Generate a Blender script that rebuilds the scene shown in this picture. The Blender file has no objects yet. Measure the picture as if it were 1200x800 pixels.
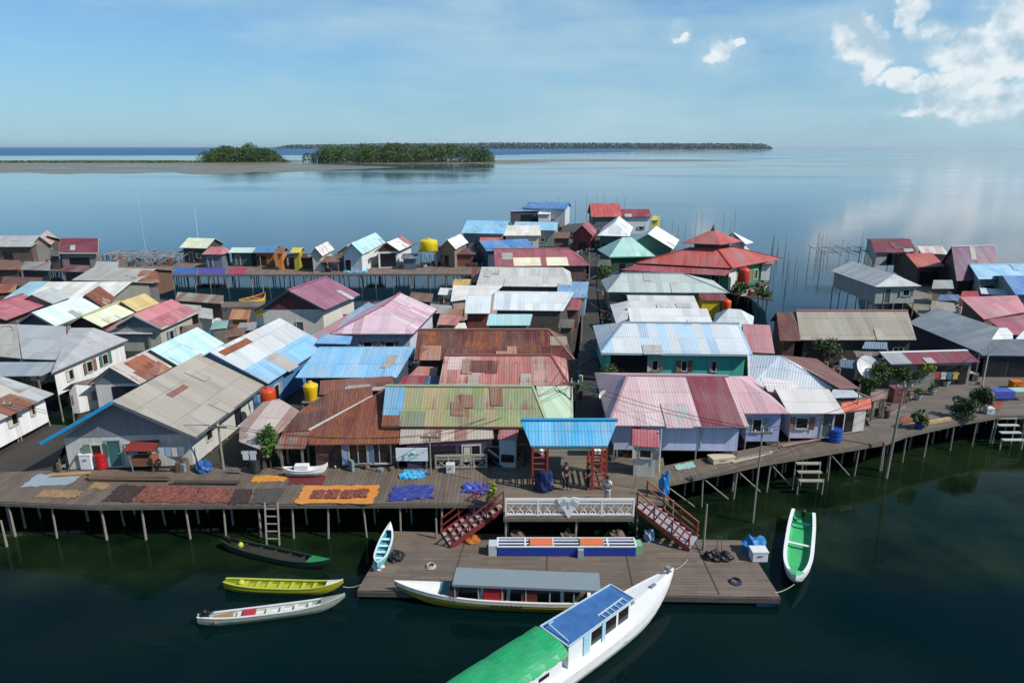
import bpy, bmesh, math, random
from mathutils import Vector, Matrix, Euler
random.seed(7)
R_ = math.radians
scene = bpy.context.scene
COL = scene.collection
H = 21.0
PITCH = R_(15.9)
# ---------------------------------------------------------------- camera
cam = bpy.data.objects.new('camera', bpy.data.cameras.new('camera'))
COL.objects.link(cam)
cam.location = (0, 0, H)
cam.rotation_euler = (R_(90) - PITCH, 0, 0)
cam.data.sensor_width = 36; cam.data.lens = 24
cam.data.clip_start = 0.5; cam.data.clip_end = 60000
scene.camera = cam
# ---------------------------------------------------------------- light
SUN_EL, SUN_AZ = 45, 112         # azimuth clockwise from +Y (looking direction)
world = bpy.data.worlds.new("World"); scene.world = world
world.use_nodes = True
SKY_STRENGTH = 0.092
sd = bpy.data.lights.new('sun', 'SUN'); sd.energy = 4.8; sd.angle = R_(0.5); sd.color = (1.0, .95, .87)
sun = bpy.data.objects.new('sun', sd); COL.objects.link(sun)
_d = Vector((math.sin(R_(SUN_AZ))*math.cos(R_(SUN_EL)), math.cos(R_(SUN_AZ))*math.cos(R_(SUN_EL)), math.sin(R_(SUN_EL))))
sun.rotation_euler = _d.to_track_quat('Z', 'Y').to_euler()
vs = scene.view_settings
vs.view_transform = 'Standard'; vs.look = 'None'; vs.gamma = 1; vs.use_curve_mapping = False
vs.exposure = 0.18
scene.cycles.max_bounces = 5; scene.cycles.diffuse_bounces = 2; scene.cycles.glossy_bounces = 3
scene.cycles.use_denoising = True

# ---------------------------------------------------------------- geometry of the view
CP, SP = math.cos(PITCH), math.sin(PITCH)
def at(px, py, z):
    """point of the photo's ray through (px, py) at height z"""
    u = (px-600)/800; v = (400-py)/800
    d = Vector((u, CP+v*SP, -SP+v*CP))
    t = (z-H)/d.z
    return Vector((d.x*t, d.y*t, z))
def pyof(P):
    q = Vector(P)-Vector((0, 0, H))
    f = q.y*CP-q.z*SP; up = q.y*SP+q.z*CP
    return 400-800*up/f
def bis(fn, lo, hi, target):
    # fn decreasing
    for _ in range(50):
        m = (lo+hi)/2
        if fn(m) > target: lo = m
        else: hi = m
    return (lo+hi)/2
def inv(v):
    v /= 255
    return v/12.92 if v <= .04045 else ((v+.055)/1.055)**2.4
def hx(s, k=.85):
    s = s.lstrip('#')
    return tuple(min(.85, inv(int(s[i:i+2], 16))*k) for i in (0, 2, 4))+(1,)

# ---------------------------------------------------------------- node helpers
class NT:
    def __init__(s, mat_or_world):
        s.t = mat_or_world.node_tree; s.n = s.t.nodes; s.l = s.t.links
    def new(s, typ, **kw):
        n = s.n.new(typ)
        for k, v in kw.items():
            if k in n.inputs.keys() if hasattr(n, 'inputs') else False: pass
            setattr(n, k, v)
        return n
    def link(s, a, b): s.l.new(a, b)
    def val(s, sock, v):
        if hasattr(v, 'is_output'): s.l.new(v, sock)
        else: sock.default_value = v
    def math(s, op, a, b=0.0, c=None, clamp=False):
        n = s.n.new('ShaderNodeMath'); n.operation = op; n.use_clamp = clamp
        s.val(n.inputs[0], a); s.val(n.inputs[1], b)
        if c is not None: s.val(n.inputs[2], c)
        return n.outputs[0]
    def mix(s, f, a, b, mode='MIX'):
        n = s.n.new('ShaderNodeMix'); n.data_type = 'RGBA'; n.blend_type = mode
        s.val(n.inputs[0], f); s.val(n.inputs[6], a); s.val(n.inputs[7], b)
        return n.outputs[2]
    def ramp(s, x, lo, hi):
        n = s.n.new('ShaderNodeMapRange'); n.clamp = True
        s.val(n.inputs[0], x); s.val(n.inputs[1], lo); s.val(n.inputs[2], hi)
        return n.outputs[0]
    def noise(s, vec, scale, detail=3, rough=.5, col=False):
        n = s.n.new('ShaderNodeTexNoise'); n.inputs['Scale'].default_value = scale
        n.inputs['Detail'].default_value = detail; n.inputs['Roughness'].default_value = rough
        s.l.new(vec, n.inputs['Vector'])
        return n.outputs[1 if col else 0]
    def vscale(s, vec, sc, add=None):
        n = s.n.new('ShaderNodeVectorMath'); n.operation = 'MULTIPLY_ADD'
        s.l.new(vec, n.inputs[0]); n.inputs[1].default_value = sc
        if add is None: n.inputs[2].default_value = (0, 0, 0)
        elif hasattr(add, 'is_output'): s.l.new(add, n.inputs[2])
        else: n.inputs[2].default_value = add
        return n.outputs[0]
def newmat(name):
    m = bpy.data.materials.new(name); m.use_nodes = True
    nt = NT(m); b = nt.n['Principled BSDF']
    return m, nt, b
_cache = {}
RUST1 = (.15, .045, .02, 1); RUST2 = (.30, .11, .045, 1)
def roofmat(base, alt=None, rust=0.1, altp=.25, dirt=.35, streak=.5, k=.85):
    """corrugated sheet roofing: tone changes sheet by sheet, faded streaks along the fall, rust creeping from the joints"""
    key = ('roof', base, alt, rust, altp, dirt, streak)
    if key in _cache: return _cache[key]
    m, nt, b = newmat('corrugated_roof')
    c0 = hx(base, k); c1 = hx(alt, k) if alt else tuple(min(.85, x*1.0*.72+.10) for x in c0[:3])+(1,)
    l0 = sum(c0[:3])/3; c0 = tuple(x*.86+l0*.14 for x in c0[:3])+(1,); l1 = sum(c1[:3])/3; c1 = tuple(x*.86+l1*.14 for x in c1[:3])+(1,)
    uv = nt.new('ShaderNodeUVMap').outputs[0]
    oi = nt.new('ShaderNodeObjectInfo')
    off = nt.new('ShaderNodeCombineXYZ')
    nt.link(nt.math('MULTIPLY', oi.outputs['Random'], 91.0), off.inputs[2])
    sep = nt.new('ShaderNodeSeparateXYZ'); nt.link(uv, sep.inputs[0])
    U, V = sep.outputs[0], sep.outputs[1]
    su = nt.math('FLOOR', nt.math('DIVIDE', U, .78)); sv0 = nt.math('DIVIDE', V, 2.1)
    sv = nt.math('FLOOR', nt.math('ADD', sv0, nt.math('MULTIPLY', nt.math('FRACT', nt.math('MULTIPLY', su, .37)), .12)))
    cmb = nt.new('ShaderNodeCombineXYZ'); nt.link(su, cmb.inputs[0]); nt.link(sv, cmb.inputs[1]); nt.link(nt.math('MULTIPLY', oi.outputs['Random'], 91.0), cmb.inputs[2])
    wn = nt.new('ShaderNodeTexWhiteNoise'); nt.link(cmb.outputs[0], wn.inputs[0])
    # column noise
    cmb2 = nt.new('ShaderNodeCombineXYZ'); nt.link(su, cmb2.inputs[0]); nt.link(nt.math('MULTIPLY', oi.outputs['Random'], 33.0), cmb2.inputs[2])
    wn2 = nt.new('ShaderNodeTexWhiteNoise'); nt.link(cmb2.outputs[0], wn2.inputs[0])
    st = nt.noise(nt.vscale(uv, (3.2, .22, 1), off.outputs[0]), 1.0, 4, .6)
    big = nt.noise(nt.vscale(uv, (.35, .25, 1), off.outputs[0]), 1.0, 4, .6)
    fine = nt.noise(nt.vscale(uv, (9, 2.2, 1), off.outputs[0]), 1.0, 3, .6)
    # whole-sheet alternates + streaks
    sel = nt.math('LESS_THAN', wn2.outputs[0], altp)
    f1 = nt.math('ADD', nt.math('MULTIPLY', sel, .75), nt.math('MULTIPLY', nt.ramp(st, .45, .75), streak), clamp=True)
    f1 = nt.math('MULTIPLY', f1, nt.ramp(big, .32, .6), clamp=True) if not alt else f1
    col = nt.mix(f1, c0, c1)
    # per sheet brightness
    br = nt.math('ADD', nt.math('MULTIPLY', wn.outputs[0], .26), .84)
    bc = nt.new('ShaderNodeCombineColor'); [nt.link(br, bc.inputs[i]) for i in range(3)]
    col = nt.mix(1.0, col, bc.outputs[0], 'MULTIPLY')
    # dirt
    dm = nt.math('MULTIPLY', nt.ramp(nt.math('ADD', big, nt.math('MULTIPLY', fine, .35)), .60, .95), dirt)
    col = nt.mix(dm, col, (.13, .115, .095, 1))
    fd = nt.math('MULTIPLY', nt.ramp(nt.math('ADD', nt.math('MULTIPLY', st, .5), nt.math('MULTIPLY', big, .5)), .44, .68), .46)
    lum = sum(c0[:3])/3; g_ = min(.8, lum*1.15+.08)
    col = nt.mix(fd, col, (g_, g_*.97, g_*.93, 1))
    # joint lines across
    jl = nt.math('LESS_THAN', nt.math('FRACT', sv0), .03)
    col = nt.mix(nt.math('MULTIPLY', jl, .35), col, (.08, .07, .06, 1))
    # rust
    rust = max(rust, .09)
    if rust > 0:
        th = .74-.42*rust
        rn = nt.math('ADD', nt.math('MULTIPLY', st, .45), nt.math('ADD', nt.math('MULTIPLY', big, .42), nt.math('MULTIPLY', wn.outputs[0], .13)))
        # near joints the rust starts first
        jr = nt.math('MULTIPLY', nt.math('SUBTRACT', 1.0, nt.ramp(nt.math('FRACT', sv0), 0, .35)), .05)
        rm = nt.ramp(nt.math('ADD', rn, jr), th, th+.09)
        rc = nt.mix(nt.ramp(fine, .35, .7), RUST1, RUST2)
        rc = nt.mix(nt.math('MULTIPLY', wn2.outputs[0], .55), rc, (.10, .035, .022, 1))
        col = nt.mix(nt.math('MULTIPLY', rm, min(1, .55+rust*.6)), col, rc)
    # corrugation: ridges darken / lighten slightly, bump
    wv = nt.math('SINE', nt.math('MULTIPLY', U, 6.2832/.19))
    wide = nt.math('SINE', nt.math('MULTIPLY', U, 6.2832/.76))
    hgt = nt.math('ADD', nt.math('MULTIPLY', wv, .5), nt.math('MULTIPLY', nt.math('GREATER_THAN', wide, .97), .3))
    hgt = nt.math('ADD', hgt, nt.math('MULTIPLY', fine, .5))
    hgt = nt.math('ADD', hgt, nt.math('MULTIPLY', wn.outputs[0], .6))
    bp = nt.new('ShaderNodeBump'); bp.inputs['Strength'].default_value = .38; bp.inputs['Distance'].default_value = .03
    nt.link(hgt, bp.inputs['Height']); nt.link(bp.outputs[0], b.inputs['Normal'])
    nt.link(col, b.inputs['Base Color'])
    b.inputs['Roughness'].default_value = .55; b.inputs['Specular IOR Level'].default_value = .3
    _cache[key] = m
    return m
def wallmat(base, board=.18, vert=True, dirt=.3, k=.85):
    key = ('wall', base, board, vert, dirt)
    if key in _cache: return _cache[key]
    m, nt, b = newmat('painted_boards')
    uv = nt.new('ShaderNodeUVMap').outputs[0]
    sep = nt.new('ShaderNodeSeparateXYZ'); nt.link(uv, sep.inputs[0])
    ax = sep.outputs[0] if vert else sep.outputs[1]
    fr = nt.math('FRACT', nt.math('DIVIDE', ax, board)); ln = nt.math('LESS_THAN', fr, .1)
    idx = nt.math('FLOOR', nt.math('DIVIDE', ax, board))
    wn = nt.new('ShaderNodeTexWhiteNoise'); wn.noise_dimensions = '1D'; nt.link(idx, wn.inputs['W'])
    big = nt.noise(nt.vscale(uv, (.7, .5, 1)), 1.0, 5, .65)
    stk = nt.noise(nt.vscale(uv, (4, .6, 1)), 1.0, 4, .6)
    c0 = hx(base, k)
    col = nt.mix(nt.math('MULTIPLY', nt.ramp(nt.math('ADD', nt.math('MULTIPLY', big, .5), nt.math('MULTIPLY', stk, .5)), .42, .75), dirt), c0, (.16, .14, .115, 1))
    br = nt.math('ADD', nt.math('MULTIPLY', wn.outputs[0], .14), .91)
    bc = nt.new('ShaderNodeCombineColor'); [nt.link(br, bc.inputs[i]) for i in range(3)]
    col = nt.mix(1.0, col, bc.outputs[0], 'MULTIPLY')
    col = nt.mix(nt.math('MULTIPLY', ln, .3), col, (.06, .055, .05, 1))
    bp = nt.new('ShaderNodeBump'); bp.inputs['Strength'].default_value = .4; bp.inputs['Distance'].default_value = .02
    nt.link(nt.math('SUBTRACT', 1.0, ln), bp.inputs['Height']); nt.link(bp.outputs[0], b.inputs['Normal'])
    nt.link(col, b.inputs['Base Color']); b.inputs['Roughness'].default_value = .7
    _cache[key] = m
    return m
def plain(base, rough=.6, var=.3, k=.85, metal=0.0, spec=.4):
    key = ('plain', base, rough, var, metal)
    if key in _cache: return _cache[key]
    m, nt, b = newmat('weathered_surface')
    tc = nt.new('ShaderNodeTexCoord').outputs['Object']
    n1 = nt.noise(tc, 2.3, 5, .65); n2 = nt.noise(tc, 14.0, 3, .6)
    c0 = hx(base, k)
    dk = tuple(x*(1-.55*var) for x in c0[:3])+(1,); lt = tuple(min(.85, x*(1+.25*var)+.01*var) for x in c0[:3])+(1,)
    f = nt.ramp(nt.math('ADD', nt.math('MULTIPLY', n1, .65), nt.math('MULTIPLY', n2, .35)), .32, .68)
    nt.link(nt.mix(f, dk, lt), b.inputs['Base Color'])
    b.inputs['Roughness'].default_value = rough; b.inputs['Metallic'].default_value = metal
    b.inputs['Specular IOR Level'].default_value = spec
    bp = nt.new('ShaderNodeBump'); bp.inputs['Strength'].default_value = .25; bp.inputs['Distance'].default_value = .02
    nt.link(n2, bp.inputs['Height']); nt.link(bp.outputs[0], b.inputs['Normal'])
    _cache[key] = m
    return m
def hullmat(base, k=.85):
    key = ('hull', base)
    if key in _cache: return _cache[key]
    m, nt, b = newmat('painted_hull')
    tc = nt.new('ShaderNodeTexCoord').outputs['Object']; sep = nt.new('ShaderNodeSeparateXYZ'); nt.link(tc, sep.inputs[0])
    n1 = nt.noise(nt.vscale(tc, (1.2, 3, 6)), 1.0, 6, .7); n2 = nt.noise(nt.vscale(tc, (5, 5, .8)), 1.0, 4, .6)
    c0 = hx(base, k); col = nt.mix(nt.math('MULTIPLY', nt.ramp(n1, .5, .72), .45), c0, tuple(x*.45+.03 for x in c0[:3])+(1,))
    col = nt.mix(nt.math('MULTIPLY', nt.math('GREATER_THAN', n1, .66), .6), col, (.20, .17, .13, 1))       # chipped paint
    wl = nt.math('MULTIPLY', nt.math('SUBTRACT', 1.0, nt.ramp(nt.math('ADD', sep.outputs[2], nt.math('MULTIPLY', n2, -.18)), -.05, .12)), .8)
    col = nt.mix(wl, col, (.06, .075, .045, 1))                                                         # weed along the waterline
    seam = nt.math('LESS_THAN', nt.math('FRACT', nt.math('DIVIDE', sep.outputs[2], .16)), .09)
    col = nt.mix(nt.math('MULTIPLY', seam, .3), col, (.08, .07, .06, 1))
    nt.link(col, b.inputs['Base Color']); b.inputs['Roughness'].default_value = .45
    bp = nt.new('ShaderNodeBump'); bp.inputs['Strength'].default_value = .3; bp.inputs['Distance'].default_value = .015
    nt.link(nt.math('SUBTRACT', n1, seam), bp.inputs['Height']); nt.link(bp.outputs[0], b.inputs['Normal'])
    _cache[key] = m; return m
def tarpmat(base, k=.85):
    key = ('tarp', base)
    if key in _cache: return _cache[key]
    m, nt, b = newmat('tarpaulin'); tc = nt.new('ShaderNodeTexCoord').outputs['Object']
    wv = nt.noise(nt.vscale(tc, (1.0, 4.0, 1)), 1.3, 6, .65); n2 = nt.noise(tc, 1.1, 5, .7); c0 = hx(base, k)
    g = sum(c0[:3])/3
    col = nt.mix(nt.math('MULTIPLY', nt.ramp(n2, .4, .7), .5), c0, tuple(x*.5+g*.35+.03 for x in c0[:3])+(1,))
    col = nt.mix(nt.math('MULTIPLY', nt.ramp(wv, .55, .75), .45), col, tuple(x*.4 for x in c0[:3])+(1,))
    nt.link(col, b.inputs['Base Color']); b.inputs['Roughness'].default_value = .5
    bp = nt.new('ShaderNodeBump'); bp.inputs['Strength'].default_value = .7; bp.inputs['Distance'].default_value = .03
    nt.link(nt.math('ADD', wv, n2), bp.inputs['Height']); nt.link(bp.outputs[0], b.inputs['Normal'])
    _cache[key] = m; return m
def plankmat(base='6e665f', w=.2, vert=True, wet=.25, L=2.6):
    key = ('plank', base, w, vert)
    if key in _cache: return _cache[key]
    m, nt, b = newmat('wooden_planks')
    tc = nt.new('ShaderNodeTexCoord').outputs['Object']
    sep = nt.new('ShaderNodeSeparateXYZ'); nt.link(tc, sep.inputs[0])
    a, c = (sep.outputs[0], sep.outputs[1]) if vert else (sep.outputs[1], sep.outputs[0])
    q = nt.math('DIVIDE', a, w); idx = nt.math('FLOOR', q); ln = nt.math('LESS_THAN', nt.math('FRACT', q), .12)
    wn1 = nt.new('ShaderNodeTexWhiteNoise'); wn1.noise_dimensions = '1D'; nt.link(idx, wn1.inputs['W'])
    row = nt.math('FLOOR', nt.math('ADD', nt.math('DIVIDE', c, L), nt.math('MULTIPLY', wn1.outputs[0], 3.0)))
    cm = nt.new('ShaderNodeCombineXYZ'); nt.link(idx, cm.inputs[0]); nt.link(row, cm.inputs[1])
    wn = nt.new('ShaderNodeTexWhiteNoise'); nt.link(cm.outputs[0], wn.inputs[0])
    big = nt.noise(tc, .45, 5, .7)
    gr = nt.noise(nt.vscale(tc, (6, .7, 1) if vert else (.7, 6, 1)), 1.0, 4, .6)
    c0 = hx(base); dk = tuple(x*.55 for x in c0[:3])+(1,); lt = (min(.8, c0[0]*1.45), min(.8, c0[1]*1.4), min(.8, c0[2]*1.32), 1)
    col = nt.mix(wn.outputs[0], tuple(x*.78 for x in c0[:3])+(1,), tuple(min(.8, x*1.18) for x in c0[:3])+(1,))
    col = nt.mix(nt.math('MULTIPLY', nt.ramp(gr, .4, .7), .35), col, lt)
    col = nt.mix(nt.math('MULTIPLY', nt.ramp(big, .45, .7), .55), col, dk)
    col = nt.mix(nt.math('MULTIPLY', ln, .65), col, (.02, .018, .015, 1))
    nt.link(col, b.inputs['Base Color']); b.inputs['Roughness'].default_value = .75
    bp = nt.new('ShaderNodeBump'); bp.inputs['Strength'].default_value = .5; bp.inputs['Distance'].default_value = .02
    nt.link(nt.math('SUBTRACT', nt.math('MULTIPLY', wn.outputs[0], .5), ln), bp.inputs['Height']); nt.link(bp.outputs[0], b.inputs['Normal'])
    _cache[key] = m
    return m
def leafmat(c1, c2, scale=1.2):
    key = ('leaf', c1, c2)
    if key in _cache: return _cache[key]
    m, nt, b = newmat('foliage')
    geo = nt.new('ShaderNodeNewGeometry')
    n = nt.noise(geo.outputs['Position'], scale, 3, .6)
    wn = nt.new('ShaderNodeTexWhiteNoise'); nt.link(nt.vscale(geo.outputs['Position'], (7, 7, 7)), wn.inputs[0])
    f = nt.math('ADD', nt.math('MULTIPLY', nt.ramp(n, .3, .7), .7), nt.math('MULTIPLY', geo.outputs['Random Per Island'], .3), clamp=True)
    nt.link(nt.mix(f, c1+(1,), c2+(1,)), b.inputs['Base Color'])
    b.inputs['Roughness'].default_value = .6; b.inputs['Specular IOR Level'].default_value = .25
    _cache[key] = m
    return m

# ---------------------------------------------------------------- mesh builder
class MB:
    def __init__(s): s.v = []; s.f = []; s.smooth = False
    def add(s, vs_, fs):
        o = len(s.v); s.v += [Vector(v) for v in vs_]; s.f += [tuple(o+i for i in f) for f in fs]; return s
    def slab(s, pts, th):
        """polygon of 3d points given from above, thickness downwards"""
        n = len(pts); top = [Vector(p) for p in pts]; bot = [p-Vector((0, 0, th)) for p in top]
        fs = [tuple(range(n)), tuple(reversed(range(n, 2*n)))]+[(i+n, (i+1) % n+n, (i+1) % n, i) for i in range(n)]
        return s.add(top+bot, fs)
    def box(s, c, size, rz=0, ry=0, rx=0):
        M = Matrix.Translation(Vector(c)) @ Euler((rx, ry, rz)).to_matrix().to_4x4()
        hx_, hy, hz = [q/2 for q in size]
        vs_ = [M @ Vector((x*hx_, y*hy, z*hz)) for z in (-1, 1) for y in (-1, 1) for x in (-1, 1)]
        return s.add(vs_, [(0, 2, 3, 1), (4, 5, 7, 6), (0, 1, 5, 4), (2, 6, 7, 3), (0, 4, 6, 2), (1, 3, 7, 5)])
    def bar(s, a, b, w, h=None, seg=4, w2=None):
        """tube / square bar from a to b"""
        a = Vector(a); b = Vector(b); d = (b-a)
        if d.length < 1e-6: return s
        q = d.to_track_quat('Z', 'Y'); w2 = w if w2 is None else w2; h = h or w
        vs_ = []
        for P, ww, hh in ((a, w, h), (b, w2, h*w2/w)):
            for i in range(seg):
                an = 2*math.pi*(i+.5)/seg; k = 1/math.cos(math.pi/4) if seg == 4 else 1
                vs_.append(P+q @ Vector((math.cos(an)*ww/2*k, math.sin(an)*hh/2*k, 0)))
        fs = [tuple(reversed(range(seg))), tuple(range(seg, 2*seg))]+[(i, (i+1) % seg, (i+1) % seg+seg, i+seg) for i in range(seg)]
        return s.add(vs_, fs)
    def lathe(s, c, prof, seg=16):
        c = Vector(c); vs_ = []; fs = []
        for r, z in prof:
            for i in range(seg):
                a = 2*math.pi*i/seg; vs_.append(c+Vector((r*math.cos(a), r*math.sin(a), z)))
        for j in range(len(prof)-1):
            for i in range(seg):
                fs.append((j*seg+i, j*seg+(i+1) % seg, (j+1)*seg+(i+1) % seg, (j+1)*seg+i))
        fs.append(tuple(reversed(range(seg)))); fs.append(tuple(range((len(prof)-1)*seg, len(prof)*seg)))
        return s.add(vs_, fs)
    def wall(s, p0, p1, zs, z0):
        """vertical wall p0->p1 (plan) with top points zs=[(frac,z)...] and bottom z0"""
        p0 = Vector(p0); p1 = Vector(p1)
        pts = [Vector((p0.x, p0.y, z0)), Vector((p1.x, p1.y, z0))]
        for f, z in reversed(zs):
            q = p0.lerp(p1, f); pts.append(Vector((q.x, q.y, z)))
        return s.add(pts, [tuple(range(len(pts)))])
LOCAL = set()
def build(name, mb, mat, parent=None, origin=None, label=None, cat=None, group=None, kind=None, smooth=False):
    """link a mesh; its points are given in world space and stored relative to the thing's base (world = as built)"""
    root = parent
    while root is not None and root.parent is not None: root = root.parent
    if origin is None: origin = Vector(root.location) if root is not None and root.name not in LOCAL else Vector((0, 0, 0))
    me = bpy.data.meshes.new(name)
    me.from_pydata([tuple(v-origin) for v in mb.v], [], mb.f); me.update()
    uvl = me.uv_layers.new(name='UVMap')
    for p in me.polygons:
        n = p.normal
        if abs(n.z) > .995: ud = Vector((1, 0, 0)); vd = Vector((0, 1, 0))
        else:
            nn = n if n.z >= 0 else n
            ud = Vector((0, 0, 1)).cross(nn).normalized(); vd = nn.cross(ud)
        for li in p.loop_indices:
            co = Vector(me.vertices[me.loops[li].vertex_index].co)+origin
            uvl.data[li].uv = (co.dot(ud), co.dot(vd))
        if smooth: p.use_smooth = True
    if mat: me.materials.append(mat)
    o = bpy.data.objects.new(name, me); COL.objects.link(o)
    if parent is not None: o.parent = parent
    else: o.location = origin
    tag(o, label, cat, group, kind)
    return o
def tag(o, label=None, cat=None, group=None, kind=None):
    if label: o['label'] = label
    if cat: o['category'] = cat
    if group: o['group'] = group
    if kind: o['kind'] = kind
    return o
def thing(name, label, cat, loc, group=None):
    e = bpy.data.objects.new(name, None); COL.objects.link(e); e.location = loc; e.empty_display_size = .3
    return tag(e, label, cat, group)
def copy_tree(o, parent=None):
    c = o.copy(); COL.objects.link(c); c.parent = parent
    for ch in list(o.children): copy_tree(ch, c)
    return c

# ---------------------------------------------------------------- world: sky with clouds
def make_world():
    nt = NT(world); n = nt.n
    for q in list(n): n.remove(q)
    out = nt.new('ShaderNodeOutputWorld'); bg = nt.new('ShaderNodeBackground')
    sky = nt.new('ShaderNodeTexSky'); sky.sky_type = 'NISHITA'; sky.sun_disc = False
    sky.sun_elevation = R_(SUN_EL); sky.sun_rotation = R_(SUN_AZ); sky.altitude = 0
    sky.air_density = 1.0; sky.dust_density = .25; sky.ozone_density = 1.6
    geo = nt.new('ShaderNodeTexCoord').outputs['Generated']
    nrm = nt.new('ShaderNodeVectorMath'); nrm.operation = 'NORMALIZE'; nt.link(geo, nrm.inputs[0])
    dirv = nrm.outputs[0]
    sep = nt.new('ShaderNodeSeparateXYZ'); nt.link(dirv, sep.inputs[0])
    az = nt.math('ARCTAN2', sep.outputs[0], sep.outputs[1])
    el = nt.math('ARCSINE', sep.outputs[2])
    ae = nt.new('ShaderNodeCombineXYZ'); nt.link(az, ae.inputs[0]); nt.link(el, ae.inputs[1])
    P = ae.outputs[0]
    def azel(px, py):
        u = (px-600)/800; v = (400-py)/800
        d = Vector((u, CP+v*SP, -SP+v*CP)).normalized()
        return math.atan2(d.x, d.y), math.asin(d.z)
    # thin high veils
    warp = nt.vscale(nt.noise(P, 3.0, 2, .5, col=True), (.12, .05, 0), P)
    cir = nt.noise(nt.vscale(warp, (1.7, 7.0, 1), (3.3, 2.9, 0)), 1.0, 7, .62)
    cir2 = nt.noise(nt.vscale(warp, (7, 30.0, 1), (8.3, 4.7, 0)), 1.0, 5, .6)
    veil = nt.math('MULTIPLY', nt.ramp(nt.math('ADD', nt.math('MULTIPLY', cir, .8), nt.math('MULTIPLY', cir2, .2)), .44, .66), .75)
    low = nt.math('MULTIPLY', nt.math('SUBTRACT', 1.0, nt.ramp(el, -.02, .26)), .75)
    S = 11.0/ SKY_STRENGTH * .085
    skyc = nt.mix(1.0, sky.outputs[0], (.55, .93, 1.22, 1), 'MULTIPLY')
    skyc = nt.mix(low, skyc, (3.1, 4.9, 6.4, 1))
    col = nt.mix(veil, skyc, (4.6, 6.5, 7.4, 1))
    # heaped clouds
    bl = [(1003, 50, 34, 34), (1018, 72, 22, 26), (844, 62, 20, 11), (860, 53, 8, 7), (793, 45, 9, 8),
          (1072, 12, 18, 32), (1100, 40, 26, 12), (1190, 25, 44, 46), (1150, 62, 74, 24), (1172, 84, 60, 16), (1135, 88, 40, 12),
          (1140, 122, 68, 26), (1120, 132, 90, 8), (1185, 130, 40, 14), (1052, 88, 26, 12), (1085, 95, 30, 10),
          (1250, 60, 60, 70), (1300, 30, 80, 40), (1330, 100, 70, 30)]
    nz = nt.noise(P, 26.0, 6, .62); nz2 = nt.noise(P, 9.0, 3, .5)
    nn = nt.math('ADD', nt.math('MULTIPLY', nz, .75), nt.math('MULTIPLY', nz2, .25))
    wn_ = nt.new('ShaderNodeVectorMath'); wn_.operation = 'SUBTRACT'; nt.link(nt.noise(P, 24.0, 6, .6, col=True), wn_.inputs[0]); wn_.inputs[1].default_value = (.5, .5, .5)
    PW = nt.vscale(wn_.outputs[0], (.075, .055, 0), P)
    dens = None; soft = None
    for i, (px, py, rx, ry) in enumerate(bl):
        a0, e0 = azel(px, py); a1, _ = azel(px+rx, py); _, e1 = azel(px, py-ry)
        s = nt.vscale(PW, (1/(abs(a1-a0)), 1/abs(e1-e0), 0), (-a0/abs(a1-a0), -e0/abs(e1-e0), 0))
        ln = nt.new('ShaderNodeVectorMath'); ln.operation = 'LENGTH'; nt.link(s, ln.inputs[0])
        d = nt.math('SUBTRACT', 1.0, ln.outputs['Value'])
        dens = d if dens is None else nt.math('SMOOTH_MAX', dens, d, .25)
    body = nt.math('ADD', dens, nt.math('MULTIPLY', nt.math('SUBTRACT', nn, .5), 1.3))
    m1 = nt.ramp(body, -.08, .30)
    haze = nt.math('MULTIPLY', nt.ramp(nt.math('ADD', dens, nt.math('MULTIPLY', nt.math('SUBTRACT', nz2, .5), 1.5)), -1.1, .3), .5)
    la = nt.noise(P, 22.0, 5, .55); lb = nt.noise(nt.vscale(P, (1, 1, 1), (.010, .016, 0)), 22.0, 5, .55)
    shade = nt.math('ADD', nt.ramp(nt.math('SUBTRACT', la, lb), -.16, .10), nt.math('MULTIPLY', dens, .12), clamp=True)
    cc = nt.mix(shade, (4.0, 5.5, 6.7, 1), (8.3, 8.9, 9.2, 1))
    col = nt.mix(haze, col, (4.8, 6.5, 7.4, 1))
    col = nt.mix(nt.math('MULTIPLY', m1, .86), col, cc)
    nt.link(col, bg.inputs[0]); bg.inputs[1].default_value = SKY_STRENGTH
    nt.link(bg.outputs[0], out.inputs[0])
make_world()

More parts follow.
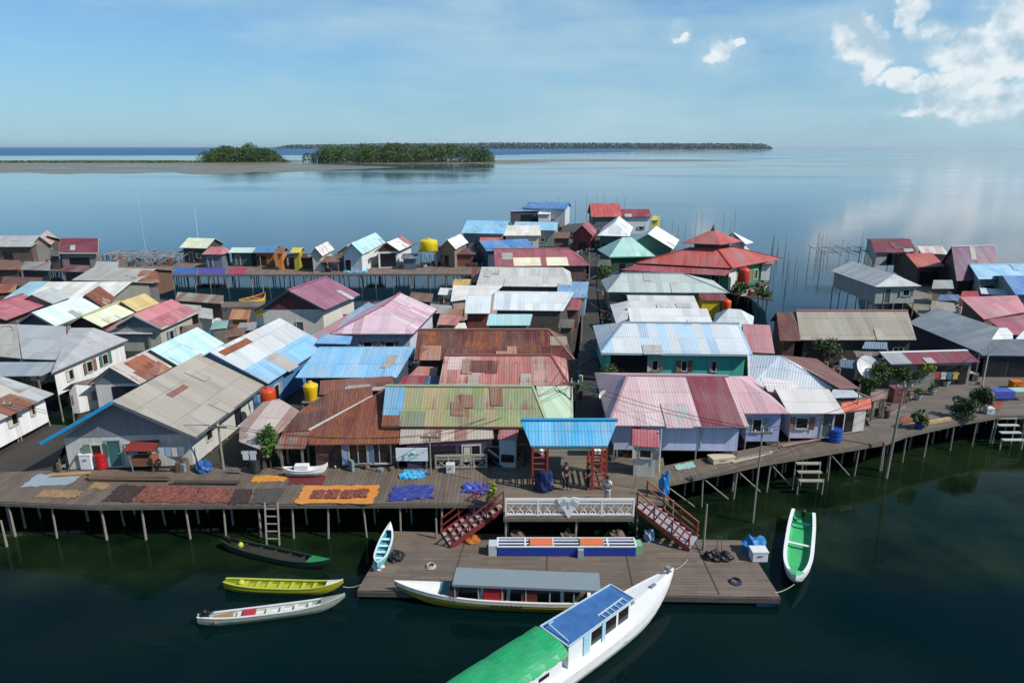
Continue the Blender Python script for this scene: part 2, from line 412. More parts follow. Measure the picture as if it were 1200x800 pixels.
# ---------------------------------------------------------------- water, flats, islands
def make_water():
    m, nt, b = newmat('calm_sea')
    geo = nt.new('ShaderNodeNewGeometry').outputs['Position']
    sep = nt.new('ShaderNodeSeparateXYZ'); nt.link(geo, sep.inputs[0])
    n1 = nt.noise(geo, .22, 5, .6); n2 = nt.noise(geo, .05, 4, .55)
    # weed covered seabed seen through the shallows close to the village (a wandering edge)
    near = nt.math('SUBTRACT', nt.math('ADD', sep.outputs[1], nt.math('MULTIPLY', nt.math('ABSOLUTE', sep.outputs[0]), .0)), nt.math('MULTIPLY', nt.math('SUBTRACT', n2, .5), 8.0))
    side = nt.math('MULTIPLY', nt.ramp(nt.math('ABSOLUTE', nt.math('SUBTRACT', sep.outputs[0], 3.0)), 4, 14), 1.8)
    sh = nt.math('MULTIPLY', nt.ramp(nt.math('ADD', near, side), 31.0, 33.6), nt.math('SUBTRACT', 1.0, nt.ramp(near, 46, 62)))
    weed = nt.mix(nt.ramp(n1, .35, .7), (.0015, .006, .003, 1), (.011, .022, .008, 1))
    deep = nt.mix(nt.ramp(n2, .3, .7), (.0006, .0055, .0055, 1), (.001, .0095, .0095, 1))
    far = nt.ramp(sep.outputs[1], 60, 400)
    deep = nt.mix(far, deep, (.045, .115, .205, 1))  # base colour paler with distance, painted in for reflected sky
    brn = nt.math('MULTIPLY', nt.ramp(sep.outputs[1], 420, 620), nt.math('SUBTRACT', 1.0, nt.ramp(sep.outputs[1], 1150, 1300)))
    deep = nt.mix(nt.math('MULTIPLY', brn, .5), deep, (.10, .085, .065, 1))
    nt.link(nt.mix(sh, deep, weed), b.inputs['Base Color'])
    b.inputs['IOR'].default_value = 1.33
    nt.link(nt.math('ADD', .16, nt.math('MULTIPLY', nt.ramp(sep.outputs[1], 40, 160), .34)), b.inputs['Specular IOR Level'])
    wp = nt.noise(nt.vscale(geo, (.005, .011, 1)), 1.0, 4, .55)
    b.inputs['Roughness'].default_value = .04
    nt.link(nt.math('ADD', nt.math('MULTIPLY', nt.ramp(wp, .45, .65), .12), .03), b.inputs['Roughness'])
    hn = nt.noise(nt.vscale(geo, (1.0, 1.6, 1)), 1.3, 3, .55)
    hb = nt.noise(nt.vscale(geo, (.1, .22, 1)), 1.0, 3, .5)
    bp = nt.new('ShaderNodeBump'); bp.inputs['Distance'].default_value = .05
    nt.link(nt.math('ADD', .12, nt.math('MULTIPLY', nt.ramp(wp, .45, .65), .14)), bp.inputs['Strength'])
    nt.link(nt.math('ADD', hn, nt.math('MULTIPLY', hb, 2.0)), bp.inputs['Height']); nt.link(bp.outputs[0], b.inputs['Normal'])
    mb = MB(); S = 45000
    mb.add([(-S, -300, 0), (S, -300, 0), (S, S, 0), (-S, S, 0)], [(0, 1, 2, 3)])
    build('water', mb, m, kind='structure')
    # rougher open sea beyond the flats on the left
    m2, nt, b = newmat('open_sea')
    geo = nt.new('ShaderNodeNewGeometry').outputs['Position']
    n = nt.noise(nt.vscale(geo, (.002, .0012, 1)), 1.0, 3, .5)
    nt.link(nt.mix(n, (.010, .07, .16, 1), (.02, .10, .21, 1)), b.inputs['Base Color']); b.inputs['Roughness'].default_value = .5
    b.inputs['Specular IOR Level'].default_value = .35
    mb = MB()
    e = [at(x, y, .05) for x, y in ((-400, 183.5), (100, 182.5), (300, 182), (560, 182.5), (640, 180.5), (740, 178))]
    fx = [at(-400, 172.6, .05), at(760, 172.6, .05)]
    mb.add(e+[fx[1], fx[0]], [tuple(range(8))])
    build('sea', mb, m2, kind='structure')
    # wet mud flats
    m3, nt, b = newmat('wet_mud')
    geo = nt.new('ShaderNodeNewGeometry').outputs['Position']
    n = nt.noise(nt.vscale(geo, (.008, .03, 1)), 1.0, 5, .6)
    nt.link(nt.mix(nt.ramp(n, .35, .65), (.10, .084, .048, 1), (.18, .15, .09, 1)), b.inputs['Base Color'])
    nt.link(nt.math('ADD', nt.math('MULTIPLY', nt.ramp(n, .4, .6), .3), .22), b.inputs['Roughness']); b.inputs['IOR'].default_value = 1.33; b.inputs['Specular IOR Level'].default_value = .22
    rnd = random.Random(5)
    def flat(x0, x1, ytop, ybot, name, z=.03, taper=True, seg=40):
        top = []; bot = []
        for i in range(seg+1):
            f = i/seg; x = x0+(x1-x0)*f; tp = min(1, min(f if taper != 'r' else 1, 1-f)*5)
            mid = (ytop+ybot)/2; hh = (ybot-ytop)/2*tp
            top.append(at(x, mid-hh+rnd.uniform(-.15, .15), z)); bot.append(at(x, mid+hh+rnd.uniform(-.5, .5)*hh*.4, z))
        mb = MB(); v = bot+top; mb.add(v, [(i, i+1, seg+1+i+1, seg+1+i) for i in range(seg)])
        build(name, mb, m3, kind='structure')
    flat(-500, 470, 188.8, 203.5, 'mud_flat', .03, 'r')
    flat(380, 660, 188.5, 192, 'mud_flat', .032)
    flat(560, 880, 187.0, 189.2, 'mud_flat', .034)
    flat(300, 360, 187.5, 190.5, 'sand', .05)
    # grass on the left flat
    g = MB()
    for i in range(2600):
        x = rnd.triangular(-60, 250, 180); y = rnd.uniform(188.9, 190.9)
        p = at(x, y, .1); w = rnd.uniform(2, 7); h = rnd.uniform(.6, 2.0)
        g.add([p, p+Vector((w, 0, 0)), p+Vector((w*.5, rnd.uniform(-1, 1), h))], [(0, 1, 2)])
    build('grass', g, leafmat((.06, .10, .02), (.15, .19, .05), .05), kind='stuff')
    # mangrove islands
    def island(x0, x1, ybase, ytop, nleaf, name, seed, leaf=(1.6, 3.6), deep=.35, c=((.016, .042, .012), (.085, .14, .035)), ep=3.2):
        rr = random.Random(seed)
        a = at(x0, ybase, 0); bq = at(x1, ybase, 0); cen = (a+bq)/2; L = (bq-a).length; W = L*deep
        # height for the crown tops so that they reach ytop at the island's front third
        P = Vector((cen.x, cen.y+W*.35, 0)); zt = 0
        lo, hi = 0, 200
        hmax = bis(lambda z: pyof((P.x, P.y, z)), 0, 300, ytop)
        ctr = []
        for i in range(int(60*L/150)+30):
            s = rr.uniform(-1, 1); t = rr.uniform(-1, 1)
            if s*s+t*t > 1: continue
            env = (1-abs(s)**ep)**.6*(1-.35*abs(t)**3)
            h = hmax*env*rr.choice((rr.uniform(.62, .85), rr.uniform(.82, 1.02)))
            ctr.append((cen.x+s*L/2, cen.y+W*.5+t*W/2, h, rr.uniform(.35, .6)*hmax))
        g = MB()
        ground = MB()
        pts = [Vector((cen.x+math.cos(q)*L/2*.98, cen.y+W*.5+math.sin(q)*W/2*.96, .25)) for q in [i*math.pi/20 for i in range(40)]]
        ground.add(pts, [tuple(range(40))])
        build('island_ground', ground, m3, kind='structure')
        for i in range(nleaf):
            cx, cy, h, r = ctr[rr.randrange(len(ctr))]
            th = rr.uniform(0, 6.283); ph = rr.uniform(-.5, 1.45)
            q = rr.uniform(.7, 1.05)
            p = Vector((cx+math.cos(th)*math.cos(ph)*r*q, cy+math.sin(th)*math.cos(ph)*r*q, max(.4, h-r*.8+math.sin(ph)*r*.8*q)))
            if rr.random() < .3: p.z = rr.uniform(.3, max(.5, p.z))
            sz = rr.uniform(*leaf)*hmax/22
            n_ = Vector((rr.gauss(0, 1), rr.gauss(-.3, 1), rr.gauss(.6, 1))).normalized()
            u = n_.orthogonal().normalized(); v = n_.cross(u)
            k1, k2 = rr.uniform(.6, 1), rr.uniform(.5, 1)
            g.add([p-u*sz*.5*k1, p+v*sz*.4*k2, p+u*sz*.5, p-v*sz*.5], [(0, 1, 2, 3)])
        o = build(name, g, leafmat(c[0], c[1], .06), kind='stuff')
        return o
    o = island(221, 327, 190.3, 167.5, 20000, 'mangrove_forest', 1, deep=.5, ep=2.0, leaf=(.9, 2.1))
    o['label'] = 'small dark green mangrove clump on the mud flat, left of the longer one'; o['category'] = 'mangroves'
    o = island(349, 583, 190.6, 167.6, 45000, 'mangrove_forest', 2, deep=.26, ep=6, leaf=(.9, 2.1))
    o['label'] = 'long dark green mangrove wood on the mud flat'; o['category'] = 'mangroves'
    # far island: a low wooded ridge
    rr = random.Random(9)
    g = MB()
    mfar = leafmat((.05, .085, .075), (.075, .12, .09), .004)
    Y0 = 7600; kx = Y0/CP
    for i in range(16000):
        px = rr.uniform(318, 906); f = (px-318)/588
        top = 168.4 if px > 420 else 169.2+(420-px)*.012
        if px > 560: top = 167.4+(px-560)*.0035
        env = min(1, (906-px)/8, (px-318)/16)
        zt = bis(lambda z: pyof((0, Y0, z)), 0, 300, top)*max(.15, env)
        z = zt*rr.random()**.75*rr.uniform(.9, 1.0)
        # a few palms stick out
        if rr.random() < .006: z = zt*rr.uniform(1.0, 1.2)
        p = Vector(((px-600)/800*(Y0*CP+ (H-z)*SP), Y0+rr.uniform(0, 500)*1.0, z)); s = rr.uniform(16, 34)
        if z > zt: s = 11
        n_ = Vector((rr.gauss(0, 1), rr.gauss(-.6, 1), rr.gauss(.4, 1))).normalized(); u = n_.orthogonal().normalized(); v = n_.cross(u)
        g.add([p-u*s*.5, p-v*s*.4, p+u*s*.5, p+v*s*.4], [(0, 1, 2, 3)])
    o = build('far_forest', g, mfar, kind='stuff'); o['label'] = 'long low wooded island along the horizon'; o['category'] = 'island'
make_water()
def make_haze():
    m = bpy.data.materials.new('thin_haze'); m.use_nodes = True; nt = NT(m); nt.n.remove(nt.n['Principled BSDF'])
    v = nt.new('ShaderNodeVolumePrincipled'); v.inputs['Color'].default_value = (.75, .86, .95, 1); v.inputs['Density'].default_value = 2.0e-5; v.inputs['Anisotropy'].default_value = .2
    nt.link(v.outputs[0], nt.n['Material Output'].inputs['Volume'])
    mb = MB(); mb.box((0, 22400, 64), (91000, 46000, 132)); build('haze', mb, m, kind='stuff')
make_haze()

# ================================================================ houses
FL = 2.32          # floor level of most houses; the boardwalks lie at 2.2
GLASS = None
def glassmat():
    global GLASS
    if GLASS: return GLASS
    m, nt, b = newmat('dark_pane_and_shade')
    b.inputs['Base Color'].default_value = (.012, .014, .016, 1); b.inputs['Roughness'].default_value = .15
    GLASS = m; return m
TRIM = lambda c='cfcfc8': plain(c, .6, .25)
WOOD = lambda c='7d7468': plain(c, .8, .6)
LABELED = []
def opening(root, p0, p1, f, w, z0, z1, kind='window', col='b8b4aa', inset=0.0):
    """window, door or dark panel painted as shade, set in the wall running p0->p1 (outside is on the right hand of p0->p1)"""
    p0 = Vector(p0); p1 = Vector(p1); d = (p1-p0); L = d.length
    if L < .5: return
    d.normalize(); out = Vector((d.y, -d.x, 0))
    c = p0+d*(L*f); c.z = 0
    ang = math.atan2(d.y, d.x)
    w = min(w, L*.8)
    if kind == 'shade':
        mb = MB(); mb.box(c+out*.02+Vector((0, 0, (z0+z1)/2)), (w, .03, z1-z0), ang)
        build('opening', mb, glassmat(), root); return  # dark panel painted in place of the shade inside an open front
    t = .09
    fr = MB()
    for sx in (-1, 1): fr.box(c+d*(sx*(w/2-t/2))+out*.035+Vector((0, 0, (z0+z1)/2)), (t, .07, z1-z0), ang)
    fr.box(c+out*.035+Vector((0, 0, z1-t/2)), (w-2*t, .07, t), ang)
    if kind == 'window':
        fr.box(c+out*.05+Vector((0, 0, z0+t/2)), (w-2*t, .10, t), ang)
        if w > .9: fr.box(c+out*.03+Vector((0, 0, (z0+z1)/2)), (.05, .06, z1-z0-2*t), ang)
    o = build(kind, fr, TRIM('8fa8a4' if col=='teal' else col), root)
    pn = MB(); pn.box(c+out*.012+Vector((0, 0, (z0+z1)/2-t/2)), (w-2*t-.01, .02, z1-z0-t-.01), ang)
    build('pane' if kind == 'window' else 'door_panel', pn, glassmat() if kind == 'window' else plain('4d5a5e' if col != 'teal' else '3d6a6a', .6, .4), o)
    rq = random.Random(int(c.x*31+c.y*17))
    if kind == 'window' and rq.random() < .5 and .5 < w < 1.3 and 0 < f < 1:
        sc = rq.choice(('6f8a94', '8a5a44', 'b8b4a4', '4f7a6a', '7a8fb0'))
        for sx in (-1, 1):
            sh = MB(); sh.box(c+d*(sx*(w/2+.19))+out*.07+Vector((0, 0, (z0+z1)/2)), (.36, .03, z1-z0), ang+sx*-.25)
            build('shutter', sh, wallmat(sc, .09, False, .4), o)
    elif kind == 'window' and rq.random() < .5:
        cu = MB(); cu.box(c+d*(-w*.22)+out*.028+Vector((0, 0, (z0+z1)/2-t/2)), (w*.32, .012, z1-z0-t-.05), ang); build('curtain', cu, plain(rq.choice(('b8a8a0', '8a9ab0', 'c8c4b0', 'a06a6a')), .8, .3), o)
    if kind == 'door':
        k = MB(); k.box(c+d*(w/2-.2)+out*.05+Vector((0, 0, z0+(z1-z0)*.48)), (.10, .05, .05), ang)
        build('handle', k, plain('9a9a9a', .4, .1), o)
STILT = None
def stilt_mb(h, lean=0.0, w=.13):
    mb = MB(); mb.bar((lean, lean*.3, -h), (0, 0, 0), w*1.1, seg=7, w2=w*.9); return mb
def stilts(root, pts, top, mat=None, w=.13):
    rr = random.Random(len(pts)*7+int(abs(pts[0].x*10)) if pts else 0)
    for p in pts:
        mb = MB(); l = rr.uniform(-.12, .12)
        mb.bar((p.x+l, p.y+l*.4, -.7), (p.x, p.y, top), w*1.1, seg=6, w2=w*.85)
        build('stilt', mb, mat or plain('8a8479', .85, .6), root)
def edge_pts(a, b, step):
    L = (b-a).length; n = max(1, int(L/step)); return [a.lerp(b, i/n) for i in range(n+1)]

def house(label, A, B, ze, R=None, C=None, D=None, zr=None, kind='x', pitch=.33, ap=None, rr=(0, 1), rc=.5,
          roof='9a9a98', alt=None, rust=.1, altp=.25, dirt=.35, streak=.5, side2=None, wall='b9b6ae', wv=True, wdirt=.3, over=.4, floor=FL,
          wins=(), patches=(), stilt='', gable=None, fascia=None, cap=None, group='houses of the stilt village', cat='house', name='stilt_house', back=True, th=.05, front_open=False):
    a = at(A[0], A[1], ze); b = at(B[0], B[1], ze); ex = b-a
    nrm = Vector((-ex.y, ex.x, 0)).normalized()
    if kind == 'x':
        if isinstance(R, (int, float)):
            mid = (a+b)/2
            d = bis(lambda q: pyof(mid+nrm*q+Vector((0, 0, pitch*q))), .2, 30, R)
            ey = nrm*(d/rc); rise = pitch*d
        elif R is not None:
            rise = zr-ze; r0 = at(R[0], R[1], zr); ey = (r0-a-ex*rr[0])/rc; ey.z = 0
        else:
            ey = (at(C[0], C[1], ze)-b) if C else (at(D[0], D[1], ze)-a); rise = zr-ze if zr else pitch*ey.length*rc
    else:
        ey = (at(C[0], C[1], ze)-b) if C else (at(D[0], D[1], ze)-a)
        if ap is not None:
            p = a+ex*.5+ey*rr[0]; z = bis(lambda q: pyof((p.x, p.y, q)), ze-1, ze+12, ap); rise = max(.25, z-ze)
        else: rise = pitch*ex.length/2
    def P(r, c, z=None, up=0.0):
        s, t = (r, c) if kind == 'x' else (c, r)
        q = a+ex*s+ey*t
        if z is None: z = hgt(r, c)
        return Vector((q.x, q.y, z+up))
    def hgt(r, c):
        v = min(c/rc if rc > 0 else 9, (1-c)/(1-rc) if rc < 1 else 9, 1)
        if rr[0] > 0: v = min(v, r/rr[0])
        if rr[1] < 1: v = min(v, (1-r)/(1-rr[1]))
        return ze+rise*max(0, v)
    base = (a+ex*.5+ey*.5); base.z = floor
    root = thing(name, label, cat, base, group)
    rm = roofmat(roof, alt, rust, altp, dirt, streak)
    E0 = P(rr[0], rc, ze+rise); E1 = P(rr[1], rc, ze+rise)
    c00, c10, c01, c11 = P(0, 0, ze), P(1, 0, ze), P(0, 1, ze), P(1, 1, ze)
    rl = rr[1]-rr[0]
    faces1 = []; faces2 = []
    if rc > 0: faces1.append([c00, c10, E1, E0] if rl > .01 else [c00, c10, E0])
    if rc < 1 and (back or kind == 'y'): faces2.append([c11, c01, E0, E1] if rl > .01 else [c11, c01, E0])
    if rr[0] > 0: faces1.append([c01, c00, E0])
    if rr[1] < 1: faces2.append([c10, c11, E1])
    m1 = MB(); m2 = MB()
    for f in faces1: m1.slab(f, th)
    for f in faces2: m2.slab(f, th)
    # right-slope of a y house is the visible one; side2 names the left / far slope's colour
    if side2:
        lo, hi = (m1, m2)
        rm2 = roofmat(side2, None, .05)
        if kind == 'y': build('roof', m1, rm2, root, label='%s left slope of the roof' % 'differently coloured'); ro = build('roof', m2, rm, root)
        else: ro = build('roof', m1, rm, root); build('roof', m2, rm2, root)
    else:
        m1.add(m2.v, m2.f); ro = build('roof', m1, rm, root)
    # ridge cap, fascia
    if cap is not None and rl > .01 and 0 < rc < 1:
        mb = MB(); mb.bar(E0+Vector((0, 0, .03)), E1+Vector((0, 0, .03)), .28, .07)
        if rr[0] > 0:
            mb.bar(E0+Vector((0, 0, .02)), c00+Vector((0, 0, .02)), .16, .06)
        if rr[1] < 1:
            mb.bar(E1+Vector((0, 0, .02)), c10+Vector((0, 0, .02)), .16, .06)
        build('ridge_cap', mb, plain(cap, .5, .2), ro)
    if fascia is not None:
        mb = MB(); dn = Vector((0, 0, -.10))
        if kind == 'x':
            mb.bar(c00+dn, c10+dn, .04, .16)
            if rr[1] == 1: mb.bar(c10+dn, E1+dn, .05, .16); mb.bar(E1+dn, c11+dn, .05, .16)
            if rr[0] == 0: mb.bar(c00+dn, E0+dn, .05, .16); mb.bar(E0+dn, c01+dn, .05, .16)
        else:
            if rr[0] == 0: mb.bar(c00+dn, E0+dn, .05, .18); mb.bar(E0+dn, c01+dn, .05, .18)
            else: mb.bar(c00+dn, c01+dn, .05, .16)
            mb.bar(c01+dn, c11+dn, .05, .18)
        build('fascia', mb, plain(fascia, .5, .2), root)
    for pt in patches:
        side, u0, u1, v0, v1, col = pt[:6]; kw = pt[6] if len(pt) > 6 else {}
        def Q(u, v):
            c = v*rc if side == 0 else 1-v*(1-rc)
            s, t = (u, c) if kind == 'x' else (c, u)
            q = a+ex*s+ey*t
            z = ze+rise*v
            return Vector((q.x, q.y, z+.035))
        pp = [Q(u0, v0), Q(u1, v0), Q(u1, v1), Q(u0, v1)]
        if side == 1: pp.reverse()
        mb = MB().slab(pp, .03)
        build('roof_sheet', mb, roofmat(col, kw.get('alt'), kw.get('rust', .05), kw.get('altp', .2), kw.get('dirt', .3)), ro, label=kw.get('label'))
    q = random.Random(int(A[0]*7+A[1]*3)); sd = 0 if kind == 'x' else 1
    Ls = ex.length if kind == 'x' else ey.length
    if Ls > 4.5 and Ls < 30:
        for _ in range(q.randint(1, 3)+(3 if rust > .3 else 0)):
            v0 = q.choice((-.05, -.03, q.uniform(.05, .6))); v1 = min(.97, v0+q.uniform(.25, .5)); w_ = .8*q.choice((1, 1, 2))/Ls; lo_, hi_ = (rr[0]+.03, rr[1]-.05)
            if hi_-lo_ < w_+.05: continue
            u0 = q.uniform(lo_, hi_-w_); sk_ = q.uniform(-.006, .006); side_ = sd
            def Q2(u, v):
                c = v*rc if side_ == 0 else 1-v*(1-rc)
                s_, t_ = (u, c) if kind == 'x' else (c, u); q_ = a+ex*s_+ey*t_
                return Vector((q_.x, q_.y, ze+rise*v+.055+q.uniform(0, .02)))
            pp = [Q2(u0, v0), Q2(u0+w_, v0), Q2(u0+w_+sk_, v1), Q2(u0+sk_, v1)]
            if side_ == 1: pp.reverse()
            if roof == '8c9c5c': cc_ = q.choice(('9a8458', '9aa47c', '78885c', '8a5c40')); ru_ = .35
            elif rust > .3: cc_ = q.choice(('8a4a34', 'a89a8c', '6a3428', 'b07a5c')); ru_ = .5
            else: cc_ = q.choice((roof, roof, alt or roof, 'b0b2ae', 'a5a29a')); ru_ = q.choice((.05, .25, .45))
            build('roof_sheet', MB().slab(pp, .02), roofmat(cc_, None, ru_, .2, .5, .6), ro)
    # walls
    Lr = (ex.length if kind == 'x' else ey.length); Lc = (ey.length if kind == 'x' else ex.length)
    o1 = min(.3, over/Lr); o2 = min(.3, over/Lc)
    r0, r1, q0, q1 = o1, 1-o1, o2, 1-o2
    W = lambda r, c, up=-.07: P(r, c, None, up)
    wb = MB()
    def side(ra, ca, rb, cb):
        n = 9; zs = []
        fr = [0, 1] + ([rc0 for rc0 in [(rc-ca)/(cb-ca)] if 0 < rc0 < 1] if cb != ca else []) + ([x for x in [(rr[0]-ra)/(rb-ra), (rr[1]-ra)/(rb-ra)] if 0 < x < 1] if rb != ra else [])
        for f in sorted(fr):
            zs.append((f, hgt(ra+(rb-ra)*f, ca+(cb-ca)*f)-.07))
        p0 = P(ra, ca, 0); p1 = P(rb, cb, 0)
        return p0, p1, zs
    if kind == 'x':
        S = {'f': side(r0, q0, r1, q0), 'r': side(r1, q0, r1, q1), 'b': side(r1, q1, r0, q1), 'l': side(r0, q1, r0, q0)}
    else:
        S = {'f': side(r0, q0, r0, q1), 'r': side(r0, q1, r1, q1), 'b': side(r1, q1, r1, q0), 'l': side(r1, q0, r0, q0)}
    for k in 'frbl':
        if k == 'f' and front_open: continue
        p0, p1, zs = S[k]; wb.wall(p0, p1, zs, floor)
    # floor plate
    cs = [S['f'][0], S['f'][1], S['b'][0], S['b'][1]]
    wb.slab([Vector((p.x, p.y, floor)) for p in cs], .12)
    wo = build('wall', wb, wallmat(wall, .2, wv, wdirt), root)
    if gable:
        p0, p1, zs = S['f'] if kind == 'y' else S['r']
        d = (p1-p0).normalized(); out = Vector((d.y, -d.x, 0))
        g = MB(); off = out*.03; zz = ze-.03
        pts = [p0+off+Vector((0, 0, ze-.06)), p1+off+Vector((0, 0, ze-.06))]
        p = p0.lerp(p1, .5); pts.append(Vector((p.x, p.y, max(z for f, z in zs)-.03))+off)
        pts[0].z = ze-.06; pts[1].z = ze-.06
        g.add(pts+[q-off*1.0+out*.005 for q in pts], [(0, 1, 2), (5, 4, 3), (0, 3, 4, 1), (1, 4, 5, 2), (2, 5, 3, 0)])
        build('gable_board', g, wallmat(gable, .16, True, .3), root)
    if not wins and name in ('stilt_house', 'hut') and ze-floor > 1.6:
        q = random.Random(int(A[0]*3+A[1])); Lf = (S['f'][1]-S['f'][0]).length
        if Lf > 2.2:
            wins = [('f', q.uniform(.2, .4), .85, .05, 1.75, 'door' if q.random() < .5 else 'shade')]
            if Lf > 4: wins.append(('f', q.uniform(.6, .8), .9, .7, 1.55))
            if Lf > 8: wins.append(('f', .52, .9, .7, 1.55))
        if kind == 'y' and (S['r'][1]-S['r'][0]).length > 4: wins = list(wins)+[('r', .3, .8, .7, 1.5), ('r', .7, .8, .7, 1.5)]
    for w in wins:
        k, f, ww, z0, z1 = w[:5]; kd = w[5] if len(w) > 5 else 'window'; cl = w[6] if len(w) > 6 else 'b8b4aa'
        p0, p1, zs = S[k]
        opening(root, p0, p1, f, ww, floor+z0, floor+z1, kd, cl)
    for k in stilt:
        p0, p1, zs = S[k]
        stilts(root, edge_pts(p0, p1, 2.0), floor-.1)
    return root

def poly(label, pts, roof='9a9a98', alt=None, rust=.1, altp=.25, dirt=.35, streak=.5, wall='8f8b82', over=.3, floor=FL, wins=(), patches=(), stilt='', wv=True, wdirt=.35,
         group='houses of the stilt village', cat='house', name='stilt_house', open_=False, fascia=None, k=.85):
    """building under an irregular roof: corners (px, py, z) seen counter-clockwise from front-left"""
    V = [at(*p) for p in pts if len(p) == 3]
    if len(V) < len(pts):      # first three corners fix the plane; the others are found on it
        n0 = (V[1]-V[0]).cross(V[2]-V[0]); o_ = Vector((0, 0, H))
        for p in pts[3:]:
            d_ = at(p[0], p[1], 0)-o_; V.append(o_+d_*((V[0]-o_).dot(n0)/d_.dot(n0)))
    cen = sum(V, Vector())/len(V)
    root = thing(name, label, cat, (cen.x, cen.y, floor), group)
    ro = build('roof', MB().slab(V, .05), roofmat(roof, alt, rust, altp, dirt, streak), root)
    # plane fit (first three non collinear) for the wall tops
    n_ = Vector((0, 0, 0))
    for i in range(len(V)): n_ += (V[i]-cen).cross(V[(i+1) % len(V)]-cen)
    n_.normalize()
    zof = lambda p: cen.z-((p.x-cen.x)*n_.x+(p.y-cen.y)*n_.y)/n_.z
    I = []
    for v in V:
        d = (cen-v); d.z = 0; L = d.length; q = v+d*min(.3, over*1.4/L); q.z = 0; I.append(q)
    if not open_:
        wb = MB()
        for i in range(len(I)):
            p0, p1 = I[i], I[(i+1) % len(I)]
            t0 = min(zof(p0), V[i].z)-.07; t1 = min(zof(p1), V[(i+1) % len(I)].z)-.07
            wb.wall(p0, p1, [(0, t0), (1, t1)], floor)
        wb.slab([Vector((p.x, p.y, floor)) for p in I], .1)
        build('wall', wb, wallmat(wall, .2, wv, wdirt), root)
    else:
        for i, p in enumerate(I):
            mb = MB(); mb.bar((p.x, p.y, floor), (p.x, p.y, zof(p)-.06), .12); build('post', mb, WOOD(), root)
    if fascia:
        mb = MB(); dn = Vector((0, 0, -.1)); mb.bar(V[0]+dn, V[1]+dn, .05, .16); mb.bar(V[1]+dn, V[2]+dn, .05, .16); build('fascia', mb, plain(fascia, .5, .2), root)
    for (fr0, fr1, g0, g1, col, kw) in patches:   # bilinear patch on a four-cornered roof
        B_ = lambda s, t: (V[0]*(1-s)+V[1]*s)*(1-t)+(V[-1]*(1-s)+V[2]*s)*t+Vector((0, 0, .04))
        build('roof_sheet', MB().slab([B_(fr0, g0), B_(fr1, g0), B_(fr1, g1), B_(fr0, g1)], .03), roofmat(col, kw.get('alt'), kw.get('rust', .05), .2, .3), ro, label=kw.get('label'))
    for w in wins:
        i, f, ww, z0, z1 = w[:5]; kd = w[5] if len(w) > 5 else 'window'
        opening(root, I[i], I[(i+1) % len(I)], f, ww, floor+z0, floor+z1, kd, w[6] if len(w) > 6 else 'b8b4aa')
    for i in stilt:
        i = int(i); stilts(root, edge_pts(I[i], I[(i+1) % len(I)], 2.0), floor-.1)
    return root

# ---------------------------------------------------------------- left block, front to back
house('white waterside house at the left edge with a silver and rust stained roof', (-230, 522), (-62, 522), 4.4, C=(63, 461), kind='y', pitch=.38, roof='a9b2b2', alt='c2b39a', rust=.42, altp=.45, wall='e8e8e6', wdirt=.12,
      wins=(('r', .62, .9, .8, 1.7), ('r', .84, .5, .8, 1.7), ('r', .25, .8, .8, 1.7)), stilt='r', cap='8f9494', floor=2.6)
house('grey boarded gable house with a long weathered grey roof and a teal door', (48, 518), (229, 512), 4.35, C=(312, 449), kind='y', ap=470, roof='a3998b', alt='9d9386', rust=.0, dirt=.4, altp=.4, side2='2f97cf', wall='c6c5c0',
      gable='82868c', wdirt=.25, over=.75, wins=(('f', .38, .9, 0, 1.75, 'door', 'teal'), ('f', .24, .7, .7, 1.5), ('f', .56, 1.4, .7, 1.5), ('r', .25, .8, .6, 1.4), ('r', .72, .9, .1, 1.6, 'shade')), fascia='5f6468',
      patches=((1, .30, .50, .62, .70, '8a4a38', {'rust': .5, 'label': 'rusty strip let into the grey roof'}),), stilt='r')
house('house behind the grey boarded gable house, silver roof with a blue lower edge', (186, 452), (314, 449), 4.5, C=(384, 404), kind='y', ap=412, roof='b9bfc2', alt='c9cfd2', rust=.04, wall='3f78a8', stilt='r',
      patches=((1, 0, 1.0, 0.0, .42, '6fb1dc', {'label': 'blue lower band of the roof'}), (1, .05, .42, .80, .92, '9a5038', {'rust': .8, 'label': 'rusty sheets near the ridge'})), wins=(('r', .15, .8, .2, 1.5),))
house('low white house with a red streaked silver roof and dark porch', (100, 451), (163, 450), 4.5, C=(209, 426), kind='y', ap=430, roof='bdb5ac', alt='a88f80', rust=.5, altp=.3, wall='dad9d6', gable='6f7880', wins=(('f', .75, 2.2, .1, 1.9, 'shade'), ('r', .5, .7, .6, 1.4)),
      patches=((1, .25, .72, .12, .9, 'a5583c', {'rust': .75, 'alt': 'c9b5a5', 'label': 'rust red sheets'}),), stilt='fr')
poly('white boxed annex with a brown lean-to roof beside the dark porch', [(73, 457, 4.1), (112, 450, 4.1), (116, 441, 4.6), (84, 449, 4.6)], roof='7f6a60', rust=.3, wall='dcdcda', wins=((0, .62, .9, .6, 1.3),), stilt='01', cat='annex', name='annex')
house('house under a bare pale cyan roof, right behind the red streaked one', (146, 431), (212, 430), 4.5, C=(263, 402), kind='y', ap=409, roof='a9d6de', alt='b9dfe6', rust=0.0, dirt=.08, streak=.2, wall='b5b2aa', stilt='r')
poly('long grey roofed house with a white window wall facing the channel', [(60, 437, 4.2), (150, 398, 4.2), (110, 384, 5.5), (82, 384, 5.5)], roof='a7a9ab', rust=.03, wall='e6e6e4', wdirt=.1, wins=((0, .18, .9, .6, 1.5), (0, .45, .8, .5, 1.5), (0, .68, .8, .5, 1.5)), stilt='01', fascia='5a5f64')
poly('grey house with two plain roof sheets and a black gap beside it', [(26, 420, 4.3), (80, 422, 4.3), (77, 382, 5.8), (20, 380, 5.8)], roof='a3a7aa', rust=0, dirt=.2, wall='77706a')
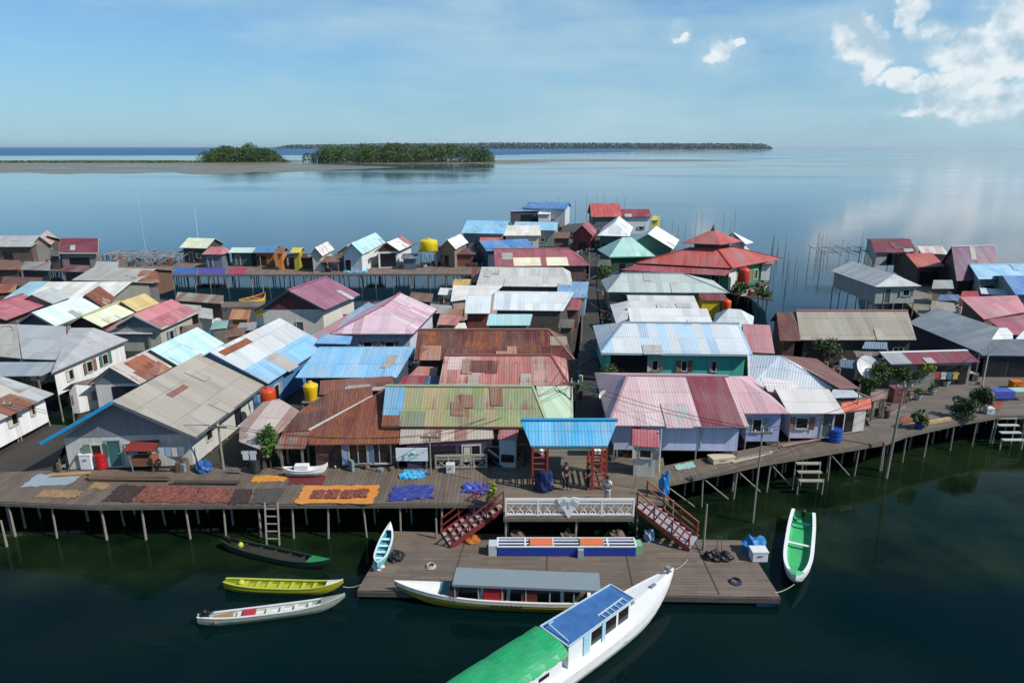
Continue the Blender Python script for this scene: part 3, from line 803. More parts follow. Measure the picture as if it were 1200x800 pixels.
poly('grey roofed shed at the left edge with a dark open gable', [(-60, 412, 4.2), (26, 420, 4.2), (20, 380, 5.8), (-60, 379, 5.8)], roof='aaa69d', rust=.05, wall='4a4240', cat='shed', name='shed')
poly('pale grey awning roof hung in front of the plain grey sheets', [(-30, 441, 3.7), (48, 440, 3.7), (80, 424, 4.2), (-10, 424, 4.2)], roof='8f9ca4', rust=.05, wall='6b5c50', open_=True, cat='awning', name='awning', floor=2.3)
house('house with a plain rose red roof near the left edge', (-60, 376), (7, 375), 4.5, C=(59, 355), kind='y', ap=363, roof='b05a66', alt='b8646e', rust=0, dirt=.15, wall='5b4a48', cap='a85560')
house('small silver roofed house peeping out behind the rose red roof', (16, 357), (62, 356), 4.7, C=(85, 347), kind='y', ap=345, roof='a9b3b2', rust=.02, wall='807a70')
house('gable house with a bright pale cyan roof and grey boarded front', (15, 381), (65, 382), 4.5, C=(121, 360), kind='y', ap=366, roof='bfe0e4', alt='cfe8ea', rust=0, dirt=.05, streak=.2, wall='55565a', gable='6a6c72', fascia='787a80')
house('gable house with a cream green roof and dark brown front', (75, 383), (119, 383), 4.6, C=(162, 364), kind='y', ap=371, roof='d2dcb2', alt='dce3c2', rust=0, dirt=.08, streak=.2, wall='4a302a', gable='5b2f2a', cap='c5b98a')
house('small house with a mustard yellow roof behind the cream green one', (127, 366), (160, 365), 4.7, C=(187, 355), kind='y', ap=353, roof='c9b06c', alt='bfa25c', rust=.08, wall='6a5a4c')
poly('low pink lean-to under the cream green roof', [(119, 385, 4.0), (129, 390, 4.0), (155, 380, 4.4), (143, 374, 4.5)], roof='b06068', rust=.05, wall='5b3a34', cat='lean-to', name='lean_to')
house('house with a two tone salmon and crimson roof and long pale side wall', (128, 384), (189, 384), 4.6, C=(231, 365), kind='y', ap=368, roof='c96e74', alt='c2656d', rust=0, dirt=.08, wall='b4b2a4', gable='7b7f88', stilt='r', fascia='c8c4bc',
      patches=((1, 0, 1, 0, .48, 'b0505e', {'label': 'darker crimson lower half of the slope'}),), wins=(('r', .3, .8, .5, 1.5), ('r', .6, .8, .5, 1.5)))
poly('thin silver porch roof in front of the salmon and crimson roof', [(128, 391, 4.0), (178, 391, 4.0), (187, 383, 4.3), (141, 382, 4.3)], roof='a9b2b6', rust=0, wall='5b5550', cat='porch roof', name='porch_roof', open_=True)
house('wide low house with a creamy white roof and one light blue end', (4, 350), (130, 350), 4.6, R=330, pitch=.22, roof='d6d0c4', alt='e2ddd4', rust=.04, dirt=.1, wall='8b8a80', patches=((0, -.0, .19, 0, 1, '7cc0d8', {'label': 'light blue end of the roof'}),))
house('small hut with a bright rust orange roof', (84, 360), (121, 360), 4.6, C=(136, 349), kind='y', ap=345, roof='9c5434', alt='a86040', rust=.8, wall='7a6a5c', name='hut', cat='hut')
house('house with a flat grey roof behind the creamy white one', (84, 328), (160, 330), 4.8, R=314, pitch=.22, roof='a5a29a', alt='b5b1a8', rust=.04, wall='6b4a3a', wins=(('f', .85, 1.6, .2, 1.7, 'shade'),))
poly('grey walled hut with a brown rusted hip roof above the channel', [(155, 331, 4.6), (187, 331, 4.6), (184, 318, 5.6), (166, 316, 5.8)], roof='a0755a', alt='8f5a40', rust=.6, wall='a5a59c', name='hut', cat='hut', stilt='01')
# ---------------------------------------------------------------- back row on the left pier
house('long pale grey roofed house at the far left of the back row', (-40, 289), (37, 289), 4.9, R=276, pitch=.3, roof='a8acac', alt='b2aaa2', rust=.08, wall='5f5048', stilt='f', wins=(('f', .6, 1.5, .3, 1.7, 'shade'),))
house('salmon gabled house next to the maroon roof, grey planked front', (36, 288), (60, 287), 4.9, C=(68, 279), kind='y', ap=277, roof='c3a398', alt='b59088', rust=.15, wall='8b8a88', gable='a88a7c', stilt='fr')
house('back row house with a maroon roof and white edged grey gable', (68, 296), (115, 296), 4.8, R=(71, 279), zr=6.1, roof='7c1d30', alt='86263a', rust=0, dirt=.1, wall='8c8a82', fascia='d8d8d4', stilt='fr', wins=(('f', .5, 3.2, .1, 1.6, 'shade'),))
house('back row hut with a cream green roof beneath a thin white mast', (210, 290), (242, 291), 4.8, R=279, pitch=.5, roof='d3dab2', alt='dbe2bc', rust=0, dirt=.08, wall='34383a', stilt='fr', name='hut', cat='hut')
house('back row hut with a dusty pink hip roof', (236, 298), (261, 298), 4.5, R=289, pitch=.5, rr=(.2, .8), roof='b5656a', rust=.05, wall='5f7078', stilt='fr', name='hut', cat='hut')
house('back row hut with a thin pale mint roof and dark green front', (267, 296), (296, 296), 4.5, R=290, pitch=.3, roof='b9d4c8', rust=0, dirt=.05, wall='1f4a4a', stilt='f', name='hut', cat='hut')
house('back row hut with a steel blue roof over an orange brown front', (296, 296), (322, 296), 4.6, R=288, pitch=.35, roof='3f7fb0', rust=.05, wall='9c5a28', stilt='f', name='hut', cat='hut', wins=(('f', .3, 1.5, .2, 1.7, 'shade'),))
house('narrow orange boarded hut beside the steel blue roof', (321, 297), (332, 297), 4.9, R=290, pitch=.5, roof='8a5a40', rust=.4, wall='cc8030', stilt='f', name='hut', cat='hut')
house('tiny hut with a bright yellow roof in the back row', (340, 296), (352, 296), 5.0, R=290, pitch=.4, roof='d2c21e', rust=0, dirt=.05, wall='a89c30', name='hut', cat='hut')
house('low dark brown shed between the yellow hut and the white gable house', (334, 302), (372, 302), 4.0, R=297, pitch=.3, roof='4a3630', rust=.4, wall='3a2620', stilt='f', name='shed', cat='shed')
house('back row gable house with a white roof left of the tan gable', (362, 300), (378, 300), 4.8, C=(392, 292), kind='y', ap=290, roof='dcdcd8', alt='c8a8a8', rust=.08, wall='c9c4b8', stilt='fr')
house('back row gable hut with a tan yellow front', (392, 298), (421, 298), 4.6, C=(430, 292), kind='y', ap=288, roof='b9a680', rust=.1, wall='8a8a84', gable='bfa060', stilt='f', wins=(('f', .5, 1.0, .1, 1.6, 'shade'),), name='hut', cat='hut')
house('back row house with an icy cyan roof and white side wall', (400, 297), (425, 298), 5.1, C=(452, 284), kind='y', ap=285, roof='9ed4e2', alt='aadbe6', rust=0, dirt=.05, wall='dfe0de', stilt='r', over=.3)
house('back row gable house with dark brown front, white roof and red far end', (439, 295), (468, 294), 4.9, C=(485, 286), kind='y', ap=284, roof='dfdedb', rust=0, dirt=.08, wall='d9d9d6', gable='3c221c', fascia='44302a', stilt='fr', wins=(('f', .5, 3.4, .05, 2.2, 'shade'),),
      patches=((1, .7, 1, 0, 1, 'b84a48', {'label': 'red far end of the roof'}),))
house('small pale grey plank house with a narrow window in the back row', (505, 293), (533, 293), 4.7, C=(540, 287), kind='y', ap=287, roof='8f9092', rust=.05, wall='b5b6b4', gable='9a9b9c', stilt='f', wins=(('f', .42, .6, .8, 1.6),), floor=2.4)
house('house with a plain white tilted roof behind the small pale grey plank house', (515, 290), (534, 292), 5.3, C=(549, 284), kind='y', ap=281, roof='d8d9d6', rust=0, dirt=.08, wall='8a7a70')
poly('brick coloured plank hut right of the white tilted roof', [(533, 298, 4.2), (556, 298, 4.2), (558, 291, 4.6), (536, 291, 4.6)], roof='6a4238', rust=.4, wall='7a4638', name='hut', cat='hut', stilt='0')
# ---------------------------------------------------------------- middle left
house('two storey beige house with a plum purple roof and navy rakes', (298, 363), (381, 363), 5.6, C=(422, 345), kind='y', ap=340, roof='94506e', alt='9c5a78', rust=0, dirt=.06, side2='40586e', wall='cfcbc2', wdirt=.1, gable='5c2330', fascia='27384e', over=.5, stilt='f',
      wins=(('f', .3, 1.9, .7, 1.8), ('f', .60, .8, .1, 2.0, 'door'), ('f', .13, .7, .7, 1.8)), cap='a05a7a')
house('grey walled house with a pale pink hip roof streaked with white', (387, 391), (484, 391), 5.3, C=(512, 362), kind='y', ap=359, rr=(.36, 1), roof='d3b3bf', alt='b88498', rust=.0, altp=.35, dirt=.1, wall='c4c8d4', wins=(('f', .42, .9, 1.2, 2.2), ('f', .72, .9, 1.2, 2.2)), fascia='4a4a66', cap='a0607a')
house('house with a broad sky blue single slope roof and white parapet wall', (346, 442), (465, 442), 4.6, R=(374, 406), zr=5.9, rc=.9, roof='6cb3dd', alt='7cbce2', rust=0, dirt=.08, streak=.3, wall='3a4a58', over=.5, wins=(('f', .25, 1.4, .2, 1.6, 'shade'),))
poly('flat roofed blue box room between the sky blue roof and the pink hip roof', [(370, 402, 5.1), (410, 403, 5.1), (413, 394, 5.3), (378, 391, 5.3)], roof='5fa6d8', rust=0, dirt=.05, wall='1f3f7a', name='box_room', cat='box room')
poly('long lean-to with light blue sheets running behind the pink hip roof', [(356, 398, 4.5), (380, 400, 4.5), (448, 360, 5.0), (432, 354, 5.0)], roof='7eaeca', alt='c06a6a', altp=.35, rust=.1, wall='8a8e92', name='lean_to', cat='lean-to')
house('low shed with brown roof sheets under the sky blue roof', (374, 462), (462, 456), 4.3, R=443, pitch=.2, rc=.95, roof='7d4a40', alt='8a5648', rust=.5, wall='4a3a34', name='shed', cat='shed')
# ---------------------------------------------------------------- centre front
house('long house with a dark red brown rusted hip roof behind the striped rust roof', (485, 421), (673, 421), 5.0, R=(490, 386), zr=6.5, rr=(0, .86), roof='5c2a26', alt='6c342c', rust=.6, wall='5f4a40', cap='8a6a58', patches=((0, .86, .97, .45, .75, 'a08868', {'rust': .4, 'label': 'tan patched corner'}),))
house('house with a striped salmon and rust corrugated roof and crimson hip end', (514, 451), (667, 451), 4.9, R=(521, 416), zr=6.15, rr=(0, .86), roof='b4625a', alt='cb9488', rust=.42, altp=.4, streak=.8, wall='6b4a44', cap='8c4a44',
      patches=((0, .04, .17, .48, .93, 'c9a8a2', {'label': 'pale pink square sheet'}),))
house('waterfront house with a long moss green roof and a blue sheet at its left end', (447, 499), (643, 500), 4.55, R=(452, 452), zr=6.1, rr=(0, .93), roof='8c9c5c', alt='b09c60', rust=.4, altp=.4, streak=.9, dirt=.75, wall='5c3f3a', cap='9aa888',
      patches=((0, 0, .125, .25, 1, '3f97c6', {'alt': '63b0d6', 'altp': .5, 'label': 'bright blue sheets'}), (0, 0, .125, 0, .25, '7a3a2a', {'rust': .7}), (0, .93, 1.0, .0, .2, 'a0b8b0', {})), fascia='5a4038')
poly('rust brown roofed house front left of the moss green roof with a pink wall panel', [(361, 521, 3.9), (470, 519, 3.9), (476, 454, 5.6), (449, 455), (438, 463), (362, 505)], roof='6e3428', alt='8a4632', rust=.72, altp=.4, wall='5a3028', wins=((0, .28, 1.1, 0, 1.5, 'shade'), (0, .52, 1.2, .1, 1.5), (0, .78, 1.5, .1, 1.5)), stilt='0')
poly('shop front skirt roof of rust and white sheets below the moss green roof', [(468, 520, 3.9), (579, 513, 4.0), (577, 498, 4.5), (470, 499, 4.45)], roof='b3a596', alt='8a4a34', rust=.45, altp=.45, wall='3d2a4c', wins=((0, .4, 2.0, .1, 1.3, 'shade'), (0, .8, 1.2, .2, 1.3)), cat='shop front', name='shop_front', stilt='0')
poly('house with patched dark rust roof between the yellow tank and the waterfront', [(330, 506, 4.0), (363, 504, 4.0), (437, 463, 5.0), (436, 452), (388, 458), (352, 480)], roof='5f342c', alt='744436', rust=.6, wall='45302a')
poly('small porch roof of rust and grey sheets above the upturned white boat', [(322, 525, 3.7), (357, 525, 3.7), (366, 505, 4.3), (331, 507, 4.3)], roof='8a4a38', alt='7a7068', rust=.55, altp=.5, wall='2d2220', cat='porch roof', name='porch_roof', open_=True)
poly('shack with a striped rust and bleached pink roof behind the green bush', [(280, 517, 3.8), (304, 526, 3.8), (330, 504, 4.1), (351, 481, 4.6), (327, 467, 4.9), (308, 471, 4.8), (281, 497, 4.2)], roof='c2b0a6', alt='8f6a5a', rust=.42, altp=.4, wall='3a3230', stilt='01')
poly('small shed with an orange red roof left of the striped salmon roof', [(479, 440, 4.6), (512, 440, 4.6), (513, 430, 5.0), (490, 429, 5.0)], roof='c4604c', rust=.15, wall='3a4a78', name='shed', cat='shed')
poly('small shed with a dark crimson and blue roof below the orange red one', [(466, 451, 4.4), (514, 450, 4.4), (516, 441, 4.7), (474, 440, 4.7)], roof='8a2430', rust=.05, wall='2a3a5a', name='shed', cat='shed', patches=((.62, 1, 0, 1, '2c4a80', {'label': 'blue end of the roof'}),))
poly('mint green patched end roof beside the alley', [(640, 500, 4.0), (672, 492, 4.0), (671, 452, 5.3), (628, 452, 5.9)], roof='a9c0a0', alt='7fa27c', rust=.15, altp=.5, wall='6a9ab0', name='annex', cat='annex')
poly('tiny light blue lean-to roof behind the gate at the alley mouth', [(639, 494, 3.9), (665, 493, 3.9), (664, 486, 4.2), (640, 486, 4.2)], roof='7fc4e0', rust=0, dirt=.05, wall='5a6a70', name='lean_to', cat='lean-to')
house('small kiosk with a coral red roof, teal shutter and white base right of the gate', (741, 522), (773, 524), 4.2, R=503, pitch=.55, rc=.8, roof='b3525c', rust=0, dirt=.15, wall='c9ccc4', over=.15, wins=(('f', .5, .8, 1.1, 1.75),), name='kiosk', cat='kiosk', floor=2.25)
house('shop booth with a rose roof edge and grey awning left of the gate', (583, 514), (606, 515), 4.1, R=503, pitch=.3, rc=.9, roof='a85058', rust=.05, wall='b9c4c8', over=.1, name='booth', cat='booth', wins=(('f', .5, 1.1, .3, .8, 'shade'),), floor=2.25)
# ---------------------------------------------------------------- centre back, left of the alley
poly('low house with a pale blue roof beside the small tree, left of the alley', [(570, 381, 4.3), (621, 381, 4.3), (624, 368, 5.0), (573, 368, 5.0)], roof='8fcfd4', rust=0, dirt=.08, wall='4a5248')
poly('white roofed house along the alley, below the grey white roof', [(578, 363, 4.6), (660, 364, 4.6), (673, 342, 5.8), (580, 341, 5.8)], roof='d2dadc', alt='c2d0d6', rust=.02, dirt=.08, wall='4f4a44')
poly('square white roof set left of the larger white roof by a dark slot', [(545, 367, 4.6), (574, 367, 4.6), (576, 346, 5.6), (546, 346, 5.6)], roof='d0dde0', rust=0, dirt=.08, wall='8a3a34')
poly('cream pink flat roof stretching behind the square white one', [(528, 353, 4.6), (574, 347, 4.8), (589, 335, 5.3), (531, 334, 5.3)], roof='ddd2c6', alt='d0dde0', rust=.06, dirt=.1, wall='b5a090')
house('wide house with a blotchy grey white roof and blush hip end', (558, 335), (672, 336), 4.9, R=313, pitch=.28, rr=(.02, .90), roof='c3c2bc', alt='cfcdc6', rust=.06, dirt=.5, wall='6b5a50')
poly('small azure roof on the alley side of the blotchy grey white roof', [(672, 349, 4.4), (688, 349, 4.4), (690, 330, 5.2), (654, 330, 5.2), (653, 341, 4.8)], roof='5f9ccb', rust=0, dirt=.1, wall='8ab0cc', name='annex', cat='annex')
poly('little crimson roof on the alley below the azure one', [(661, 363, 4.1), (679, 363, 4.1), (683, 351, 4.6), (668, 349, 4.6)], roof='a8404a', rust=.05, wall='5a4a44', name='annex', cat='annex')
house('long house with a mauve red roof and a cream strip along its front', (580, 312), (691, 311), 4.9, R=291, pitch=.33, rr=(0, .82), roof='9c4c58', alt='a85662', rust=0, dirt=.12, wall='6a4a44', patches=((0, .20, .78, 0, .46, 'ece2b2', {'label': 'cream sheeted strip'}),), cap='b0606a')
house('house with a deep blue roof behind the mauve red one', (570, 294), (627, 291), 5.0, R=281, pitch=.3, roof='2f7fc0', rust=0, dirt=.08, wall='1e3d5a')
house('grey walled house with a light sky blue roof at the left of the far cluster', (540, 273), (591, 274), 5.6, R=258, pitch=.33, roof='6fbbe0', alt='7cc2e4', rust=0, dirt=.05, wall='7e8890', stilt='f', cap='8ccbe6')
poly('small building with an orange red roof under the light sky blue roof', [(561, 288, 4.2), (575, 288, 4.2), (590, 277, 5.0), (563, 276, 5.0)], roof='c8503e', rust=.05, wall='8a4034', name='hut', cat='hut')
house('house with a cream roof in the far cluster', (590, 276), (634, 276), 5.2, R=264, pitch=.35, roof='d6d2c2', alt='dedbcf', rust=.02, dirt=.06, wall='d8d6cc')
house('house with a pale blue roof just behind the cream one', (600, 269), (652, 270), 5.4, R=260, pitch=.3, roof='84bcdc', rust=0, dirt=.05, wall='8aa0a4')
house('farthest house with a strong blue roof standing over the open water', (614, 244), (664, 245), 6.3, R=237, pitch=.3, roof='1f7cc0', rust=0, dirt=.05, wall='c9d2d6', stilt='fl')
poly('dark walled house with a red doorway left of the farthest blue roof', [(597, 248, 5.8), (630, 247, 5.8), (633, 242, 6.2), (599, 243, 6.2)], roof='5a8ab8', rust=0, wall='3a3a44', wins=((0, .65, 3.5, .3, 2.6, 'shade'),), stilt='0')
poly('white fronted hut in front of the farthest blue roof', [(630, 251, 5.2), (645, 251, 5.2), (648, 245, 5.8), (633, 246, 5.8)], roof='d5dadc', rust=0, wall='dcdee0', name='hut', cat='hut')
# right of alley, far
house('house with a bright red roof at the far end of the village', (693, 254), (729, 254), 6.6, R=238, pitch=.6, roof='c43c38', alt='cc4640', rust=0, dirt=.06, wall='5f6a70', stilt='f')
house('house with a dark crimson roof over a white wall, right of the bright red one', (728, 254), (764, 254), 6.0, R=245, pitch=.4, roof='8c2a34', alt='96323c', rust=0, dirt=.06, wall='e2e2e0', wdirt=.05, stilt='fr')
poly('tiny yellow hut at the right end of the dark crimson roof', [(763, 258, 5.0), (772, 258, 5.0), (774, 253, 5.6), (765, 253, 5.6)], roof='c9b820', rust=0, wall='c8bc30', name='hut', cat='hut', stilt='01')
house('house with a grey hip roof and glaring white right slope', (700, 276), (738, 277), 5.4, C=(742, 266), kind='y', ap=260, rr=(.25, 1), roof='d8dcdc', alt='c8d2d2', rust=0, dirt=.05, wall='4a6a5a', wins=(('f', .5, 4, .2, 1.6, 'shade'),))
house('small dark red gabled hut on the left of the alley end', (669, 276), (695, 277), 5.2, C=(700, 270), kind='y', ap=264, roof='9a3444', rust=0, wall='7a2430', gable='8a2c3a', name='hut', cat='hut', wins=(('f', .55, 1.6, .1, 1.7, 'shade'),))
house('green walled house with a pale turquoise pyramid roof', (714, 301), (768, 300), 5.2, R=278, pitch=.62, rr=(.42, .62), roof='96cfc2', alt='a2d6ca', rust=0, dirt=.05, wall='1f4a38', fascia='4a8a78')
house('green house behind the turquoise pyramid with a white right slope', (728, 291), (789, 292), 5.6, C=(796, 281), kind='y', ap=274, roof='dde2e0', rust=0, dirt=.04, side2='9fbcc4', wall='3a6f5a')
poly('plain white roof behind the red tiled hall', [(848, 279, 6.4), (874, 286, 6.4), (883, 284, 6.4), (859, 272, 8.2)], roof='e2e4e2', rust=0, dirt=.04, wall='d8dad8')

# the big red hall
def hall():
    a = at(746, 308, 5.6); b = at(858, 314, 5.6); c = at(916, 303, 5.6); ex = b-a; ey = c-b
    base = a+ex*.5+ey*.5; base.z = FL
    root = thing('village_hall', 'large hall with a two tiered orange red hip roof and green walls', 'hall', base)
    rm = roofmat('b8443a', 'c04c40', 0.0, .3, .08, .2)
    P = lambda s, t, z: Vector(((a+ex*s+ey*t).x, (a+ex*s+ey*t).y, z))
    # main pyramid hip
    zt = bis(lambda q: pyof(P(.5, .5, q)), 5, 16, 285.0)
    m = MB()
    k = .36
    I = [P(k, k, zt-.1), P(1-k, k, zt-.1), P(1-k, 1-k, zt-.1), P(k, 1-k, zt-.1)]
    Cn = [P(0, 0, 5.6), P(1, 0, 5.6), P(1, 1, 5.6), P(0, 1, 5.6)]
    zi = 5.6+(zt-5.6)*.78
    for q in I: q.z = zi
    for i in range(4): m.slab([Cn[i], Cn[(i+1) % 4], I[(i+1) % 4], I[i]], .06)
    ro = build('roof', m, rm, root)
    w = MB(); J = [P(k+.02, k+.02, 0), P(.98-k, k+.02, 0), P(.98-k, .98-k, 0), P(k+.02, .98-k, 0)]
    for i in range(4): w.wall(J[i], J[(i+1) % 4], [(0, zi+.75), (1, zi+.75)], zi-.2)
    build('drum', w, wallmat('4a2c2c', .2), root)
    k2 = .29; I2 = [P(k2, k2, zi+.7), P(1-k2, k2, zi+.7), P(1-k2, 1-k2, zi+.7), P(k2, 1-k2, zi+.7)]
    top = P(.5, .5, 0); top.z = bis(lambda q: pyof((top.x, top.y, q)), 5, 18, 268.5)
    m2 = MB()
    for i in range(4): m2.slab([I2[i], I2[(i+1) % 4], top], .06)
    build('roof', m2, rm, root, label='small upper tier of the red roof')
    f = MB(); f.lathe(top-Vector((0, 0, .2)), [(.3, 0), (.25, .25), (.1, .35), (.16, .5), (.07, .65), (.02, .9)], 10); build('finial', f, plain('3a3a40', .5, .2), root)
    cap = MB()
    for i in range(4): cap.bar(Cn[i]+Vector((0, 0, .05)), I[i]+Vector((0, 0, .05)), .22, .08)
    build('ridge_cap', cap, plain('a83a36', .5, .2), ro)
    # skirt on the front and left
    o = .12
    K = [P(-o*.8, -o, 4.75), P(1.0, -o, 4.75), P(1.0, 0.03, 5.45), P(0.02, .03, 5.45)]
    build('lower_roof', MB().slab(K, .05), roofmat('a8404c', None, 0, .2, .1, .2), root)
    wl = MB(); g = .07
    G = [P(g, g, 0), P(1-g, g, 0), P(1-g, 1-g, 0), P(g, 1-g, 0)]
    for i in range(4): wl.wall(G[i], G[(i+1) % 4], [(0, 5.6), (1, 5.6)], FL)
    build('wall', wl, wallmat('3c9468', .3, True, .15), root)
    for f_, w_ in ((.2, 1), (.5, 1), (.85, 1.1)): opening(root, G[0], G[1], f_, w_, FL+.8, FL+2.2)
    for f_ in (.2, .62): opening(root, G[1], G[2], f_, 1.1, FL+.8, FL+2.2)
    ww = MB(); ww.wall(G[1].lerp(G[2], .0)+Vector((.06, -.06, 0)), G[1].lerp(G[2], .16)+Vector((.06, -.06, 0)), [(0, 5.3), (1, 5.3)], FL); build('white_panel', ww, plain('dcdedc', .6, .1), root)
    stilts(root, edge_pts(G[1], G[2], 2.5), FL)
hall()
house('house with a white walled box annex at the right rear of the red hall', (891, 309), (908, 309), 5.3, R=304, pitch=.4, roof='c44a42', rust=0, wall='dfe1df', stilt='fr', floor=3.0)
# right of the alley, going forward
house('house with a silver mint hip roof beside the alley', (711, 342), (855, 343), 4.9, R=320, pitch=.42, rr=(.15, .66), roof='aebdb8', alt='b8c6c0', rust=.02, dirt=.25, wall='6a6e68', cap='8a9894')
house('low house with a flat off white roof under the silver mint hip roof', (738, 361), (820, 362), 4.3, R=346, pitch=.22, roof='c9cbc8', rust=0, dirt=.12, wall='9a9c98')
house('small yellow walled house with a maroon porch roof, right of the off white roof', (822, 352), (853, 352), 4.3, R=343, pitch=.35, roof='7a2430', rust=.05, wall='d8c020', wdirt=.1, over=.15, wins=(('f', .9, .9, 0, 1.8, 'door'),))
poly('jumbled pale grey roofs at the alley corner left of the off white roof', [(722, 379, 3.9), (744, 370, 4.2), (737, 352, 5.0), (715, 357, 4.6)], roof='b8bfc0', alt='8a9298', rust=.15, wall='8a8c88')
house('house with a stepped white upper roof behind the big blue and white one', (739, 379), (836, 380), 5.6, R=361, pitch=.3, rr=(0, 1), roof='d3d3d2', rust=0, dirt=.08, wall='b5b5b2')
house('house with a grey gable at the right end of the stepped white roof', (834, 382), (882, 386), 5.3, R=362, pitch=.45, rr=(.35, .65), roof='c4cccc', rust=0, dirt=.1, wall='a8a8a6')
house('two storey teal walled house with a broad pale blue and white roof', (704, 413), (882, 415), 4.9, R=378, pitch=.33, rr=(.19, 1), roof='ccd3d6', alt='94c0dc', rust=.04, altp=.38, dirt=.12, wall='4cc4b2', wdirt=.08, over=.45, floor=2.5, fascia='b0bcc0', cap='9ab0bc',
      wins=(('f', .17, 3.0, .0, 2.1, 'shade'), ('f', .36, .55, .7, 1.7), ('f', .57, .55, .7, 1.7), ('f', .78, .55, .7, 1.7)))
house('pink roofed house with a yellow wall beside the big blue and white roof', (874, 412), (908, 414), 4.4, R=380, pitch=.35, rc=.8, roof='c27c84', alt='b86a74', rust=.05, wall='d8b424', wdirt=.1, wins=(('r', .5, .8, .5, 1.5),))
house('lavender walled waterfront house with a faded pink roof and one crimson stripe', (713, 498), (878, 500), 4.65, R=440, pitch=.30, rr=(.21, 1), roof='cba2a6', alt='d2b0b2', rust=.02, altp=.4, dirt=.15, streak=.8, wall='c2c8e4', wdirt=.12, over=.45, floor=2.95, cap='b08a90',
      patches=((0, .665, .965, 0, 1.0, '8a2f42', {'alt': '923848', 'label': 'crimson stripe of newer sheets'}),), wins=(('f', .18, .55, .45, 1.5), ('f', .7, .1, .1, 1.55)), stilt='fr')
house('lavender grey annex with a pink hip roof right of the crimson stripe', (872, 484), (926, 484), 4.7, R=441, pitch=.33, rr=(0, .22), roof='c898a0', alt='d0a8ac', rust=0, dirt=.1, wall='a4acd4', wdirt=.2, floor=2.7, wins=(('f', .3, .7, .5, 1.5),), stilt='f')
house('lilac washed house with an off white roof and blue door near the orange awning', (924, 484), (990, 484), 4.4, R=456, pitch=.3, rr=(0, 1), roof='cfc9c4', alt='d8d2cd', rust=.02, dirt=.08, wall='cac8dc', wdirt=.2, floor=2.6, wins=(('f', .84, .8, 0, 1.75, 'door'), ('f', .25, .9, .5, 1.4)), stilt='f')
poly('pale roofed link between the pink hip and the off white roof', [(900, 458, 5.0), (930, 462, 4.9), (935, 448, 5.4), (890, 441, 5.6)], roof='d6ced0', rust=0, dirt=.08, wall='a09a98', name='annex', cat='annex')
poly('bright orange awning over the corner shop by the plaza', [(986, 483, 3.95), (1021, 478, 3.95), (1021, 466, 4.35), (986, 472, 4.35)], roof='c8481c', rust=.0, dirt=.15, wall='c8c4bc', open_=False, name='corner_shop', cat='shop', wins=((0, .25, .7, 0, 1.4, 'shade'),), wdirt=.1, floor=2.4)
poly('small silver sheet roof above the orange awning', [(972, 466, 4.5), (1010, 465, 4.5), (1000, 457, 4.8), (976, 456, 4.8)], roof='a5b4c0', rust=.03, wall='5a4a44', name='annex', cat='annex')
poly('house with a big pale blue white roof facing the lavender houses', [(877, 452, 4.3), (975, 455, 4.5), (984, 452, 4.6), (914, 416, 6.0), (876, 415, 5.6)], roof='c4d0d8', alt='b4c4d0', rust=.0, dirt=.06, wall='a89c98')
poly('house with a brown roof sloping down to the trees, behind the pale blue white roof', [(984, 455, 4.7), (1008, 455, 4.1), (957, 420, 4.6), (915, 416, 5.9)], roof='7a443c', alt='84504a', rust=.2, dirt=.2, wall='5a3a34')
# ---------------------------------------------------------------- right block
house('long house with a weathered beige roof, right of the brown end roof', (938, 398), (1074, 398), 4.6, R=(933, 364), zr=6.5, roof='a39a86', alt='8f8472', rust=.03, altp=.4, dirt=.5, wall='3f3a36', wins=(('f', .75, 1.0, .4, 1.5), ('f', .9, 1.0, .4, 1.5)), cap='a87068')
house('dark brown rusted roof joining the left end of the beige roof', (914, 399), (938, 399), 4.6, R=(910, 366), zr=6.3, roof='6a3a32', rust=.5, wall='4a302a', name='annex', cat='annex')
poly('warehouse with a smooth dark grey roof and navy side wall', [(1064, 378, 4.6), (1150, 414, 4.6), (1171, 384, 5.7), (1098, 360, 5.7)], roof='7e8a92', alt='88939a', rust=0, dirt=.08, streak=.2, wall='26324e', wdirt=.1, name='warehouse', cat='warehouse', wins=((0, .6, 2.5, 0, 1.6, 'shade'),))
house('plaza house with a maroon roof edge, white parapet and grey patch', (1044, 427), (1149, 424), 4.3, R=412, pitch=.3, rc=.85, roof='7c2038', alt='84283e', rust=0, dirt=.1, wall='8b8a80', patches=((0, -.0, .24, 0, 1, '9aa0a4', {'label': 'grey sheets at the left end'}),), cap='e0dedb', wins=(('f', .72, 2.0, 0, 1.6, 'shade'), ('f', .9, .9, 0, 1.6, 'shade'), ('f', .3, .9, .4, 1.3)))
poly('house with a cream wall and small blue side left of the maroon edged plaza house', [(1004, 418, 4.3), (1030, 420, 4.3), (1030, 412, 4.7), (1000, 411, 4.7)], roof='6a5a50', rust=.3, wall='cfc4b0')
poly('bulging white canopy sheet at the end of the warehouse roof', [(1152, 415, 3.7), (1187, 415, 3.7), (1187, 391, 4.9), (1180, 384), (1166, 384), (1155, 394)], roof='dadedd', rust=0, dirt=.05, open_=True, name='canopy', cat='canopy')
poly('white canopy sheet with a turquoise rim at the right edge', [(1190, 416, 3.7), (1232, 416, 3.7), (1232, 391, 4.9), (1220, 387), (1200, 387), (1191, 396)], roof='c9e2dd', rust=0, dirt=.05, open_=True, name='canopy', cat='canopy', fascia='5fb0a8')
poly('navy walled building behind the arched canopies', [(1150, 416, 4.2), (1235, 417, 4.2), (1235, 396, 4.6), (1152, 398, 4.6)], roof='5f6a78', rust=0, wall='1d2c4a', wins=((0, .2, 2.0, 0, 1.6, 'shade'), (0, .62, 2.0, 0, 1.6, 'shade')))
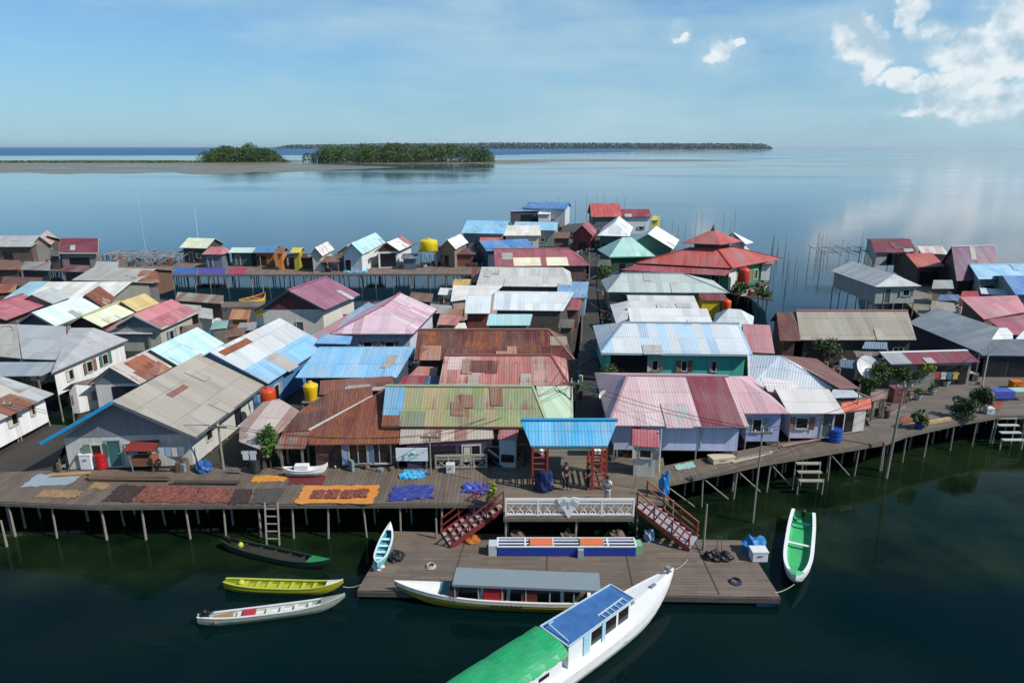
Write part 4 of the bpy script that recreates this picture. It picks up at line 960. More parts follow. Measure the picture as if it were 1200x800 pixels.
poly('house with a salmon pink roof at the right edge', [(1153, 374, 4.6), (1204, 365, 4.6), (1192, 346, 5.7), (1125, 348, 6.0)], roof='b8707a', alt='c07a84', rust=.0, dirt=.1, wall='6a5048')
poly('house with a deeper pink roof below the salmon pink one', [(1180, 392, 4.4), (1240, 392, 4.4), (1235, 364, 5.6), (1158, 374, 5.0)], roof='a85866', rust=0, dirt=.1, wall='6a5048')
house('house with a pale sky blue roof and grey gable at the right edge', (1147, 327), (1232, 326), 4.9, R=(1136, 310), zr=5.9, roof='8cc4e4', rust=0, dirt=.05, wall='9aa8a4', cap='a4d4ec', wins=(('f', .15, 1.2, .2, 1.6, 'shade'),))
house('strong blue roofed house with a grey gable in front of the pale sky blue one', (1190, 345), (1262, 345), 4.7, R=(1175, 323), zr=5.8, roof='3f86cc', rust=0, dirt=.05, wall='7f8894')
poly('pale awning roof in front of the strong blue roof', [(1150, 344, 3.8), (1190, 347, 3.8), (1192, 340, 4.2), (1148, 337, 4.2)], roof='c9d8e0', rust=0, wall='8a8a88', open_=True, name='awning', cat='awning')
house('steep house with a tall violet grey roof and black gable side', (1121, 329), (1173, 327), 4.2, R=(1115, 289), zr=7.9, roof='6f4a60', alt='80607a', rust=0, dirt=.1, wall='221c20', cap='d8d4d6', patches=((0, .53, 1, 0, 1, '8a5f72', {'label': 'lighter rose sheets on the right half'}),))
house('house with a scarlet orange roof and open front over the water', (1075, 313), (1108, 312), 4.9, R=(1061, 297), zr=5.9, roof='c24a30', alt='b8402c', rust=.05, dirt=.1, wall='4a342c', wins=(('f', .5, 4.0, .2, 1.8, 'shade'),), stilt='f')
house('far right house with a dark maroon roof and white front wall', (1025, 296), (1075, 295), 5.2, R=(1020, 281), zr=6.1, roof='78202f', alt='822a38', rust=0, dirt=.06, wall='a8a8a8', stilt='fl', floor=3.2, patches=())
poly('small white roofed house between the maroon and the scarlet orange roofs', [(1080, 297, 5.2), (1112, 298, 5.2), (1104, 288, 6.2), (1074, 288, 6.2)], roof='c8a8a0', alt='d8d4d0', rust=.2, wall='8a7a74')
house('grey planked house on tall stilts with a silver hip roof at the water edge', (1026, 336), (1080, 335), 5.3, D=(973, 317), kind='y', ap=321, rr=(.12, 1), roof='ced4d4', alt='d6dada', rust=0, dirt=.06, wall='a8aaa8', floor=3.3, stilt='flr', wdirt=.2, side2='aeb6b6')

# infill huts in the crowded yards
poly('orange planked hut in the yard behind the light cyan roof', [(268, 374, 4.2), (292, 374, 4.2), (294, 363, 4.9), (272, 362, 4.9)], roof='b0682c', alt='c88a50', rust=.3, wall='c87a3c', name='hut', cat='hut')
poly('white walled hut next to the pale side wall of the two tone roof', [(232, 372, 4.3), (250, 374, 4.3), (249, 362, 4.9), (235, 360, 4.9)], roof='b4b2aa', rust=.2, wall='c8c6be', name='hut', cat='hut')
poly('low brown lean-to at the back of the bare pale cyan roof', [(262, 396, 3.8), (286, 392, 3.8), (290, 383, 4.3), (268, 386, 4.3)], roof='6a4a3c', rust=.5, wall='4a3c34', name='lean_to', cat='lean-to')
poly('grey patched lean-to in the yard by the plum roofed house', [(276, 388, 3.8), (299, 386, 3.8), (301, 377, 4.2), (281, 378, 4.2)], roof='8a8e90', rust=.25, wall='5a5650', name='lean_to', cat='lean-to')
poly('salmon roofed lean-to on the right flank of the pink hip roof house', [(512, 380, 4.0), (534, 381, 4.0), (543, 371, 4.5), (516, 367, 4.5)], roof='b8645c', alt='c8847c', rust=.15, wall='5a4a44', name='lean_to', cat='lean-to')
poly('crumpled white canopy on the dark deck before the rusted hip roof', [(519, 388, 3.4), (548, 387, 3.4), (545, 378, 3.9), (526, 379, 3.9)], roof='cfd2d0', rust=0, wall='555', open_=True, name='canopy', cat='canopy')
poly('small white canopy on a stand left of the cream pink roof', [(513, 345, 4.4), (531, 346, 4.4), (530, 338, 4.8), (516, 337, 4.8)], roof='dcdcda', rust=0, open_=True, name='canopy', cat='canopy')
poly('small ochre roofed hut touching the back pier behind the cream pink roof', [(530, 334, 4.3), (551, 334, 4.3), (552, 327, 4.8), (532, 327, 4.8)], roof='c8a020', rust=.1, wall='a8623c', name='hut', cat='hut')
poly('brick red side wall hut left of the blotchy grey white roof', [(552, 331, 4.6), (561, 331, 4.6), (562, 313, 5.4), (553, 313, 5.4)], roof='7a2f28', rust=.2, wall='6a3028', name='hut', cat='hut')
poly('narrow dark green hut between alley and the turquoise pyramid roof', [(700, 312, 4.3), (716, 312, 4.3), (716, 304, 4.8), (702, 304, 4.8)], roof='4a5a50', rust=.3, wall='2a3a34', name='hut', cat='hut')
poly('rust roofed shed squeezed in left of the small dark red gabled hut', [(648, 279, 4.6), (668, 279, 4.6), (668, 272, 5.2), (650, 272, 5.2)], roof='7a5040', rust=.5, wall='6a5040', name='shed', cat='shed')
poly('brown boarded shed beneath the farthest blue roof on its right', [(640, 266, 4.6), (660, 266, 4.6), (661, 259, 5.2), (643, 259, 5.2)], roof='6a5a4e', rust=.4, wall='5f5046', name='shed', cat='shed')
poly('silver shed in front of the scarlet orange roofed house', [(1092, 338, 4.2), (1118, 338, 4.2), (1116, 328, 4.8), (1094, 328, 4.8)], roof='9a9c98', rust=.3, wall='7a6a5c', name='shed', cat='shed')
poly('blue cloth covered shed by the deck right of the silver hip roof', [(1098, 352, 3.8), (1124, 352, 3.8), (1124, 345, 4.2), (1102, 345, 4.2)], roof='3a5f94', rust=0, wall='4a4a4c', name='shed', cat='shed')
poly('mossy tan roof hut in the gap above the smooth dark grey roof', [(1090, 366, 4.0), (1122, 368, 4.0), (1118, 355, 4.6), (1092, 352, 4.6)], roof='9a9278', rust=.2, dirt=.6, wall='5a5446', name='hut', cat='hut')
poly('small red roofed hut before the pale sky blue roof', [(1125, 348, 3.9), (1148, 348, 3.9), (1146, 341, 4.3), (1128, 341, 4.3)], roof='a82c28', rust=.05, wall='8a3a34', name='hut', cat='hut')
poly('dull blue lean-to at the dark yard left of the cream wall house', [(984, 430, 3.7), (1006, 432, 3.7), (1002, 422, 4.2), (984, 421, 4.2)], roof='4f6478', rust=.2, wall='3a4450', name='lean_to', cat='lean-to')
poly('grey boarded kitchen shed on the alley by the rusted hip roof', [(654, 384, 4.0), (672, 384, 4.0), (674, 374, 4.5), (656, 374, 4.5)], roof='5f5a52', rust=.35, wall='5a544c', name='shed', cat='shed')
poly('dark tin shed on the far left pier between grey and maroon roofs', [(58, 300, 4.4), (70, 300, 4.4), (70, 294, 4.8), (60, 294, 4.8)], roof='5a5650', rust=.4, wall='5a5650', name='shed', cat='shed')
poly('brown open boat shelter left of the icy cyan roof on the pier', [(376, 307, 3.9), (398, 307, 3.9), (398, 300, 4.3), (379, 300, 4.3)], roof='7a5a48', rust=.5, open_=True, name='shelter', cat='shelter')
poly('dark stall under a brown awning before the white and red roofed house', [(470, 303, 4.0), (489, 303, 4.0), (490, 297, 4.4), (472, 297, 4.4)], roof='4f6a80', rust=.2, wall='5a6a74', name='stall', cat='stall')

poly('faded teal roof hut left of the orange planked hut', [(246, 386, 4.1), (266, 384, 4.1), (268, 375, 4.7), (250, 376, 4.7)], roof='5f9a94', rust=.25, wall='6a6a60', name='hut', cat='hut')
poly('long rusty shed along the low pier below the violet sheet', [(205, 352, 4.0), (262, 356, 4.0), (262, 346, 4.6), (208, 342, 4.6)], roof='8a6450', alt='9a9a92', rust=.45, altp=.5, wall='5a4a40', name='shed', cat='shed')
poly('grey plank hut with a bleached roof at the foot of the low pier', [(210, 366, 4.1), (234, 368, 4.1), (236, 358, 4.7), (214, 356, 4.7)], roof='aaa79c', rust=.15, wall='6f6a62', name='hut', cat='hut')
poly('brown roofed shed between the two tone roof and the light cyan roof', [(212, 394, 4.0), (238, 388, 4.0), (236, 378, 4.5), (214, 382, 4.5)], roof='755044', rust=.5, wall='5a4a40', name='shed', cat='shed')
poly('rusty roofed hut filling the far left corner of the back pier', [(-10, 316, 4.2), (22, 316, 4.2), (24, 305, 4.8), (-6, 304, 4.8)], roof='7a4a3a', rust=.6, wall='5f4638', name='hut', cat='hut')
poly('patched grey lean-to right of the rusty hut on the far left', [(24, 316, 4.0), (58, 317, 4.0), (60, 307, 4.6), (28, 306, 4.6)], roof='8f8c86', alt='7a5a4a', rust=.3, altp=.5, wall='4f443c', name='lean_to', cat='lean-to')
poly('low maroon lean-to on the pier edge below the maroon roofed house', [(72, 318, 3.9), (104, 319, 3.9), (105, 311, 4.4), (76, 310, 4.4)], roof='6f3038', rust=.3, wall='4a3c38', name='lean_to', cat='lean-to')
poly('pale tin shed at the pier edge left of the stick racks', [(110, 314, 3.9), (138, 315, 3.9), (139, 307, 4.4), (113, 306, 4.4)], roof='a8a8a2', rust=.25, wall='6a6258', name='shed', cat='shed')
poly('open boat shed with a dark roof before the long pale grey house', [(0, 334, 4.0), (48, 336, 4.0), (50, 325, 4.7), (4, 324, 4.7)], roof='5c4438', alt='8a3a34', rust=.5, altp=.4, open_=True, name='boat_shed', cat='shed')
poly('ochre and red striped shed at the left edge above the creamy white roof', [(-20, 344, 4.0), (18, 342, 4.0), (20, 333, 4.6), (-16, 333, 4.6)], roof='a8803c', alt='8a2c2c', rust=.3, altp=.5, wall='6a4a38', name='shed', cat='shed')
poly('brown shed standing on the dark deck below the pier, left of the small white canopy', [(478, 352, 3.8), (506, 354, 3.8), (508, 344, 4.4), (482, 342, 4.4)], roof='6f5548', rust=.5, wall='4a4038', name='shed', cat='shed')
poly('grey tin roof above the salmon lean-to near the pink hip house', [(500, 366, 3.9), (528, 368, 3.9), (530, 358, 4.4), (505, 356, 4.4)], roof='9a9a96', rust=.3, wall='565048', name='shed', cat='shed')
poly('rust striped shed left of the white roofed alley house', [(524, 374, 4.0), (544, 376, 4.0), (544, 362, 4.7), (526, 361, 4.7)], roof='9a6a54', alt='b0aaa0', altp=.5, rust=.5, wall='5a4a42', name='shed', cat='shed')
poly('blue tin hut at the plaza back left of the white canopy sheet', [(1010, 408, 4.2), (1040, 409, 4.2), (1040, 401, 4.7), (1014, 400, 4.7)], roof='5a7a94', rust=.2, wall='4a5058', name='hut', cat='hut')
poly('small rusted porch roof on the plaza right of the orange awning shop', [(1022, 470, 3.8), (1040, 466, 3.8), (1036, 457, 4.2), (1020, 460, 4.2)], roof='7a5040', rust=.5, open_=True, name='porch_roof', cat='porch roof')

# ================================================================ boardwalks and dock
PILE = plain('8f887b', .85, .6)
def deck(name, px, z, mat, th=.14, edges=(), step=1.9, brace=False, label=None, drop=-.8, rows=2, pw=.13, seed=1, piles=True):
    V = [at(x, y, z) for x, y in px]
    cen = sum(V, Vector())/len(V); cen.z = z
    rr = random.Random(seed)
    root = tag(bpy.data.objects.new(name, None), kind='structure'); COL.objects.link(root); root.location = cen
    build('planking', MB().slab(V, .07), mat, root)
    for e in edges:
        a, b = V[e], V[(e+1) % len(V)]
        m = MB(); d = Vector((0, 0, -.17)); m.bar(a+d, b+d, .10, .2)
        build('edge_beam', m, WOOD('6b6459'), root)
        if not piles: continue
        n_ = Vector((-(b-a).y, (b-a).x, 0)).normalized()
        n = max(1, int((b-a).length/step))
        for r in range(rows):
            for i in range(n+(1 if e == edges[-1] else 0)):
                p = a.lerp(b, (i+rr.uniform(-.12, .12)+.1)/n)+n_*(.12+r*rr.uniform(1.3, 1.9)); l = rr.uniform(-.16, .16)
                m = MB(); m.bar((p.x+l, p.y+l*.5, drop), (p.x, p.y, z-.08), pw*rr.uniform(.8, 1.2), seg=7, w2=pw*.85)
                build('pile', m, PILE, root)
                if brace and r == 0 and rr.random() < .45:
                    m = MB(); q = a.lerp(b, min(1, (i+.9)/n))+n_*.12
                    m.bar((q.x, q.y, .1), (p.x, p.y, z-.3), .08, seg=6); build('brace', m, PILE, root)
    return root
DK = plankmat('695d52', .24, True)
DK2 = plankmat('726759', .24, False)
deck('boardwalk', [(-90, 582), (0, 587), (112, 592), (300, 590), (592, 589), (592, 546), (300, 547), (60, 551), (-90, 556)], 2.2, DK, edges=(0, 1, 2, 3), rows=3, seed=2)
deck('boardwalk', [(590, 605), (743, 605), (743, 588), (784, 586), (776, 528), (714, 505), (668, 505), (600, 530), (590, 545)], 2.204, DK2, edges=(0, 2), rows=2, step=2.6, seed=3)
deck('boardwalk', [(781, 565), (900, 540), (1038, 517), (1022, 498), (900, 521), (776, 546)], 2.208, DK, edges=(0, 1), brace=True, rows=2, step=2.3, seed=4)
deck('boardwalk', [(1036, 518), (1062, 508), (1120, 495), (1166, 487), (1240, 486), (1240, 436), (1150, 434), (1010, 440), (1000, 470), (1020, 499)], 2.212, plankmat('6a6158', .3, False), edges=(0, 1, 2, 3), rows=3, step=1.8, seed=5)
deck('boardwalk', [(672, 506), (714, 506), (707, 420), (699, 340), (696, 284), (688, 284), (684, 340), (678, 420)], 2.2, plankmat('3c3835', .24, False), edges=(), seed=6)
deck('boardwalk', [(-60, 315), (190, 319), (200, 322), (420, 321), (560, 321), (690, 321), (690, 307), (560, 308), (420, 307), (200, 307), (-60, 300)], 2.2, plankmat('7a6a60', .3, True), edges=(0, 1, 2, 3, 4), rows=3, step=2.6, seed=7, pw=.16)
deck('boardwalk', [(-60, 350), (20, 352), (240, 360), (310, 359), (310, 353), (240, 354), (20, 345), (-60, 342)], 1.7, plankmat('70625a', .3, True), edges=(0, 1, 2), rows=2, step=2.4, seed=8)
deck('boardwalk', [(1060, 352), (1090, 382), (1130, 376), (1150, 352), (1240, 356), (1240, 330), (1120, 328), (1075, 322)], 2.1, plankmat('857c6e', .3, False), edges=(0, 1, 7), rows=2, step=2.2, seed=9)
deck('boardwalk', [(225, 410), (262, 402), (300, 380), (300, 362), (235, 366), (190, 392), (150, 408)], 1.9, plankmat('443c35', .3, False), edges=(0, 1), rows=2, step=2.0, seed=10)
deck('boardwalk', [(888, 455), (1012, 470), (1030, 440), (1010, 425), (1075, 424), (1075, 396), (930, 392), (888, 410)], 2.1, plankmat('4a443c', .3, False), edges=(), seed=11)
deck('boardwalk', [(705, 380), (740, 380), (760, 330), (860, 345), (905, 352), (900, 330), (860, 300), (714, 300), (697, 300), (700, 340)], 2.19, plankmat('3a352f', .3, False), edges=(), seed=12)
deck('boardwalk', [(470, 420), (672, 420), (684, 340), (690, 300), (560, 325), (520, 340), (500, 370), (480, 390)], 2.0, plankmat('3a352f', .3, False), edges=(), seed=13)
deck('boardwalk', [(560, 312), (690, 312), (712, 276), (700, 260), (600, 268), (540, 285)], 2.1, plankmat('453f3a', .3, False), edges=(), seed=14)
deck('boardwalk', [(-90, 556), (62, 551), (100, 500), (60, 497), (-90, 520)], 2.1, plankmat('3a342e', .3, False), edges=(), seed=20)  # dark sheet added at the left to block light under the decking
LIGHT_BLOCK_DECK = plankmat('3a342e', .3, False)  # dark planking for sheets added to block light below the houses
deck('boardwalk', [(62, 551), (300, 547), (592, 546), (668, 505), (680, 420), (480, 420), (350, 440), (262, 470), (100, 470)], 2.1, LIGHT_BLOCK_DECK, edges=(), seed=21)  # added under the central block, keeps the underside black
deck('boardwalk', [(714, 505), (776, 528), (900, 521), (1018, 498), (1010, 440), (888, 400), (707, 400)], 2.1, LIGHT_BLOCK_DECK, edges=(), seed=22)  # light-blocking sheet added under the right block
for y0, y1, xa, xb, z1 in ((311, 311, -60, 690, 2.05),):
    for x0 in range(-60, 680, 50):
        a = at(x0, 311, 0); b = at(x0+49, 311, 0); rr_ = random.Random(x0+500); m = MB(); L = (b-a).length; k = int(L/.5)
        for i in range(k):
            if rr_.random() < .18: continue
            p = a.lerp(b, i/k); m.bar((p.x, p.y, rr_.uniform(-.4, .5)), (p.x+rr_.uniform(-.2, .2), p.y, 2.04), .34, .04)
        root = thing('added_dark_screen', 'row of dark planks added to darken the gap under the back pier', 'dark screen', ((a.x+b.x)/2, a.y, 0), 'dark screens added under the back pier')
        build('planks', m, WOOD('3a3028'), root)  # planks added to darken the see-through space below the pier
# floating dock
DZ = .5
def make_dock():
    px = [(419, 691), (914, 699), (872, 633), (459, 622)]
    V = [at(x, y, DZ) for x, y in px]; cen = sum(V, Vector())/4; cen.z = 0
    root = thing('floating_dock', 'broad grey plank landing dock floating below the jetty', 'dock', cen)
    build('planking', MB().slab(V, .08), plankmat('6e6156', .23, False, L=3.0), root)
    for i in range(4):
        a, b = V[i], V[(i+1) % 4]; m = MB(); m.bar(a+Vector((0, 0, -.2)), b+Vector((0, 0, -.2)), .1, .26); build('edge_beam', m, WOOD('57504a'), root)
    for i in range(12):
        a = V[0].lerp(V[1], (i+.5)/12); m = MB(); m.box(a+Vector((0, .6, -.42)), (1.25, .9, .5)); build('float', m, plain('1e3a66', .4, .4), root)
    for i in range(7):
        a = V[1].lerp(V[2], (i+.5)/7); m = MB(); m.box(a+Vector((-.6, 0, -.42)), (.9, .7, .5)); build('float', m, plain('1e3a66', .4, .4), root)
    # panel seams: thin battens lying on the planks
    for f in (.22, .45, .66, .86):
        a = V[0].lerp(V[1], f); b = V[3].lerp(V[2], f); m = MB(); m.bar(a+Vector((0, .1, .012)), b+Vector((0, -.1, .012)), .06, .024); build('batten', m, WOOD('4f4943'), root)
    return V
DV = make_dock()

# railing of the jetty
def railing(label, p0, p1, h=1.0, n=14, col='e6e2dd', lat='e0d4d0', shield=True):
    a = at(*p0); b = at(*p1); d = (b-a); L = d.length; d.normalize()
    root = thing('railing', label, 'railing', ((a+b)/2))
    for i in range(5):
        p = a+d*(L*i/4); m = MB(); m.box(p+Vector((0, 0, h/2)), (.1, .1, h)); build('post', m, plain(col, .5, .2), root)
    for z, w in ((h-.06, .14), (h-.26, .07), (.08, .1)):
        m = MB(); m.bar(a+Vector((0, 0, z)), b+Vector((0, 0, z)), .09, w); build('rail', m, plain(col, .5, .2), root)
    m = MB(); z0, z1 = .13, h-.3
    for i in range(n):
        q0 = a+d*(L*(i+.08)/n); q1 = a+d*(L*(i+.92)/n)
        m.bar(q0+Vector((0, -.01, z0)), q1+Vector((0, -.01, z1)), .05); m.bar(q0+Vector((0, .03, z1)), q1+Vector((0, .03, z0)), .05)
        m.bar((q0+q1)/2+Vector((0, .06, z0)), (q0+q1)/2+Vector((0, .06, z1)), .04)
    build('lattice', m, plain(lat, .6, .3), root)
    if shield:
        c = a+d*(L*.49)+Vector((0, -.08, 0)); m = MB()
        pts = [(-.62, h+.05), (-.25, h+.14), (0, h+.06), (.25, h+.14), (.62, h+.05), (.5, h-.35), (.28, h-.55), (.1, .05), (0, -.1), (-.1, .05), (-.28, h-.55), (-.5, h-.35)]
        f = [c+Vector((x, -.03, z)) for x, z in pts]; bk = [c+Vector((x, .03, z)) for x, z in pts]; k = len(pts)
        m.add(f+bk, [tuple(range(k)), tuple(reversed(range(k, 2*k)))]+[(i, i+k, (i+1) % k+k, (i+1) % k) for i in range(k)])
        build('shield', m, plain('e4e6e6', .5, .1), root)
        m = MB()
        for sx in (-1, 1):
            for q in range(4): m.box(c+Vector((sx*(.16+.09*q), -.045, h-.12-.06*q)), (.07, .02, .3-.03*q), 0, sx*.5)
        m.box(c+Vector((0, -.045, h-.3)), (.12, .02, .4)); build('emblem', m, plain('b4bcc0', .5, .1), root)
railing('white railing with crossed lattice and a shield along the jetty edge', (593, 604, 2.21), (742, 604, 2.21))

def stairs(label, T, B, width=1.5, n=9, col='9c3a30', riser='a89088'):
    t = at(*T); b = at(*B); root = thing('staircase', label, 'stairs', (b.x, b.y, b.z))
    d = b-t; hd = Vector((d.x, d.y, 0)); side = Vector((-hd.y, hd.x, 0)).normalized()
    if side.y < 0: side = -side
    for k in (0, 1):
        o = side*width*k; m = MB(); m.bar(t+o+Vector((0, 0, -.1)), b+o+Vector((0, 0, .06)), .07, .26); build('stringer', m, plain(col, .6, .4), root)
        for h in (.5, .95):
            m = MB(); m.bar(t+o+Vector((0, 0, h)), b+o+Vector((0, 0, h)), .055, .07); build('handrail', m, plain('b06048' if T[0] > 650 else col, .6, .3), root)
        for f in (.02, .34, .67, .98):
            q = t+o+d*f; m = MB(); m.bar(q+Vector((0, 0, -.2)), q+Vector((0, 0, 1.0)), .07); build('post', m, plain(col, .6, .3), root)
    for i in range(n):
        f = (i+.5)/n; q = t+d*f+side*width/2; ang = math.atan2(hd.y, hd.x)
        m = MB(); m.box(q, (hd.length/n*.95, width-.08, .045), ang); build('step', m, plain(riser, .7, .4), root)
stairs('dark red staircase going down to the left of the white railing', (591, 594, 2.2), (528, 642, DZ), col='7a2c2a')
stairs('orange brown staircase going down to the right of the white railing', (745, 594, 2.2), (808, 646, DZ), col='94462f', riser='a09aa8')

# gate with the blue roof
def gate():
    zt = 5.05; c = at(665, 573, 2.2)
    root = thing('entrance_gate', 'village entrance gate with a flared bright blue roof on red lattice towers', 'gate', (c.x, c.y, 2.2))
    A = at(622, 522, 4.75); B = at(712, 522, 4.75)
    n_ = Vector((0, 1, 0))
    def pt(px, py, Y):
        # where the ray meets the vertical plane at depth Y
        u = (px-600)/800; v = (400-py)/800; t = Y/(CP+v*SP); return Vector((u*t, Y, H+(-SP+v*CP)*t))
    Yr = A.y+1.5; T0 = pt(610, 492, Yr); T1 = pt(724, 492, Yr)
    A2 = A+Vector((0, 3.0, 0)); B2 = B+Vector((0, 3.0, 0))
    m = MB(); m.slab([A, B, T1, T0], .06); m.slab([B2, A2, T0, T1], .06)
    build('roof', m, roofmat('1fa2d6', '34aede', 0, .3, .05, .3), root)
    m = MB(); m.bar(T0+Vector((0, 0, .04)), T1+Vector((0, 0, .04)), .25, .08); build('ridge_cap', m, plain('2a94c4', .4, .1), root)
    for q, s in ((A, 1), (A2, -1)):
        m = MB(); m.bar(q+Vector((.1, .15*s, -.18)), Vector((B.x, q.y, q.z))+Vector((-.1, .15*s, -.18)), .12, .3)
        build('eave_board', m, plain('b9c0a8', .6, .3), root)
    for x0, x1 in ((624, 641), (693, 709)):
        a = at(x0, 573, 2.21); b = at(x1, 573, 2.21)
        for yy in (.25, 2.4):
            for q in (a, b):
                m = MB(); m.bar((q.x, a.y+yy-.3, 2.21), (q.x, a.y+yy-.3, zt-.2), .12); build('post', m, plain('8e382a', .6, .3), root)
            m = MB()
            for k in range(7):
                z = 2.4+k*.36; m.box(((a.x+b.x)/2, a.y+yy-.3, z), (b.x-a.x, .05, .07))
            build('lattice', m, plain('963c2a', .6, .3), root)
        m = MB()
        for x in (a.x, b.x):
            for k in range(6): m.bar((x, a.y-.05, 2.5+k*.38), (x, a.y+2.1, 2.5+k*.38), .05)
        build('lattice', m, plain('8e382a', .6, .3), root)
    for px in (634, 697, 701):
        p = at(px, 529, 4.3); m = MB(); m.lathe((p.x, p.y-.1, 4.25), [(.03, -.05), (.13, 0), (.16, .12), (.11, .24), (.03, .28)], 10); build('lamp', m, plain('e8eaea', .3, 0), root)
gate()

# planter bench on the dock
def bench():
    a = at(583, 652, DZ); b = at(745, 652, DZ); L = b.x-a.x; y = a.y+.45; cx = (a.x+b.x)/2
    root = thing('planter_bench', 'long blue and white bench with two orange seats on the dock', 'bench', (cx, y, DZ))
    m = MB(); m.box((cx, y-.38, DZ+.27), (L, .07, .5)); m.box((cx, y+.38, DZ+.27), (L, .07, .5)); m.box((cx-L/2+.04, y, DZ+.27), (.07, .7, .5)); m.box((cx+L/2-.04, y, DZ+.27), (.07, .7, .5)); build('side_board', m, plain('1e3f9c', .4, .25), root)
    m = MB()
    for yy in (-.4, -.12, .18, .42): m.box((cx, y+yy, DZ+.56), (L+.05, .08, .06))
    for i in range(6): m.box((cx-L/2+L*i/5, y+.01, DZ+.57), (.09, .8, .07))
    build('frame', m, plain('d8dcde', .5, .2), root)
    m = MB(); m.box((cx, y, DZ+.1), (L-.2, .6, .1)); build('tray', m, plain('2a2a28', .9, .3), root)
    for f0, f1 in ((.235, .40), (.60, .77)):
        m = MB(); m.box((a.x+L*(f0+f1)/2, y-.05, DZ+.62), (L*(f1-f0), .62, .09)); build('seat', m, plain('d4764e', .6, .2), root)
    m = MB(); m.box((a.x-.25, y-.1, DZ+.3), (.42, .6, .6)); build('end_block', m, plain('c0c4c8', .6, .3), root)
    m = MB(); m.box((a.x+L*.60, y-.5, DZ+.24), (.3, .22, .48)); build('bracket', m, plain('9aa4a8', .6, .3), root)
    m = MB(); m.box((b.x+.18, y-.05, DZ+.3), (.34, .6, .55)); build('end_block', m, plain('7ab08a', .6, .3), root)
bench()

# ================================================================ boats
def hull_mesh(L, beam, sheer, rise_b, rise_s, draft=.15, fine_b=1.6, fine_s=2.5, sq=0.0, n=22, t=.05, floor=.12, flare=.75, inner=True):
    """open double curved hull, bow towards +x; returns outer, inner, rail builders"""
    def bm(s):
        if s > 0: return beam/2*max(.0, 1-s**(fine_b*1.6))**.9
        q = 1-(-s)**(fine_s*1.4)
        return beam/2*(sq+(1-sq)*max(0, q))
    def sh(s): return sheer+(rise_b*s**3 if s > 0 else rise_s*(-s)**3)
    def kl(s): return -draft+((sh(s)+draft)*.82*max(0, s-.55)**1.6/(.45**1.6) if s > .55 else ((sh(s)+draft)*.6*max(0, -s-.7)**1.5/(.3**1.5)*(1-sq) if s < -.7 else 0))
    xs = [-1+2*i/n for i in range(n+1)]
    prof = [(1, 1), (.97, .62), (flare, .22), (.35, .03), (0, 0)]
    def ring(s, off, fl=None):
        B = max(.02, bm(s)-off); z0 = kl(s); z1 = sh(s); pts = []
        for k, (w, h) in enumerate(prof):
            z = z0+(z1-z0)*h
            if fl is not None: z = max(z, fl)
            pts.append((w*B, z))
        full = [(-w, z) for w, z in pts]+[(w, z) for w, z in reversed(pts[:-1])]
        return full
    def loft(off, fl=None, x0=-1, x1=1, rev=False):
        m = MB(); vs_ = []; fs = []; use = [s for s in xs if x0 <= s <= x1]
        for s in use:
            for y, z in ring(s, off, fl): vs_.append(Vector((s*L/2, y, z)))
        k = 9
        for i in range(len(use)-1):
            for j in range(k-1):
                f = (i*k+j, i*k+j+1, (i+1)*k+j+1, (i+1)*k+j); fs.append(tuple(reversed(f)) if rev else f)
        fs.append(tuple(range(k)) if rev else tuple(reversed(range(k)))); fs.append(tuple((len(use)-1)*k+j for j in (range(k) if not rev else reversed(range(k)))))
        return m.add(vs_, fs)
    rail = MB(); vs_ = []; fs = []
    for s in xs:
        B = bm(s); z = sh(s)
        for y0, y1 in ((-B-.02, -max(0, B-t-.03)), (B+.02, max(0, B-t-.03))):
            vs_ += [Vector((s*L/2, y0, z)), Vector((s*L/2, y1, z)), Vector((s*L/2, y1, z+.035)), Vector((s*L/2, y0, z+.035))]
    for i in range(n):
        for g in (0, 4):
            for j in range(4):
                a = i*8+g+j; b_ = i*8+g+(j+1) % 4; fs.append((a, b_, b_+8, a+8))
    rail.add(vs_, fs)
    return loft, rail, bm, sh, kl
